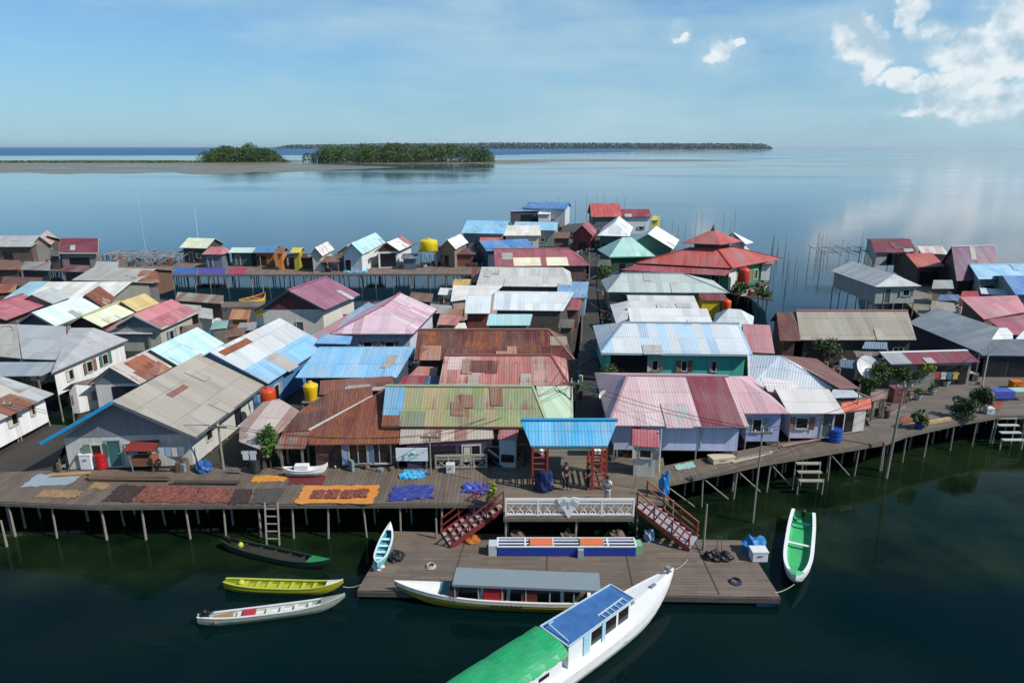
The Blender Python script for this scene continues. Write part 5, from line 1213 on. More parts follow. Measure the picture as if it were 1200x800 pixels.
def boat(name, label, stern, bow, z=.25, L=None, beam=.9, sheer=.42, rise_b=.35, rise_s=.15, hull='d8d8d4', inside='8a8a80', rim=None, thwarts=5, sq=0., deck_from=None, deckcol='e0e0dc', motor=True, cat='boat', fine_b=1.6, floor=.1, draft=.15, group='boats moored around the dock', lower=None, zoff=0., t=.05):
    s = at(stern[0], stern[1], z); b = at(bow[0], bow[1], z); d = b-s; Lw = L or d.length
    root = thing(name, label, cat, (0, 0, 0), group); LOCAL.add(root.name)
    loft, rail, bm, sh, kl = hull_mesh(Lw, beam, sheer, rise_b, rise_s, sq=sq, fine_b=fine_b, draft=draft, t=t)
    h = build('hull', loft(0), hullmat(hull), root)
    if lower:
        pass
    build('inner_hull', loft(t, floor, rev=True), plain(inside, .6, .4), h)
    build('gunwale', rail, plain(rim or hull, .4, .2), h)
    for i in range(thwarts):
        q = -.75+1.35*(i+.5)/thwarts; B = bm(q)-.04; m = MB(); m.box((q*Lw/2, 0, sh(q)-.1), (.17, 2*B, .035)); build('thwart', m, plain(rim or inside, .6, .3), root)
    if deck_from is not None:
        m = MB(); vs_ = []; n = 8
        for i in range(n+1):
            q = deck_from+(1-deck_from)*i/n; vs_ += [Vector((q*Lw/2, -bm(q), sh(q)+.04)), Vector((q*Lw/2, 0, sh(q)+.09)), Vector((q*Lw/2, bm(q), sh(q)+.04))]
        fs = []
        for i in range(n): a = i*3; fs += [(a, a+3, a+4, a+1), (a+1, a+4, a+5, a+2)]
        m.add(vs_, fs); build('foredeck', m, plain(deckcol, .4, .2), root)
    if motor:
        m = MB(); x = -Lw/2*.9; m.box((x, 0, sheer+.18), (.34, .24, .26), .1); m.lathe((x, 0, sheer+.3), [(.12, 0), (.13, .08), (.05, .14)], 10); m.bar((x-.1, 0, sheer+.1), (x-.55, .08, -.1), .05); m.bar((x+.1, 0, sheer+.22), (x+.5, .1, sheer+.3), .035)
        build('motor', m, plain('1c1c1e', .4, .3), root)
    c = (s+b)/2; root.location = (c.x, c.y, zoff); root.rotation_euler = (0, 0, math.atan2(d.y, d.x))
    return root, Lw, sh, bm
r_, L_, sh_, bm_ = boat('canoe', 'dark hulled canoe with a green bow beside the ladder', (262, 636), (388, 664), beam=.92, sq=.3, sheer=.34, hull='1f3a2c', inside='3a3430', rim='28382c', thwarts=5, deck_from=.62, deckcol='2f8a50')
m = MB(); m.lathe((-L_*.33, 0, .12), [(.13, 0), (.15, .3), (.1, .36), (.05, .42)], 12); build('fuel_can', m, plain('b8b838', .5, .3), r_)
r_, L_, sh_, bm_ = boat('canoe', 'yellow canoe with a pale bow tip', (264, 685), (403, 689), beam=.78, sq=.45, sheer=.36, hull='a8a424', inside='a8ae30', rim='b0b840', thwarts=7, deck_from=.72, deckcol='dcdcc8', motor=False)
m = MB(); m.lathe((-L_*.36, 0, .1), [(.16, 0), (.17, .34), (.12, .42), (.05, .46)], 12); build('fuel_can', m, plain('c0bc38', .5, .3), r_)
r_, L_, sh_, bm_ = boat('canoe', 'long narrow white and grey canoe, nearest the bottom left', (232, 727), (405, 705), beam=.68, sq=.35, sheer=.34, hull='8f9a90', inside='c9cfca', rim='cfd2cc', thwarts=7, deck_from=.66, deckcol='8a9088')
m = MB(); m.box((-L_*.16, 0, .3), (.55, .5, .12)); build('seat_cushion', m, plain('b0303c', .5, .2), r_)
m = MB(); m.box((-L_*.33, 0, .24), (.8, .45, .14), .2); build('plank_bundle', m, plain('9a7a58', .7, .4), r_)
r_, L_, sh_, bm_ = boat('canoe', 'small turquoise canoe pulled onto the left edge of the dock', (442, 668), (458, 624), z=DZ+.2, beam=.72, sheer=.35, hull='5fb6c0', inside='3f98aa', rim='cfe4e4', thwarts=4, motor=False, deck_from=.7, deckcol='d8e4e4', zoff=DZ+.14)
r_, L_, sh_, bm_ = boat('open_boat', 'open green boat with white sides and a motor, right of the dock', (941, 604), (931, 686), z=.4, beam=1.45, sheer=.55, rise_b=.35, hull='dfe2e0', inside='3fae6a', rim='e4e8e6', thwarts=1, sq=.85, floor=.2, fine_b=1.8, t=.13, deck_from=.78, deckcol='58b87c')
m = MB(); m.box((-L_*.34, 0, .5), (.16, 1.3, .04)); build('crossbar', m, plain('1f5a70', .5, .2), r_)
r_, L_, sh_, bm_ = boat('dinghy', 'slim white boat resting on the boardwalk below the rust porch', (332, 556), (385, 555), z=2.35, beam=.6, sheer=.3, hull='e4e4e2', inside='c8c8c4', rim='e8e8e6', thwarts=2, motor=False, deck_from=.1, deckcol='e6e6e4', zoff=2.38)
m = MB(); m.box((-.2, 0, .48), (.8, .42, .25), 0); build('cover', m, plain('e4e4e4', .5, .2), r_)
# boat with plum and yellow sides moored in the inner basin
r_, L_, sh_, bm_ = boat('open_boat', 'small yellow and magenta boat moored behind the plum roofed house', (281, 357), (311, 350), z=.8, beam=2.4, sheer=1.2, rise_b=.5, hull='cdb820', inside='8a2a5a', rim='d8c830', thwarts=3, motor=False)

def passenger_boat():
    bow = at(464, 690, .5); L = 11.6; bm_ = 1.35
    root, L, sh, bm = boat('passenger_boat', 'long narrow passenger boat with a flat grey canopy and olive yellow side', (742, 704), (463, 692), z=.5, beam=1.35, sheer=.62, rise_b=.42, rise_s=.2, hull='a89a3c', inside='2c5058', rim='e8e4d8', thwarts=6, motor=False, deck_from=.50, deckcol='e6e4e0', floor=.15)
    m = MB()
    for sd_ in (-1, 1):
        n = 24
        for i in range(n):
            q0, q1 = -1+2*i/n*.99, -1+2*(i+1)/n*.99
            m.add([Vector((q*L/2, sd_*(bm(q)*(1 if k else .985)+.015), sh(q)-(0 if k else .17))) for q, k in ((q0, 0), (q1, 0), (q1, 1), (q0, 1))], [(0, 1, 2, 3)])
    build('side_stripe', m, plain('e4e1d6', .4, .15), root)
    # canopy
    x0, x1 = -L*.36, L*.245; z = 1.45
    m = MB(); m.box(((x0+x1)/2, 0, z), (x1-x0, 1.3, .05)); m.box(((x0+x1)/2, .66, z-.03), (x1-x0, .03, .12)); m.box(((x0+x1)/2, -.66, z-.03), (x1-x0, .03, .12))
    build('canopy', m, plain('7f8c90', .5, .1), root)
    for i in range(7):
        x = x0+.1+(x1-x0-.2)*i/6
        for s in (-1, 1):
            m = MB(); m.bar((x, s*.58, .55), (x, s*.58, z-.03), .05); build('post', m, plain('b8bcb8', .5, .2), root)
    for x, w, c in ((.55, .95, 'b8202c'), (-1.1, .75, '6e2a24'), (2.45, .35, '6a3038')):
        m = MB(); m.box((x+.3, .56, 1.0), (w, .04, .75)); build('curtain', m, plain(c, .7, .3), root)
    m = MB(); m.box((L*.265, 0, .72), (.9, .9, .25)); build('engine_cover', m, plain('3f7478', .6, .3), root)
    # lettering-like dark name strokes on the side were unreadable: small dark dashes
    m = MB()
    for k in range(7): m.box((.9-k*.22, bm(.1)+.012, .42), (.12, .012, .1))
    build('name_marks', m, plain('3a3420', .6, .1), root)
    return root
passenger_boat()

def big_boat():
    hd = R_(42); ux, uy = math.cos(hd), math.sin(hd)
    bow = at(789, 668, 1.35); L = 15.5; beam = 2.05
    root = thing('ferry_boat', 'big white boat with a blue cabin roof and a green tarpaulin, bow on the dock', 'boat', (0, 0, 0), 'boats moored around the dock')
    loft, rail, bm, sh, kl = hull_mesh(L, beam, .85, .6, .1, draft=.35, fine_b=2.1, sq=.8, n=30)
    h = build('hull', loft(0), hullmat('e9eae8'), root)
    build('gunwale', rail, plain('e6e6e4', .4, .1), h)
    # deck
    m = MB(); vs_ = []; n = 24
    for i in range(n+1):
        q = -1+1.995*i/n; vs_ += [Vector((q*L/2, -bm(q)+.04, sh(q)+.02)), Vector((q*L/2, 0, sh(q)+.10)), Vector((q*L/2, bm(q)-.04, sh(q)+.02))]
    fs = []
    for i in range(n): a = i*3; fs += [(a, a+3, a+4, a+1), (a+1, a+4, a+5, a+2)]
    m.add(vs_, fs); build('deck', m, plain('e4e5e3', .45, .12), h)
    X = lambda along: L/2+along
    # cabin under the blue roof
    a0, a1 = -8.1, -4.05
    def wr(al): return .72+(.60-.72)*(al-a0)/(a1-a0)
    zr = 2.05
    m = MB(); P0 = [Vector((X(a0), -wr(a0), 0)), Vector((X(a1), -wr(a1), 0)), Vector((X(a1), wr(a1), 0)), Vector((X(a0), wr(a0), 0))]
    for i in range(4): m.wall(P0[i]*.95 if False else P0[i], P0[(i+1) % 4], [(0, zr-.04), (1, zr-.04)], .9)
    cab = build('cabin', m, plain('e2e6e6', .45, .12), root)
    g = .08; RP = [Vector((X(a0)-.1, -wr(a0)-g, zr)), Vector((X(a1)+.15, -wr(a1)-g, zr)), Vector((X(a1)+.15, wr(a1)+g, zr)), Vector((X(a0)-.1, wr(a0)+g, zr))]
    build('cabin_roof', MB().slab(RP, .05), plain('3f6da6', .45, .6), cab)
    m = MB()
    for i in range(4): m.bar(RP[i]+Vector((0, 0, .02)), RP[(i+1) % 4]+Vector((0, 0, .02)), .05, .05)
    m.bar(Vector((X(a1)-.2, -.3, zr+.03)), Vector((X(a1)-1.9, -.36, zr+.03)), .05); 
    for k in range(6): m.bar(Vector((X(a1)-.25-k*.3, -.3-.01*k, zr+.03)), Vector((X(a1)-.25-k*.3, -.6-.02*k, zr+.03)), .04)
    m.bar(Vector((X(a0)+.1, -.6, zr+.04)), Vector((X(a0)+.1, .5, zr+.2)), .04); m.bar(Vector((X(a0)+.1, .5, zr+.2)), Vector((X(a0)+.5, .65, zr+.04)), .04)
    build('roof_rail', m, plain('b8ccd8', .4, .1), cab)
    def pane(side, al0, al1, z0, z1):
        p = Vector((X(al0), side*(wr(al0)+.012), 0)); q = Vector((X(al1), side*(wr(al1)+.012), 0)); m = MB()
        m.add([p+Vector((0, 0, z0)), q+Vector((0, 0, z0)), q+Vector((0, 0, z1)), p+Vector((0, 0, z1))], [(0, 1, 2, 3)]); build('window', m, glassmat(), cab)
    for side in (-1, 1):
        for al0, al1 in ((-4.9, -4.2), (-5.8, -5.05), (-6.7, -6.05)): pane(side, al0, al1, 1.2, 1.85)
        p = Vector((X(-5.92), side*(wr(-5.92)+.03), 1.5))
        for q, w_ in ((p, .2), (p+Vector((-1.1, side*.035, 0)), .38)):
            m = MB(); m.box(q, (w_, .03, 1.0), 0); build('light_blue_panel', m, plain('9ccfe0', .5, .1), cab)
    m = MB(); m.add([Vector((X(a1)+.012, -.45, 1.25)), Vector((X(a1)+.012, .45, 1.25)), Vector((X(a1)+.012, .45, 1.85)), Vector((X(a1)+.012, -.45, 1.85))], [(0, 1, 2, 3)]); build('window', m, glassmat(), cab)
    # aft cabin wall and tarpaulin
    m = MB(); m.box((X(-11.5), 0, 1.35), (6.0, 1.5, .9)); build('aft_cabin', m, plain('e0e3e3', .5, .15), root)
    for k in range(4):
        m = MB(); m.box((X(-9.5-k*1.1), -.76, 1.35), (.55, .02, .16)); build('porthole', m, glassmat(), root)
    m = MB(); nx, ny = 26, 12; vs_ = []; rr = random.Random(3)
    for i in range(nx+1):
        for j in range(ny+1):
            x = X(-8.25-6.4*i/nx); t = -1+2*j/ny; y = t*1.04+.16
            z = 2.12-.26*abs(t)**3+.02*math.sin(i*.9+j*.7)*(1-abs(t))-.04*(i % 8 == 3)+rr.uniform(-.008, .008)
            if abs(t) > .99: z -= .12+.05*math.sin(i*2.1)
            vs_.append(Vector((x, y, z)))
    fs = [(i*(ny+1)+j, (i+1)*(ny+1)+j, (i+1)*(ny+1)+j+1, i*(ny+1)+j+1) for i in range(nx) for j in range(ny)]
    m.add(vs_, fs); build('tarpaulin', m, tarpmat('12a060'), root)
    m = MB(); m.lathe((X(-.45), 0, sh(.95)+.08), [(.09, 0), (.09, .22), (.13, .25), (.12, .32)], 10); m.bar((X(-.45), -.2, sh(.95)+.22), (X(-.45), .2, sh(.95)+.22), .06); build('bow_post', m, plain('8a8c8c', .5, .2), root)
    for al in (-1.6, -3.2):
        m = MB(); m.box((X(al), 0, sh(1+2*al/L)+.12), (.35, .16, .06)); build('hatch', m, plain('7f8488', .5, .2), root)
    root.location = (bow.x-ux*L/2, bow.y-uy*L/2, 0); root.rotation_euler = (0, 0, hd)
big_boat()

# ================================================================ sheets, mats, heaps
def sheet(name, label, px, z, mat, cat, wr=.03, n=10, group=None, origin=None):
    V = [at(x, y, z) for x, y in px]; rr = random.Random(int(px[0][0]*13+px[0][1]))
    m = MB(); vs_ = []
    for i in range(n+1):
        for j in range(n+1):
            s, t = i/n, j/n; p = (V[0]*(1-s)+V[1]*s)*(1-t)+(V[3]*(1-s)+V[2]*s)*t
            e_ = .09 if i in (0, n) or j in (0, n) else .04; p = p+Vector((rr.uniform(-e_, e_), rr.uniform(-e_, e_), wr*(rr.random()*.6+.4*abs(math.sin(i*.9+px[0][0]+j*.5)))+.012)); vs_.append(p)
    k = n+1; top = len(vs_); vs_ += [Vector((p.x, p.y, z+.004)) for p in list(vs_)]
    fs = [(i*k+j, (i+1)*k+j, (i+1)*k+j+1, i*k+j+1) for i in range(n) for j in range(n)]
    fs += [tuple(top+q for q in reversed(f)) for f in list(fs)]
    for i in range(n):
        for (a, b) in ((i*k, (i+1)*k), ((i+1)*k+n, i*k+n), (i+1, i) if False else (i+1, i), (n*k+i, n*k+i+1)): fs.append((a, top+a, top+b, b))
    m.add(vs_, fs); c = sum(V, Vector())/4
    return build(name, m, mat, None, origin=c, label=label, cat=cat, group=group)
def lumpmat(c1, c2, sc=7.):
    m, nt, b = newmat('heaped_seaweed'); tc = nt.new('ShaderNodeTexCoord').outputs['Object']
    n = nt.noise(tc, sc, 5, .7); nt.link(nt.mix(nt.ramp(n, .35, .65), hx(c1), hx(c2)), b.inputs['Base Color']); b.inputs['Roughness'].default_value = .8
    bp = nt.new('ShaderNodeBump'); bp.inputs['Strength'].default_value = 1; bp.inputs['Distance'].default_value = .08; nt.link(n, bp.inputs['Height']); nt.link(bp.outputs[0], b.inputs['Normal']); return m
SW = lumpmat('4a2420', '9a5a4c'); SWD = lumpmat('241c1c', '4a3430'); TAN = lumpmat('7a6248', 'a88a60')
g = 'mats of seaweed drying on the boardwalk'
sheet('drying_mat', 'near black drying mat, leftmost of the dark mats', [(120, 587), (152, 588), (172, 570), (142, 568)], 2.21, SWD, 'mat', .06, group=g)
sheet('drying_mat', 'widest mat of red brown seaweed drying on the boardwalk', [(154, 588), (222, 589), (234, 571), (174, 570)], 2.21, SW, 'mat', .10, group=g)
sheet('drying_mat', 'mid sized red brown seaweed mat right of the widest one', [(225, 589), (266, 590), (275, 573), (236, 571)], 2.21, SW, 'mat', .09, group=g)
sheet('drying_mat', 'dark maroon mat between the seaweed and the ladder', [(268, 590), (292, 590), (298, 573), (277, 573)], 2.21, SWD, 'mat', .05, group=g)
sheet('drying_mat', 'charcoal net mat spread just above the ladder', [(294, 590), (323, 590), (334, 572), (300, 573)], 2.21, lumpmat('3a3836', '57524c'), 'mat', .04, group=g)
sheet('drying_mat', 'thin tan mat near the left end of the boardwalk', [(40, 582), (88, 584), (98, 575), (52, 574)], 2.21, TAN, 'mat', .04, group=g)
sheet('drying_mat', 'round edged sand coloured mat beside the wet patch', [(104, 573), (124, 573), (128, 566), (110, 565)], 2.21, TAN, 'mat', .03, group=g)
sheet('tarpaulin', 'pale blue grey plastic sheet lying flat left of the mats', [(22, 571), (80, 568), (98, 555), (44, 556)], 2.21, tarpmat('8fa0ac'), 'tarpaulin', .03)
sheet('tarpaulin', 'bright orange tarpaulin carrying four dark heaps', [(345, 590), (436, 590), (446, 569), (357, 569)], 2.21, tarpmat('d2862c'), 'tarpaulin', .04)
for i, (x, y) in enumerate(((373, 579), (390, 579), (408, 579), (424, 578))):
    p = at(x, y, 2.27); m = MB(); k_ = 5
    for a1 in range(k_):
        for b1 in range(k_+2): m.box(p+Vector((-.26+.13*a1+random.uniform(-.04, .04), -.38+.125*b1+random.uniform(-.04, .04), .03)), (.15, .15, random.uniform(.05, .11)), random.uniform(0, 1.5))
    build('seaweed_heap', m, SW, None, origin=p, label=['leftmost', 'second from left', 'third from left', 'rightmost'][i]+' of the dark red heaps on the orange tarpaulin', cat='heap', group='heaps on the orange tarpaulin')
sheet('tarpaulin', 'royal blue tarpaulin right of the orange one', [(455, 587), (507, 584), (508, 569), (462, 571)], 2.21, tarpmat('28388a'), 'tarpaulin', .12)
sheet('tarpaulin', 'crumpled violet blue tarpaulin beside the thin post', [(542, 577), (571, 580), (573, 569), (545, 567)], 2.21, tarpmat('3a4aa8'), 'tarpaulin', .22)
sheet('tarpaulin', 'small bright cyan sheet bundled under the sign', [(468, 561), (496, 561), (500, 553), (472, 552)], 2.21, tarpmat('2f9fd0'), 'tarpaulin', .18)
sheet('drying_mat', 'long narrow amber mat below the green bush', [(294, 565), (334, 564), (338, 557), (298, 558)], 2.21, tarpmat('cc8a30'), 'mat', .05)
sheet('drying_mat', 'flat dark red sheet in front of the slim white boat', [(338, 567), (378, 567), (381, 557), (342, 557)], 2.21, plain('6e2a2c', .6, .3), 'mat', .02)
sheet('tarpaulin', 'pale teal sheet lying on the sloping walkway', [(793, 551), (815, 547), (812, 541), (792, 545)], 2.22, tarpmat('8fb8b4'), 'tarpaulin', .04)
sheet('drying_mat', 'rust coloured mat by the blue pot on the plaza', [(1052, 495), (1082, 494), (1085, 487), (1058, 488)], 2.22, lumpmat('6a3a26', '9a5c3c'), 'mat', .05)
sheet('drying_mat', 'copper brown mat behind the round bush at the plaza edge', [(1150, 481), (1172, 480), (1176, 470), (1156, 470)], 2.22, lumpmat('6a3420', '96502c'), 'mat', .04)
# ================================================================ people
def person(label, px, py, z, face=0, shirt='1c1c20', trousers='1a1c22', skin=(.22, .12, .08), hair='0c0b0b', h=1.66, arm=(0.25, .1), shorts=False):
    k = h/1.7; root = thing('person', label, 'person', (0, 0, 0))
    def skin_mesh(name, pts, edges, rad, mat, par, sub=1, rootv=0):
        me = bpy.data.meshes.new(name); me.from_pydata([tuple(Vector(p)*k) for p in pts], edges, []); o = bpy.data.objects.new(name, me); COL.objects.link(o); o.parent = par
        md = o.modifiers.new('Skin', 'SKIN'); me.skin_vertices[0].data
        for i, r in enumerate(rad): me.skin_vertices[0].data[i].radius = ((r if not isinstance(r, tuple) else r[0])*k, (r if not isinstance(r, tuple) else r[1])*k); me.skin_vertices[0].data[i].use_root = (i == rootv)
        md.use_smooth_shade = True; s = o.modifiers.new('Sub', 'SUBSURF'); s.levels = sub; s.render_levels = sub
        me.materials.append(mat); return o
    sk, nt, b = newmat('skin'); b.inputs['Base Color'].default_value = skin+(1,); b.inputs['Roughness'].default_value = .55
    a0, a1 = arm
    P = [(0, 0, .93), (0, 0, 1.12), (0, 0, 1.34), (0, 0, 1.46), (0, .005, 1.53), (0, -.01, 1.60), (0, -.01, 1.67),   # pelvis..head
         (.10, 0, .88), (.11, -.02, .50), (.12, .02, .09), (.12, -.12, .03),
         (-.10, 0, .88), (-.12, .03, .50), (-.12, .06, .09), (-.13, -.07, .03),
         (.19, 0, 1.40), (.25, .02, 1.13), (.24, -.10-a0*.4, .90+a0*.5), (.23, -.15-a0*.5, .84+a0*.6),
         (-.19, 0, 1.40), (-.25, .02, 1.13), (-.25, -.08-a1*.4, .90+a1*.5), (-.24, -.13-a1*.5, .84+a1*.6)]
    E = [(0, 1), (1, 2), (2, 3), (3, 4), (4, 5), (5, 6), (0, 7), (7, 8), (8, 9), (9, 10), (0, 11), (11, 12), (12, 13), (13, 14), (2, 15), (15, 16), (16, 17), (17, 18), (2, 19), (19, 20), (20, 21), (21, 22)]
    Rr = [.12, (.125, .09), (.15, .10), .055, .052, (.078, .092), (.055, .065), .085, .055, .04, .032, .085, .055, .04, .032, .052, .042, .03, .026, .052, .042, .03, .026]
    body = skin_mesh('body', P, E, Rr, sk, root, 2)
    tr = plain(trousers, .8, .2); st = plain(shirt, .8, .2)
    low = .50 if shorts else .12
    skin_mesh('trousers', [(0, 0, .98), (.10, 0, .88), (.11, -.02, .50), (.12, .015, low), (-.10, 0, .88), (-.12, .03, .50), (-.12, .055, low)] , [(0, 1), (1, 2), (2, 3), (0, 4), (4, 5), (5, 6)], [(.145, .11), .105, .075, .06, .105, .075, .06], tr, root)
    skin_mesh('shirt', [(0, 0, .96), (0, 0, 1.15), (0, 0, 1.36), (0, 0, 1.44), (.19, 0, 1.395), (.235, .02, 1.2), (-.19, 0, 1.395), (-.235, .02, 1.2)], [(0, 1), (1, 2), (2, 3), (2, 4), (4, 5), (2, 6), (6, 7)], [(.155, .115), (.15, .11), (.17, .12), .07, .07, .062, .07, .062], st, root)
    m = MB(); m.lathe((0, .012*k, 1.615*k), [(.088*k, 0), (.098*k, .045*k), (.088*k, .09*k), (.05*k, .12*k), (.01, .13*k)], 14); build('hair', m, plain(hair, .6, .2), root, smooth=True)
    m = MB()
    for sx in (-1, 1): m.lathe((sx*.03*k, -.092*k, 1.60*k), [(.004, -.006), (.011, 0), (.004, .007)], 8)
    m.box((0, -.088*k, 1.545*k), (.045*k, .012, .01)); build('eyes_and_mouth', m, plain('100c0a', .4, 0), root)
    m = MB(); m.bar((0, -.085*k, 1.60*k), (0, -.108*k, 1.565*k), .014*k, w2=.026*k, seg=6)
    for sx in (-1, 1): m.box((sx*.088*k, 0, 1.59*k), (.014, .035, .055))
    build('nose_and_ears', m, sk, root)
    for idx, sx in ((18, 1), (22, -1)):
        w = Vector(P[idx])*k; d = (Vector(P[idx])-Vector(P[idx-1])).normalized(); s = Vector((1, 0, 0)); u = d.cross(s).normalized(); m = MB()
        m.bar(w, w+d*.085*k, .03*k, .075*k, 8)
        for f in range(4):
            q = w+d*.08*k+u*((f-1.5)*.02*k); ln = (.06, .075, .07, .052)[f]*k
            m.bar(q, q+d*ln*.55, .017*k, seg=6); m.bar(q+d*ln*.5, q+d*ln*.95+s*(-sx)*.018*k, .015*k, seg=6)
        q = w+d*.03*k-u*.035*k; m.bar(q, q+d*.045*k-u*.02*k, .02*k, seg=6)
        build('hand', m, sk, root)
    p = at(px, py, z); root.location = (p.x, p.y, z); root.rotation_euler = (0, 0, face)
    return root
person('person in dark clothes standing in the middle under the blue gate roof', 663, 574, 2.22, .4, '16161a', '1c1e26', arm=(.5, .1), h=1.7)
person('person in black leaning by the right lattice tower of the gate', 689, 573, 2.22, -1.2, '121216', '121216', arm=(.2, .4), h=1.6)
person('person in white shirt and pale trousers behind the white railing', 711, 590, 2.22, 2.6, 'd4d8de', 'b9bcc4', arm=(.35, .2), h=1.66)

# ================================================================ poles, wires, tanks, dishes
def pole(label, px, py, z0, ztop, w=.16, arm=True, lean=0., group='utility poles', name='utility_pole', col='8f887c', cat='pole', lamp=False):
    p = at(px, py, z0); p.z = min(z0, -.6 if z0 < 1 else z0)
    root = thing(name, label, cat, p, group)
    m = MB(); m.bar(p, (p.x+lean, p.y, ztop), w, seg=8, w2=w*.7); build('shaft', m, plain(col, .8, .5), root)
    if arm:
        m = MB(); m.bar((p.x+lean-.55, p.y-.08, ztop-.35), (p.x+lean+.55, p.y-.08, ztop-.35), .08, .1); build('crossarm', m, plain('6f685e', .8, .4), root)
        for dx in (-.45, 0, .45):
            m = MB(); m.lathe((p.x+lean+dx, p.y-.08, ztop-.29), [(.03, 0), (.05, .04), (.03, .08), (.045, .12), (.015, .15)], 8); build('insulator', m, plain('c8c8c4', .3, .1), root)
    return Vector((p.x+lean, p.y-.08, ztop-.2))
PT = {}
PT['a'] = pole('grey pole in the water below the white waterside house', 36, 551, 0, 5.1, lean=-.8)
PT['b'] = pole('pole with crossarm between the grey gable house and the striped shack', 262, 549, 2.2, 5.3)
PT['c'] = pole('thin pole in front of the shop front with the purple wall', 505, 556, 2.2, 5.0, w=.1)
PT['d'] = pole('pole at the alley mouth just behind the blue gate roof', 668, 510, 2.2, 6.3)
PT['e'] = pole('pole rising through the walkway before the lavender walls', 882, 612, 0, 6.0, w=.13)
PT['f'] = pole('tall weathered pole standing in the water at the plaza corner', 1038, 560, 0, 6.7, w=.2, lean=.2)
PT['g'] = pole('pole halfway along the alley on its left side', 681, 400, 2.2, 7.0)
PT['h'] = pole('pale post in front of the arched canopies', 1151, 452, 2.2, 5.6, w=.12, arm=False, col='c8ccd0')
PT['i'] = pole('farthest pole along the alley', 690, 330, 2.2, 7.2)
PT['j'] = pole('slim post beside the orange brown staircase top', 742, 612, 0, 5.0, w=.07, arm=False)
PT['k'] = pole('slim post beside the crumpled violet blue tarpaulin', 553, 600, 0, 3.6, w=.08, arm=False)
PT['l'] = pole('pole on the walkway by the blue water tub', 1000, 505, 2.2, 5.6, w=.1, arm=False)
PT['m'] = pole('pole behind the back pier near the cyan roof', 434, 322, 0, 6.5, w=.16, arm=False)
PT['n'] = pole('white lamp post at the right side of the gate square', 772, 553, 2.2, 5.0, w=.09, arm=False, col='c4c8cc')
PT['o'] = pole('pole on the back pier before the steel blue roof', 309, 345, 0, 5.6, w=.16, arm=False)
def wire(label, pts, sag=.3):
    m = MB(); 
    for a, b in zip(pts[:-1], pts[1:]):
        for off in (-.45, .45):
            q = None
            for i in range(13):
                t = i/12; p = a.lerp(b, t)+Vector((off, 0, -sag*4*t*(1-t)))
                if q is not None: m.bar(q, p, .022, seg=4)
                q = p
    build('power_cable', m, plain('1c1c1e', .6, 0), None, origin=pts[0], label=label, cat='cable', group='overhead cables')
wire('sagging cable pair crossing in front of the faded pink roof', [PT['d'], PT['e'], PT['f']], .35)
wire('cable pair running up the alley', [PT['d'], PT['g'], PT['i']], .3)
wire('cable pair above the boardwalk from the leaning pole to the shop front', [PT['a'], PT['b'], PT['c'], PT['d']], .5)
def tank(label, px, py, z, r, h, col, taper=1., legs=True, name='water_tank'):
    p = at(px, py, z); root = thing(name, label, 'water tank', (p.x, p.y, 2.2), 'water tanks')
    m = MB(); m.lathe(p, [(r*taper*.98, 0), (r*taper, .05), (r*(taper+1)/2, h*.5), (r, h*.82), (r*.97, h*.86), (r*.5, h*.97), (r*.25, h), (r*.24, h+.06)], 20); build('shell', m, plain(col, .35, .15), root, smooth=True)
    m = MB(); m.lathe(p+Vector((0, 0, h+.05)), [(r*.27, 0), (r*.27, .05), (r*.1, .08)], 14); build('lid', m, plain(col, .4, .1), root)
    if legs:
        m = MB(); m.box(p+Vector((0, 0, -.05)), (r*2.1, r*2.1, .08)); build('platform', m, WOOD(), root)
        for sx in (-1, 1):
            for sy in (-1, 1):
                m = MB(); m.bar((p.x+sx*r*.9, p.y+sy*r*.9, 1.0), (p.x+sx*r*.9, p.y+sy*r*.9, p.z-.09), .09); build('leg', m, WOOD(), root)
tank('orange red water tank between the grey gable house and the brown roofs', 315, 473, 4.0, .52, 1.15, 'c2481c')
tank('yellow water tank below the corner of the sky blue roof', 365, 468, 4.1, .52, 1.25, 'e0b418', taper=.72)
tank('red water tank on the green wall of the red hall', 871, 330, 3.8, .8, 1.9, 'c83a34')
tank('yellow box like tank on a dark stand in the back row', 502, 293, 5.0, 1.5, 1.8, 'd8c018')
tank('orange tank standing on the crowded inner deck near the pink roofs', 851, 362, 3.4, .5, 1.1, 'd8541c')
def dish(label, px, py, z, r=.8, stand=2.2):
    p = at(px, py, z); root = thing('satellite_dish', label, 'satellite dish', (p.x, p.y, stand), 'satellite dishes')
    m = MB(); vs_ = []; fs = []; n = 20; M = Euler((R_(52), 0, R_(10))).to_matrix()
    for j in range(5):
        rr_ = r*j/4
        for i in range(n): a = 2*math.pi*i/n; vs_.append(p+M @ Vector((rr_*math.cos(a), rr_*math.sin(a), (rr_/r)**2*r*.28)))
    for j in range(4):
        for i in range(n): fs.append((j*n+i, j*n+(i+1) % n, (j+1)*n+(i+1) % n, (j+1)*n+i))
    m.add(vs_, fs); m.add([v-M @ Vector((0, 0, .03)) for v in vs_], [tuple(reversed(f)) for f in fs]); build('reflector', m, plain('d4d6d4', .4, .15), root, smooth=True)
    m = MB(); f = p+M @ Vector((0, 0, r*.85))
    for a in (0, 2.1, 4.2): m.bar(p+M @ Vector((r*.98*math.cos(a), r*.98*math.sin(a), r*.28)), f, .025)
    m.lathe(f-Vector((0, 0, .06)), [(.05, 0), (.07, .06), (.03, .12)], 8); build('feed_arm', m, plain('8a8c8c', .4, .1), root)
    m = MB(); m.bar((p.x, p.y+.05, stand), p+Vector((0, .05, 0)), .07, seg=8); build('mast', m, plain('8a8c8c', .5, .2), root)
dish('large white satellite dish beside the plaza trees', 1016, 432, 3.6, 1.05)
dish('small white dish on a post at the alley mouth', 709, 465, 4.6, .45)
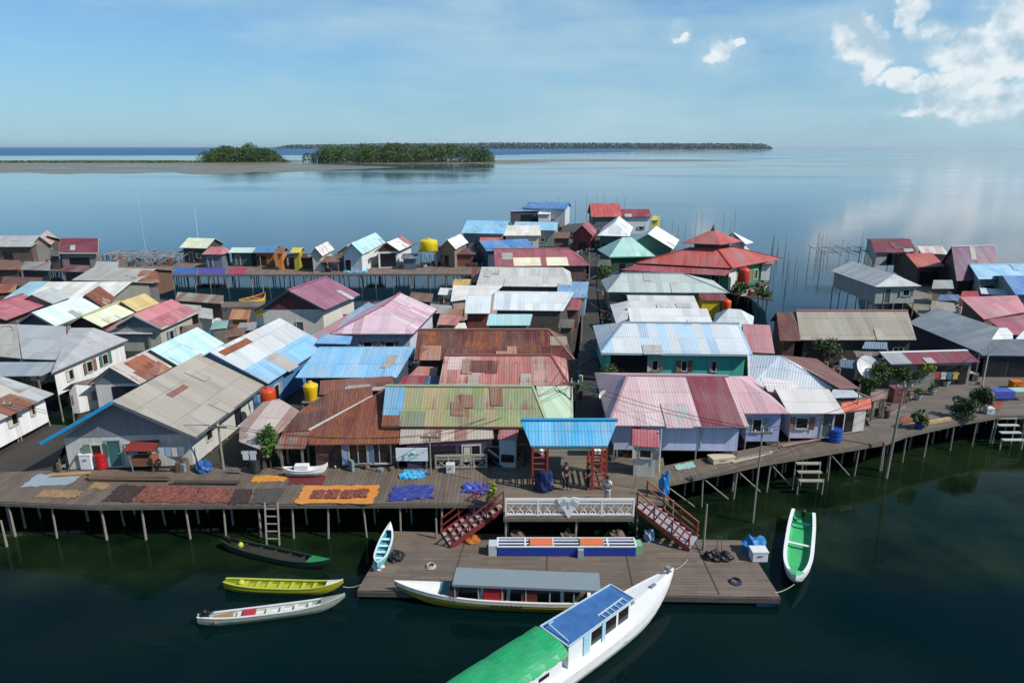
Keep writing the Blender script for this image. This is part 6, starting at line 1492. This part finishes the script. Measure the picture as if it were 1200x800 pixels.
dish('small dish beside the grey yard behind the salmon and crimson roof', 255, 378, 3.4, .5)

# masts and stakes in the water
def stake(label, px, py, z1, w, lean, group, name='stake', col='7d7972', z0=-.5):
    p = at(px, py, 0); m = MB(); m.bar((p.x, p.y, z0), (p.x+lean, p.y, z1), w, seg=6, w2=w*.6)
    return build(name, m, plain(col, .8, .4), None, origin=Vector((p.x, p.y, 0)), label=label, cat='stake' if name == 'stake' else 'mast', group=group)
stake('very thin tall white mast standing behind the cream green hut', 234, 297, 9.6, .12, .1, None, 'mast', 'd8dade')
stake('faint tall white mast rising left of the drying racks', 172, 300, 15.5, .07, -.2, None, 'mast', 'c8ccd4')
rr = random.Random(21)
for i in range(26):
    x = rr.choice([rr.uniform(895, 960), rr.uniform(900, 930), rr.uniform(950, 1012)]); y = rr.uniform(282, 340) if x < 950 else rr.uniform(300, 322)
    if x < 935 and y < 300: y += 8
    stake('thin weathered stake standing in the water between the red hall and the stilt house', x, y, rr.uniform(2.0, 5.0), .10, rr.uniform(-.3, .3), 'stakes in the water right of the red hall')
ORD = ['leftmost','second','third','fourth','fifth','sixth','seventh','eighth','ninth','rightmost']
for i in range(10):
    stake('%s%s thin dark stake in the water beyond the far red roofs' % (ORD[i], ' from left' if 0 < i < 9 else ''), 774+i*10+rr.uniform(-3, 3), rr.uniform(262, 285), rr.uniform(2, 5), .12, rr.uniform(-.2, .2), 'stakes beyond the far red roofs')
for i in range(9):
    stake('%s%s thin pole poking up behind the far roofs' % (ORD[i] if i < 8 else 'rightmost', ' from left' if 0 < i < 8 else ''), 642+i*11+rr.uniform(-3, 3), rr.uniform(256, 262), rr.uniform(6, 9), .13, rr.uniform(-.2, .2), 'poles behind the far roofs')
for i, (x, y, h) in enumerate(((823, 654, 3.2), (512, 640, 1.7), (8, 640, 1.6), (18, 628, 1.9), (30, 618, 2.1))):
    stake(['mooring post at the foot of the orange brown staircase', 'short mooring post at the back edge of the dock', 'nearest of the stubby posts at the left edge', 'middle stubby post at the left edge', 'rearmost stubby post at the left edge'][i], x, y, h, .16, 0, 'mooring posts', col='8f887b')
# drying racks made of sticks
def rack(label, px, py, w, d, z=2.2, h=1.6, n=10, seed=1, col='8a8378'):
    p = at(px, py, z); rr = random.Random(seed); root = thing('drying_rack', label, 'rack', p, 'stick racks on the back pier')
    for sx in (-1, 1):
        for sy in (-1, 1):
            m = MB(); m.bar((p.x+sx*w/2, p.y+sy*d/2, .0), (p.x+sx*w/2+rr.uniform(-.2, .2), p.y+sy*d/2, z+h), .13, seg=6); build('post', m, plain(col, .85, .5), root)
    m = MB()
    for i in range(n):
        x = -w/2+w*(i+.5)/n; m.bar((p.x+x+rr.uniform(-.5, .5), p.y-d/2-.4, z+h*rr.uniform(.5, 1)), (p.x+x+rr.uniform(-.5, .5), p.y+d/2+.4, z+h*rr.uniform(.6, 1.2)), .10, seg=5)
    for k in (-1, 1): m.bar((p.x-w/2, p.y+k*d/2, z+h*.9), (p.x+w/2, p.y+k*d/2, z+h*.95), .12, seg=5)
    build('poles', m, plain(col, .85, .5), root)
for i, (x, y, w, lab) in enumerate(((152, 306, 9, 'stick rack directly right of the maroon roofed house'), (182, 308, 8, 'tangle of sticks midway between the maroon roof and the cream green hut'), (203, 309, 4.5, 'bleached stick rack touching the cream green hut'), (985, 302, 9, 'open rack of stakes behind the silver hip roof'))):
    rack(lab, x, y, w, 5, seed=i, n=14, col='8f8e8c')
# ladder and landing frames
def ladder(label, px0, px1, pyt, zt, zb, n=6, col='a09a90'):
    a = at(px0, pyt, zt); b = at(px1, pyt, zt); root = thing('ladder', label, 'ladder', (a.x, a.y-.25, zb))
    for q in (a, b):
        m = MB(); m.bar((q.x, q.y-.45, zb), (q.x, q.y-.05, zt+.2), .07); build('rail', m, plain(col, .8, .4), root)
    for i in range(n):
        f = (i+.6)/n; z = zb+(zt-zb)*f; y = a.y-.45+.4*f; m = MB(); m.bar((a.x, y, z), (b.x, y, z), .05); build('rung', m, plain(col, .8, .4), root)
ladder('pale wooden ladder down to the dark canoe', 311, 326, 592, 2.2, -.3)
def landing(label, px, py, z, w, n, col='9a9488'):
    p = at(px, py, z); root = thing('landing_steps', label, 'steps', p)
    for i in range(n):
        m = MB(); m.box((p.x, p.y-.35*i, z-.1-.42*i), (w, .3, .07)); build('step', m, plain(col, .8, .4), root)
    for sx in (-1, 1):
        for yy, zz in ((-.35*(n-1), z-.42*(n-1)), (0, z)):
            m = MB(); m.bar((p.x+sx*w*.52, p.y+yy, -.5), (p.x+sx*w*.52, p.y+yy, zz), .09, seg=6); build('leg', m, plain(col, .8, .4), root)
landing('rough pole landing steps under the lilac washed house', 947, 541, 1.9, 1.5, 3)
landing('pale stone steps going down at the right of the plaza edge', 1179, 488, 2.1, 1.5, 4, 'b8bab8')
# billboard
def billboard():
    a = at(465, 549, 2.2); b = at(502, 549, 2.2); root = thing('sign_board', 'white sign board with faint green marks before the rust roofed shop', 'sign', ((a.x+b.x)/2, a.y, 2.2))
    y = a.y; z0, z1 = 2.75, 3.6
    for q in (a.x+.1, b.x-.1):
        m = MB(); m.bar((q, y, 2.2), (q, y, z1), .07); build('post', m, WOOD(), root)
    m = MB(); m.box(((a.x+b.x)/2, y-.06, (z0+z1)/2), (b.x-a.x, .04, z1-z0)); bd = build('panel', m, plain('e4e8e8', .5, .08), root)
    m = MB(); cx = (a.x+b.x)/2
    for k in range(5): m.box((cx-.32+.16*k, y-.086, (z0+z1)/2+.02*(-1)**k), (.12, .01, .12))
    m.lathe((cx+.1, y-.09, z0+.55), [(.1, 0), (.12, .02), (.1, .04)], 10)
    for k in range(7): m.box((cx-.36+.12*k, y-.086, z0+.2), (.09, .01, .04))
    build('lettering', m, plain('8cc8a4', .5, .1), bd)
billboard()
railing('weathered wooden railing of the shop porch beside the sign board', (511, 549, 2.25), (570, 548, 2.25), h=.9, n=5, col='a39c8e', lat='9a9488', shield=False)
# ================================================================ small objects
def obj_box(name, label, cat, px, py, z, size, col, rz=0, lid=None, group=None, rough=.5):
    p = at(px, py, z); root = thing(name, label, cat, p, group)
    m = MB(); sx, sy, sz = size; m.box(p+Vector((0, 0, sz/2)), (sx, sy, sz), rz)
    o = build('body', m, plain(col, rough, .25), root); bv = o.modifiers.new('Bevel', 'BEVEL'); bv.width = min(size)*.08; bv.segments = 2
    m = MB(); m.box(p+Vector((0, 0, sz+.03)), (sx*1.05, sy*1.05, .07), rz); build('lid', m, plain(lid or col, rough, .2), root)
    m = MB(); m.box(p+Vector((-sx*.0, -sy/2-.02, sz*.7)), (sx*.3, .04, .05), rz); build('handle', m, plain('6a6c6e', .5, .1), root)
def drum(label, px, py, z, r, h, col, name='drum', lab=None):
    p = at(px, py, z); root = thing(name, label, name.replace('_', ' '), p)
    m = MB(); m.lathe(p, [(r*.96, 0), (r, .03), (r, h*.33), (r*1.04, h*.345), (r, h*.36), (r, h*.66), (r*1.04, h*.675), (r, h*.69), (r, h-.03), (r*.97, h)], 18); build('shell', m, plain(col, .35, .2), root, smooth=False)
    m = MB(); m.lathe(p+Vector((0, 0, h-.005)), [(r*.9, 0), (r*.9, .025), (r*.2, .03)], 16); build('lid', m, plain(col, .4, .2), root)
def heap(label, px, py, z, w, h, col, cat='bundle', name='tarp_bundle', n=16, d=None, rough=.5):
    p = at(px, py, z); rr = random.Random(int(px*7+py)); bm_ = bmesh.new(); bmesh.ops.create_icosphere(bm_, subdivisions=3, radius=1)
    m = MB(); vs_ = []
    ph = [rr.uniform(0, 6) for _ in range(6)]
    for v in bm_.verts:
        c = v.co; f = 1+.16*math.sin(c.x*5+ph[0])*math.cos(c.y*4+ph[1])+.13*math.sin(c.z*7+c.x*6+ph[2])+rr.uniform(-.04, .04)
        vs_.append(p+Vector((c.x*w/2*f, c.y*(d or w)/2*f, max(0, (c.z+.45)/1.45)*h*f)))
    fs = [tuple(q.index for q in f.verts) for f in bm_.faces]; bm_.free(); m.add(vs_, fs)
    return build(name, m, plain(col, rough, .45), None, origin=p, label=label, cat=cat)
obj_box('cool_box', 'white cool box by the grey gable house', 'cool box', 105, 548, 2.21, (.75, .6, .95), 'e4e6e6')
drum('red drum beside the white cool box', 120, 548, 2.21, .33, .95, 'b01c24')
drum('black drum under the eave of the rust porch', 300, 553, 2.21, .3, .8, '2a3038')
drum('large blue water tub against the lilac wall', 977, 516, 2.22, .48, .85, '1a4a9c', 'tub')
heap('blue tarpaulin bundle beside the pole with crossarm', 240, 551, 2.21, .9, .65, '2a5c9c')
heap('cloth heap in royal blue draped at the left gate tower', 638, 574, 2.21, 1.1, 1.25, '16245c', d=.8)
heap('upright bundle wrapped in azure sheet by the white lamp post', 778, 579, 2.22, .62, 1.3, '2a80c0', d=.5)
heap('blue and white covered pile beside the white crate on the dock', 884, 646, DZ, 1.3, .9, '2a78b8', d=.9)
obj_box('crate', 'white crate at the right end of the dock', 'crate', 888, 655, DZ, (.8, .6, .55), 'd8dcdc')
heap('pale rounded sack below the orange brown staircase', 760, 632, DZ, .6, .6, '8fa4c0', 'sack', 'sack')
heap('black nets heaped on the right part of the dock', 836, 654, DZ, 1.0, .4, '18181a', 'net heap', 'net_heap', d=.7)
heap('second heap of black net with two upright poles, next to the first', 849, 655, DZ, .9, .45, '1c1c1e', 'net heap', 'net_heap', d=.6)
for i, x in enumerate((838, 846)):
    p = at(x, 652, DZ); m = MB(); m.bar(p, p+Vector((.1*(-1)**i, .1, 1.15)), .04, seg=6); build('net_pole', m, WOOD('5a554e'), None, origin=p, label=['thin pole stuck in the left black net heap', 'thin pole stuck in the right black net heap'][i], cat='pole')
heap('black bag behind the turquoise canoe', 465, 654, DZ, .8, .38, '1a1a1c', 'bag', 'bag')
heap('pale bundle of cloth by the stern of the turquoise canoe', 444, 665, DZ, .6, .4, 'd0ccd0', 'bundle', 'bundle')
heap('small orange heap on the dock by the dark red staircase foot', 553, 632, DZ, 1.0, .2, 'b0622c', 'heap', 'heap')
for i, (x, y) in enumerate(((606, 634), (664, 634), (722, 634))):
    heap(['dry brown bush standing behind the left end of the bench', 'dry bush behind the middle of the bench', 'dry bush behind the right end of the bench'][i], x, y, DZ, .9, .6, '6a5a4c', 'dry bush', 'dry_bush', rough=.9)
# timber
def timber(label, px0, py0, px1, py1, z, n=5, col='8a8074', w=.14, group='loose timber on the boardwalk'):
    a = at(px0, py0, z); b = at(px1, py1, z); rr = random.Random(int(px0)); c = (a+b)/2; root = thing('timber_stack', label, 'timber', c, group)
    for i in range(n):
        m = MB(); o = Vector((rr.uniform(-.2, .2), (i % 3)*w*1.15-.15, .05+(i//3)*w*.7)); m.bar(a+o, b+o+Vector((0, rr.uniform(-.1, .1), 0)), w, w*.5); build('beam', m, plain(col, .8, .5), root)
timber('long pile of brown beams in front of the grey gable house', 104, 562, 198, 562, 2.21, 6, '6a5648')
timber('dark beams lying left of the amber mat', 203, 566, 278, 567, 2.21, 5, '4f443c')
timber('tan boards near the leaning pole', 60, 558, 104, 556, 2.21, 5, 'a88a66')
timber('pale planks on the walkway before the lavender wall', 860, 541, 905, 531, 2.22, 3, 'b4ada0')
timber('boards stacked along the lilac wall', 915, 524, 960, 515, 2.22, 4, '9a7f72')
timber('planks along the plaza edge behind the blue pot', 1065, 500, 1115, 490, 2.23, 5, 'b09468')
obj_box('pallet_box', 'low cream pallet box on the walkway before the lavender wall', 'box', 845, 540, 2.22, (1.5, .7, .3), 'c4b8a0', .25)
# motorbike under red canopy -> tricycle stall
def stall():
    p = at(172, 549, 2.21); root = thing('vendor_cart', 'small vendor cart with a rusty red canopy before the grey gable house', 'cart', p)
    m = MB(); m.slab([p+Vector((-.95, -.6, 1.45)), p+Vector((.95, -.6, 1.45)), p+Vector((.8, .6, 1.8)), p+Vector((-.8, .6, 1.8))], .05); build('canopy', m, plain('7c2c24', .7, .4), root)
    for sx in (-1, 1):
        for sy in (-1, 1): m = MB(); m.bar(p+Vector((sx*.6, sy*.4, 0)), p+Vector((sx*.7, sy*.5, 1.5)), .06); build('post', m, WOOD(), root)
    m = MB(); m.box(p+Vector((0, 0, .62)), (1.3, .85, .5)); build('counter', m, plain('8a5a40', .7, .4), root)
    for sx in (-1, 1):
        m = MB(); n = 16; c = p+Vector((sx*.72, 0, .3)); vs_ = []
        q = [c+Vector((0, math.cos(a)*.3, math.sin(a)*.3)) for a in [2*math.pi*i/n for i in range(n)]]
        for i in range(n): m.bar(q[i], q[(i+1) % n], .06)
        for i in range(0, n, 4): m.bar(c, q[i], .02)
        build('wheel', m, plain('1c1c1c', .7, .2), root)
stall()
def stall_table(label, px, py, w, d, c1, c2):
    p = at(px, py, 2.22); root = thing('market_table', label, 'table', p)
    m = MB(); m.box(p+Vector((-w/4, 0, .78)), (w/2, d, .06)); m.box(p+Vector((-w/4, -d/2-.01, .5)), (w/2, .03, .5)); build('blue_cover', m, plain(c1, .5, .2), root)
    m = MB(); m.box(p+Vector((w/4, 0, .79)), (w/2, d, .06)); build('top', m, plain(c2, .5, .2), root)
    for sx in (-1, 1):
        for sy in (-1, 1): m = MB(); m.bar(p+Vector((sx*(w/2-.1), sy*(d/2-.1), 0)), p+Vector((sx*(w/2-.1), sy*(d/2-.1), .76)), .06); build('leg', m, WOOD(), root)
stall_table('long market table, half blue cover and half pale mint, on the plaza', 1183, 468, 3.0, .9, '4a5cb0', '9cc8bc')
stall_table('low table with odds and ends before the maroon edged plaza house', 1122, 446, 2.2, .9, '8a8c94', 'a8a498')
obj_box('crate', 'orange crate beside the arched canopies', 'crate', 1189, 455, 2.22, (.8, .6, .6), 'd0701c')
obj_box('planter_box', 'square white planter at the right of the plaza bushes', 'planter', 1158, 484, 2.23, (.55, .5, .4), 'd4d8d8')
obj_box('crate', 'salmon box standing by the tall weathered pole', 'crate', 1050, 470, 2.22, (1.0, .8, 1.1), '8f5046')
obj_box('crate', 'white box on the dark boardwalk porch below the wooden railing', 'box', 528, 553, 2.21, (.5, .4, .5), 'c8ccc8')
def laundry(label, px0, px1, py, z, cols):
    a = at(px0, py, z); b = at(px1, py, z); root = thing('washing_line', label, 'washing', ((a+b)/2))
    m = MB(); m.bar(a, b, .02); build('line', m, plain('8a8a88', .6, 0), root)
    n = len(cols)
    for i, c in enumerate(cols):
        p = a.lerp(b, (i+.5)/n); w = (b-a).length/n*.8; m = MB(); m.box(p+Vector((0, -.01, -.3)), (w, .02, .55)); m.box(p+Vector((0, -.01, -.12)), (w*1.35, .025, .16)); build('garment', m, plain(c, .8, .3), root)
laundry('teal and white washing on a line at the lilac wall', 955, 972, 494, 3.6, ['2a9c9c', '5fb8b0', 'c8ccc8'])
laundry('pale blue washing beside the orange red water tank', 296, 306, 462, 4.1, ['5fa8d8', 'a8ccdc'])
# ================================================================ plants
def leaves(m, c, rx, ry, rz, n, s, rr):
    for i in range(n):
        while True:
            q = Vector((rr.uniform(-1, 1), rr.uniform(-1, 1), rr.uniform(-1, 1)))
            if .25 < q.length < 1: break
        p = c+Vector((q.x*rx, q.y*ry, q.z*rz)); n_ = Vector((rr.gauss(0, 1), rr.gauss(0, 1), rr.gauss(.5, 1))).normalized(); u = n_.orthogonal().normalized(); v = n_.cross(u); k = s*rr.uniform(.6, 1.3)
        m.add([p-u*k, p-v*k*.45, p+u*k, p+v*k*.45], [(0, 1, 2, 3)])
def tree(label, px, py, z, h, r, n=900, c=((.02, .045, .012), (.08, .13, .03)), name='bush', cat='bush', s=.11, pot=None, seed=1, fl=None):
    p = at(px, py, z); rr = random.Random(seed); root = thing(name, label, cat, p)
    m = MB(); b0 = h*.15 if h < 1.6 else h*.35; top = p+Vector((0, 0, b0)); zb = .35 if pot else 0
    m.bar(p+Vector((0, 0, zb)), top, .05+h*.025, seg=7, w2=.04+h*.015)
    cl = []
    for i in range(7):
        a = i*2.4; e = p+Vector((math.cos(a)*r*rr.uniform(.3, .7), math.sin(a)*r*rr.uniform(.3, .7), rr.uniform(b0+.1, h*.85))); m.bar(top-Vector((0, 0, .05)), e, .03+h*.008, seg=5, w2=.015); cl.append(e)
    build('trunk', m, plain('6a5a48', .9, .5), root)
    m = MB()
    for e in cl+[p+Vector((0, 0, h*.8))]: leaves(m, e, r*.5, r*.5, h*.2, n//8, s, rr)
    build('crown', m, leafmat(*c, 2.5), root)
    if pot:
        m = MB(); m.lathe(p, [(.2, 0), (.28, .32), (.31, .34), (.31, .4), (.26, .4), (.25, .34)], 14); build('pot', m, plain(pot, .5, .2), root)
tree('leafy green bush hanging over the striped shack roof edge', 318, 548, 2.2, 2.9, .7, 1300, seed=3, c=((.03, .07, .015), (.10, .18, .04)))
tree('yellow green tree in the middle of the plaza garden', 1076, 452, 2.2, 2.3, .9, 1500, c=((.06, .10, .015), (.30, .32, .04)), name='tree', cat='tree', seed=4)
tree('dark green tree left of the yellow green one', 1053, 455, 2.2, 1.8, .85, 1200, name='tree', cat='tree', seed=5)
tree('green tree beside the large white satellite dish', 1030, 455, 2.2, 2.2, .9, 1300, name='tree', cat='tree', seed=6)
tree('deep green shrub under the large satellite dish', 1017, 462, 2.2, 1.5, .8, 1000, seed=16)
tree('round dark green bush at the plaza edge', 1128, 490, 2.22, 1.5, 1.0, 1500, c=((.015, .035, .012), (.05, .085, .03)), seed=7)
tree('taller dark bush right of the round one', 1148, 483, 2.22, 2.1, .95, 1400, c=((.015, .035, .012), (.05, .085, .03)), seed=8)
tree('spiky plant in a blue pot on the plaza edge', 1077, 502, 2.23, 1.4, .6, 300, pot='1f4a9c', name='potted_plant', cat='potted plant', s=.16, seed=9)
tree('grey green tree in the dark yard before the beige roof', 968, 430, 2.1, 2.7, 1.3, 1500, c=((.02, .04, .018), (.09, .13, .06)), name='tree', cat='tree', seed=10)
tree('small bush at the alley side of the faded pink roof', 711, 470, 2.2, 3.0, .8, 800, seed=11)
tree('thin yellow green plant by the crumpled tarpaulin', 576, 592, 2.2, 1.5, .3, 220, c=((.08, .14, .02), (.28, .34, .05)), name='potted_plant', cat='potted plant', seed=12, pot='5a4a40')
tree('lime green tree behind the white roofed alley house', 558, 392, 2.0, 2.4, 1.0, 900, c=((.07, .13, .01), (.22, .32, .03)), name='tree', cat='tree', seed=13)
tree('bush by the foot of the green hall', 866, 350, 2.2, 2.2, 1.3, 900, seed=14, s=.16)
tree('green shrub on the alley edge opposite the mint hip roof', 706, 335, 2.2, 3.0, 1.0, 700, seed=15, s=.15, c=((.04, .08, .02), (.14, .2, .05)))
tree('low bush between the red hall and its right neighbour', 893, 352, 2.2, 1.6, 1.1, 700, seed=18, s=.16)
for i, (x, y, lab) in enumerate(((1092, 462, 'small potted plant right of the yellow green tree'), (1062, 470, 'potted plant below the dark green tree'), (1108, 452, 'potted plant nearest the low table'), (1075, 468, 'potted plant right in front of the yellow green tree'))):
    tree(lab, x, y, 2.22, .9, .35, 160, pot='a8b0b4', name='potted_plant', cat='potted plant', seed=30+i)

# sheets hung over the edge of the back pier
sheet('tarpaulin', 'blue sheet spread at the left end of the back pier', [(203, 321), (230, 321), (231, 314), (205, 314)], 2.215, tarpmat('2a5fa8'), 'tarpaulin', .08)
sheet('tarpaulin', 'violet sheet spread right of the blue one on the back pier', [(233, 321), (264, 321), (264, 314), (234, 314)], 2.215, tarpmat('5048a0'), 'tarpaulin', .08)
sheet('tarpaulin', 'crimson pink sheet spread on the back pier', [(268, 321), (288, 321), (289, 314), (270, 314)], 2.215, tarpmat('b0345a'), 'tarpaulin', .08)
sheet('tarpaulin', 'sky blue boat cover lying on the back pier before the cyan roof', [(402, 320), (430, 320), (432, 312), (406, 311)], 2.215, tarpmat('5fb0d0'), 'tarpaulin', .3)
# scrap, crates and household junk lying about in the yards between the houses
def scrap(regions, cols, n, seed, z=2.2, smin=.15, smax=.9):
    rr = random.Random(seed); ms = [MB() for _ in cols]
    for (x0, y0, x1, y1) in regions:
        area = abs((at(x1, y0, z)-at(x0, y1, z)).x*(at(x1, y0, z)-at(x0, y1, z)).y)
        for i in range(int(min(90, 6+area*n))):
            p = at(rr.uniform(x0, x1), rr.uniform(y0, y1), z); m = ms[rr.randrange(len(ms))]; k = rr.random()
            if k < .45: sz = (rr.uniform(smin, smax), rr.uniform(smin, smax), rr.uniform(.1, .7)); m.box(p+Vector((0, 0, sz[2]/2+.01)), sz, rr.uniform(0, 3))
            elif k < .8: a = rr.uniform(0, 3.1); l = rr.uniform(.6, 2.4); m.bar(p+Vector((0, 0, .08)), p+Vector((math.cos(a)*l, math.sin(a)*l*.6, rr.uniform(.08, 1.1))), rr.uniform(.05, .12))
            else: r = rr.uniform(.12, .3); m.lathe(p, [(r*.8, .01), (r, rr.uniform(.2, .6)), (r*.9, .62)], 8)
    for m, c in zip(ms, cols):
        if m.v: build('scrap', m, plain(c, .7, .4), kind='stuff')
REG = [(232, 370, 300, 400), (866, 335, 900, 350), (708, 345, 734, 376), (492, 362, 545, 400), (920, 412, 1010, 448), (1062, 430, 1148, 436), (1092, 345, 1138, 372), (575, 383, 668, 388),
       (545, 288, 572, 312), (670, 276, 692, 290), (300, 308, 690, 312), (0, 302, 60, 311), (700, 282, 714, 292), (130, 300, 205, 312)]
scrap(REG, ['b8b4ac', '7a6a58', '8f4a34', '3f6f9c', 'd8d6d0', '4a4a48', 'b08a58', '2c3a34'], .55, 5)
scrap([(62, 549, 98, 553), (205, 549, 232, 553), (385, 548, 460, 553), (585, 540, 612, 548), (1010, 470, 1045, 490), (1100, 440, 1150, 450), (716, 515, 738, 540)], ['a8a49a', '6f5c4a', '5a4a3c', '7a8a90', '4a4a48', '90503a'], .5, 8, smax=.45)
scrap([(655, 296, 690, 302), (706, 300, 716, 345), (672, 330, 684, 345), (704, 380, 712, 470), (676, 430, 682, 470)], ['b8b4ac', '7a6a58', '3f6f9c', '2c5a34', '4a4a48'], .8, 9, smax=.4)

# bits aboard the boats, strips on roofs
m = MB(); a_ = at(362, 504, 4.25); b_ = at(437, 464, 5.2); m.bar(a_, b_, .22, .08); build('ridge_strip', m, plain('c8c4bc', .6, .4), None, origin=(a_+b_)/2, label='pale metal strip lying along the edge of the rust brown roof', cat='strip')

m = MB(); a_ = at(48, 518, 4.35); b_ = at(145, 470, 4.35); A1 = at(229, 512, 4.35); mid = (a_+A1)/2; zt_ = bis(lambda q: pyof((mid.x, mid.y, q)), 4, 14, 470)
p_ = a_+Vector((0, -.06, .02)); q_ = Vector((mid.x, mid.y-.06, zt_+.02)); m.slab([p_, q_, q_+Vector((0, .5, 0)), p_+Vector((0, .5, 0))], .05); m.bar(p_+Vector((0, -.02, -.08)), q_+Vector((0, -.02, -.08)), .05, .2)
gh = [o for o in COL.objects if o.get('label', '').startswith('grey boarded gable house')][0]
build('rake_board', m, plain('2f97cf', .5, .25), gh, label='bright blue rake board on the left half of the gable')
# more gear: coils of rope, jerry cans and buckets on the big boat and dock
def coil(label, px, py, z, r=.25, col='c8c0a8'):
    p = at(px, py, z); m = MB()
    for k in range(3):
        n = 14; q = [p+Vector((math.cos(2*math.pi*i/n)*(r-.03*k), math.sin(2*math.pi*i/n)*(r-.03*k), .03+.045*k)) for i in range(n)]
        for i in range(n): m.bar(q[i], q[(i+1) % n], .045, seg=5)
    build('rope_coil', m, plain(col, .8, .3), None, origin=p, label=label, cat='rope coil')
coil('pale rope coil at the left front part of the dock', 505, 664, DZ)
coil('dark blue rope coil near the right front corner of the dock', 862, 682, DZ, .3, '2a3a58')
def rope(label, A, B, za, zb, sag=.3, col='b8b09c'):
    a = at(A[0], A[1], za); b = at(B[0], B[1], zb); m = MB(); q = None
    for i in range(11):
        t = i/10; p = a.lerp(b, t)-Vector((0, 0, sag*4*t*(1-t)))
        if q is not None: m.bar(q, p, .035, seg=5)
        q = p
    build('mooring_rope', m, plain(col, .8, .3), None, origin=a, label=label, cat='rope')
rope('mooring rope from the bow of the big white boat to the dock', (786, 668), (806, 655), 1.5, DZ+.03, .15)
rope('mooring rope from the green boat bow to the dock corner', (931, 684), (908, 694), .7, DZ+.03, .1)
rope('mooring rope from the yellow canoe to the left edge of the dock', (402, 687), (424, 684), .4, DZ+.03, .1)

laundry('washing with a red shirt at the side wall of the two storey beige house', 402, 418, 368, 4.6, ['b02c34', 'd8d8d8', '3a5a90', 'c8b060'])
laundry('pale washing hung before the grey boarded gable house porch', 185, 215, 524, 4.0, ['c8ccd0', 'a0b4c8', 'd8c8c0', '7a8a94'])
laundry('row of dark clothes on a line beside the mauve red roof', 545, 560, 308, 4.6, ['2a3a5c', '7a3a3a', '4a4a4a'])
laundry('coloured washing on the porch of the plaza house', 1096, 1124, 436, 4.0, ['c84a3a', 'd8d8d8', '3a8a8a', 'd8b040'])
laundry('white sheets drying by the shack with the striped roof', 283, 300, 528, 3.9, ['d8dad8', 'c8d0d8'])
laundry('blue and pink washing below the teal walls', 800, 826, 438, 3.4, ['5a8ac0', 'd08a98', 'd8d8d8', '6a9a6a'])
wire('cable pair from the plaza pole to the post by the canopies', [PT['f'], PT['h']], .4)
wire('cable pair from the alley pole to the pole on the back pier', [PT['i'], PT['m']], .8)
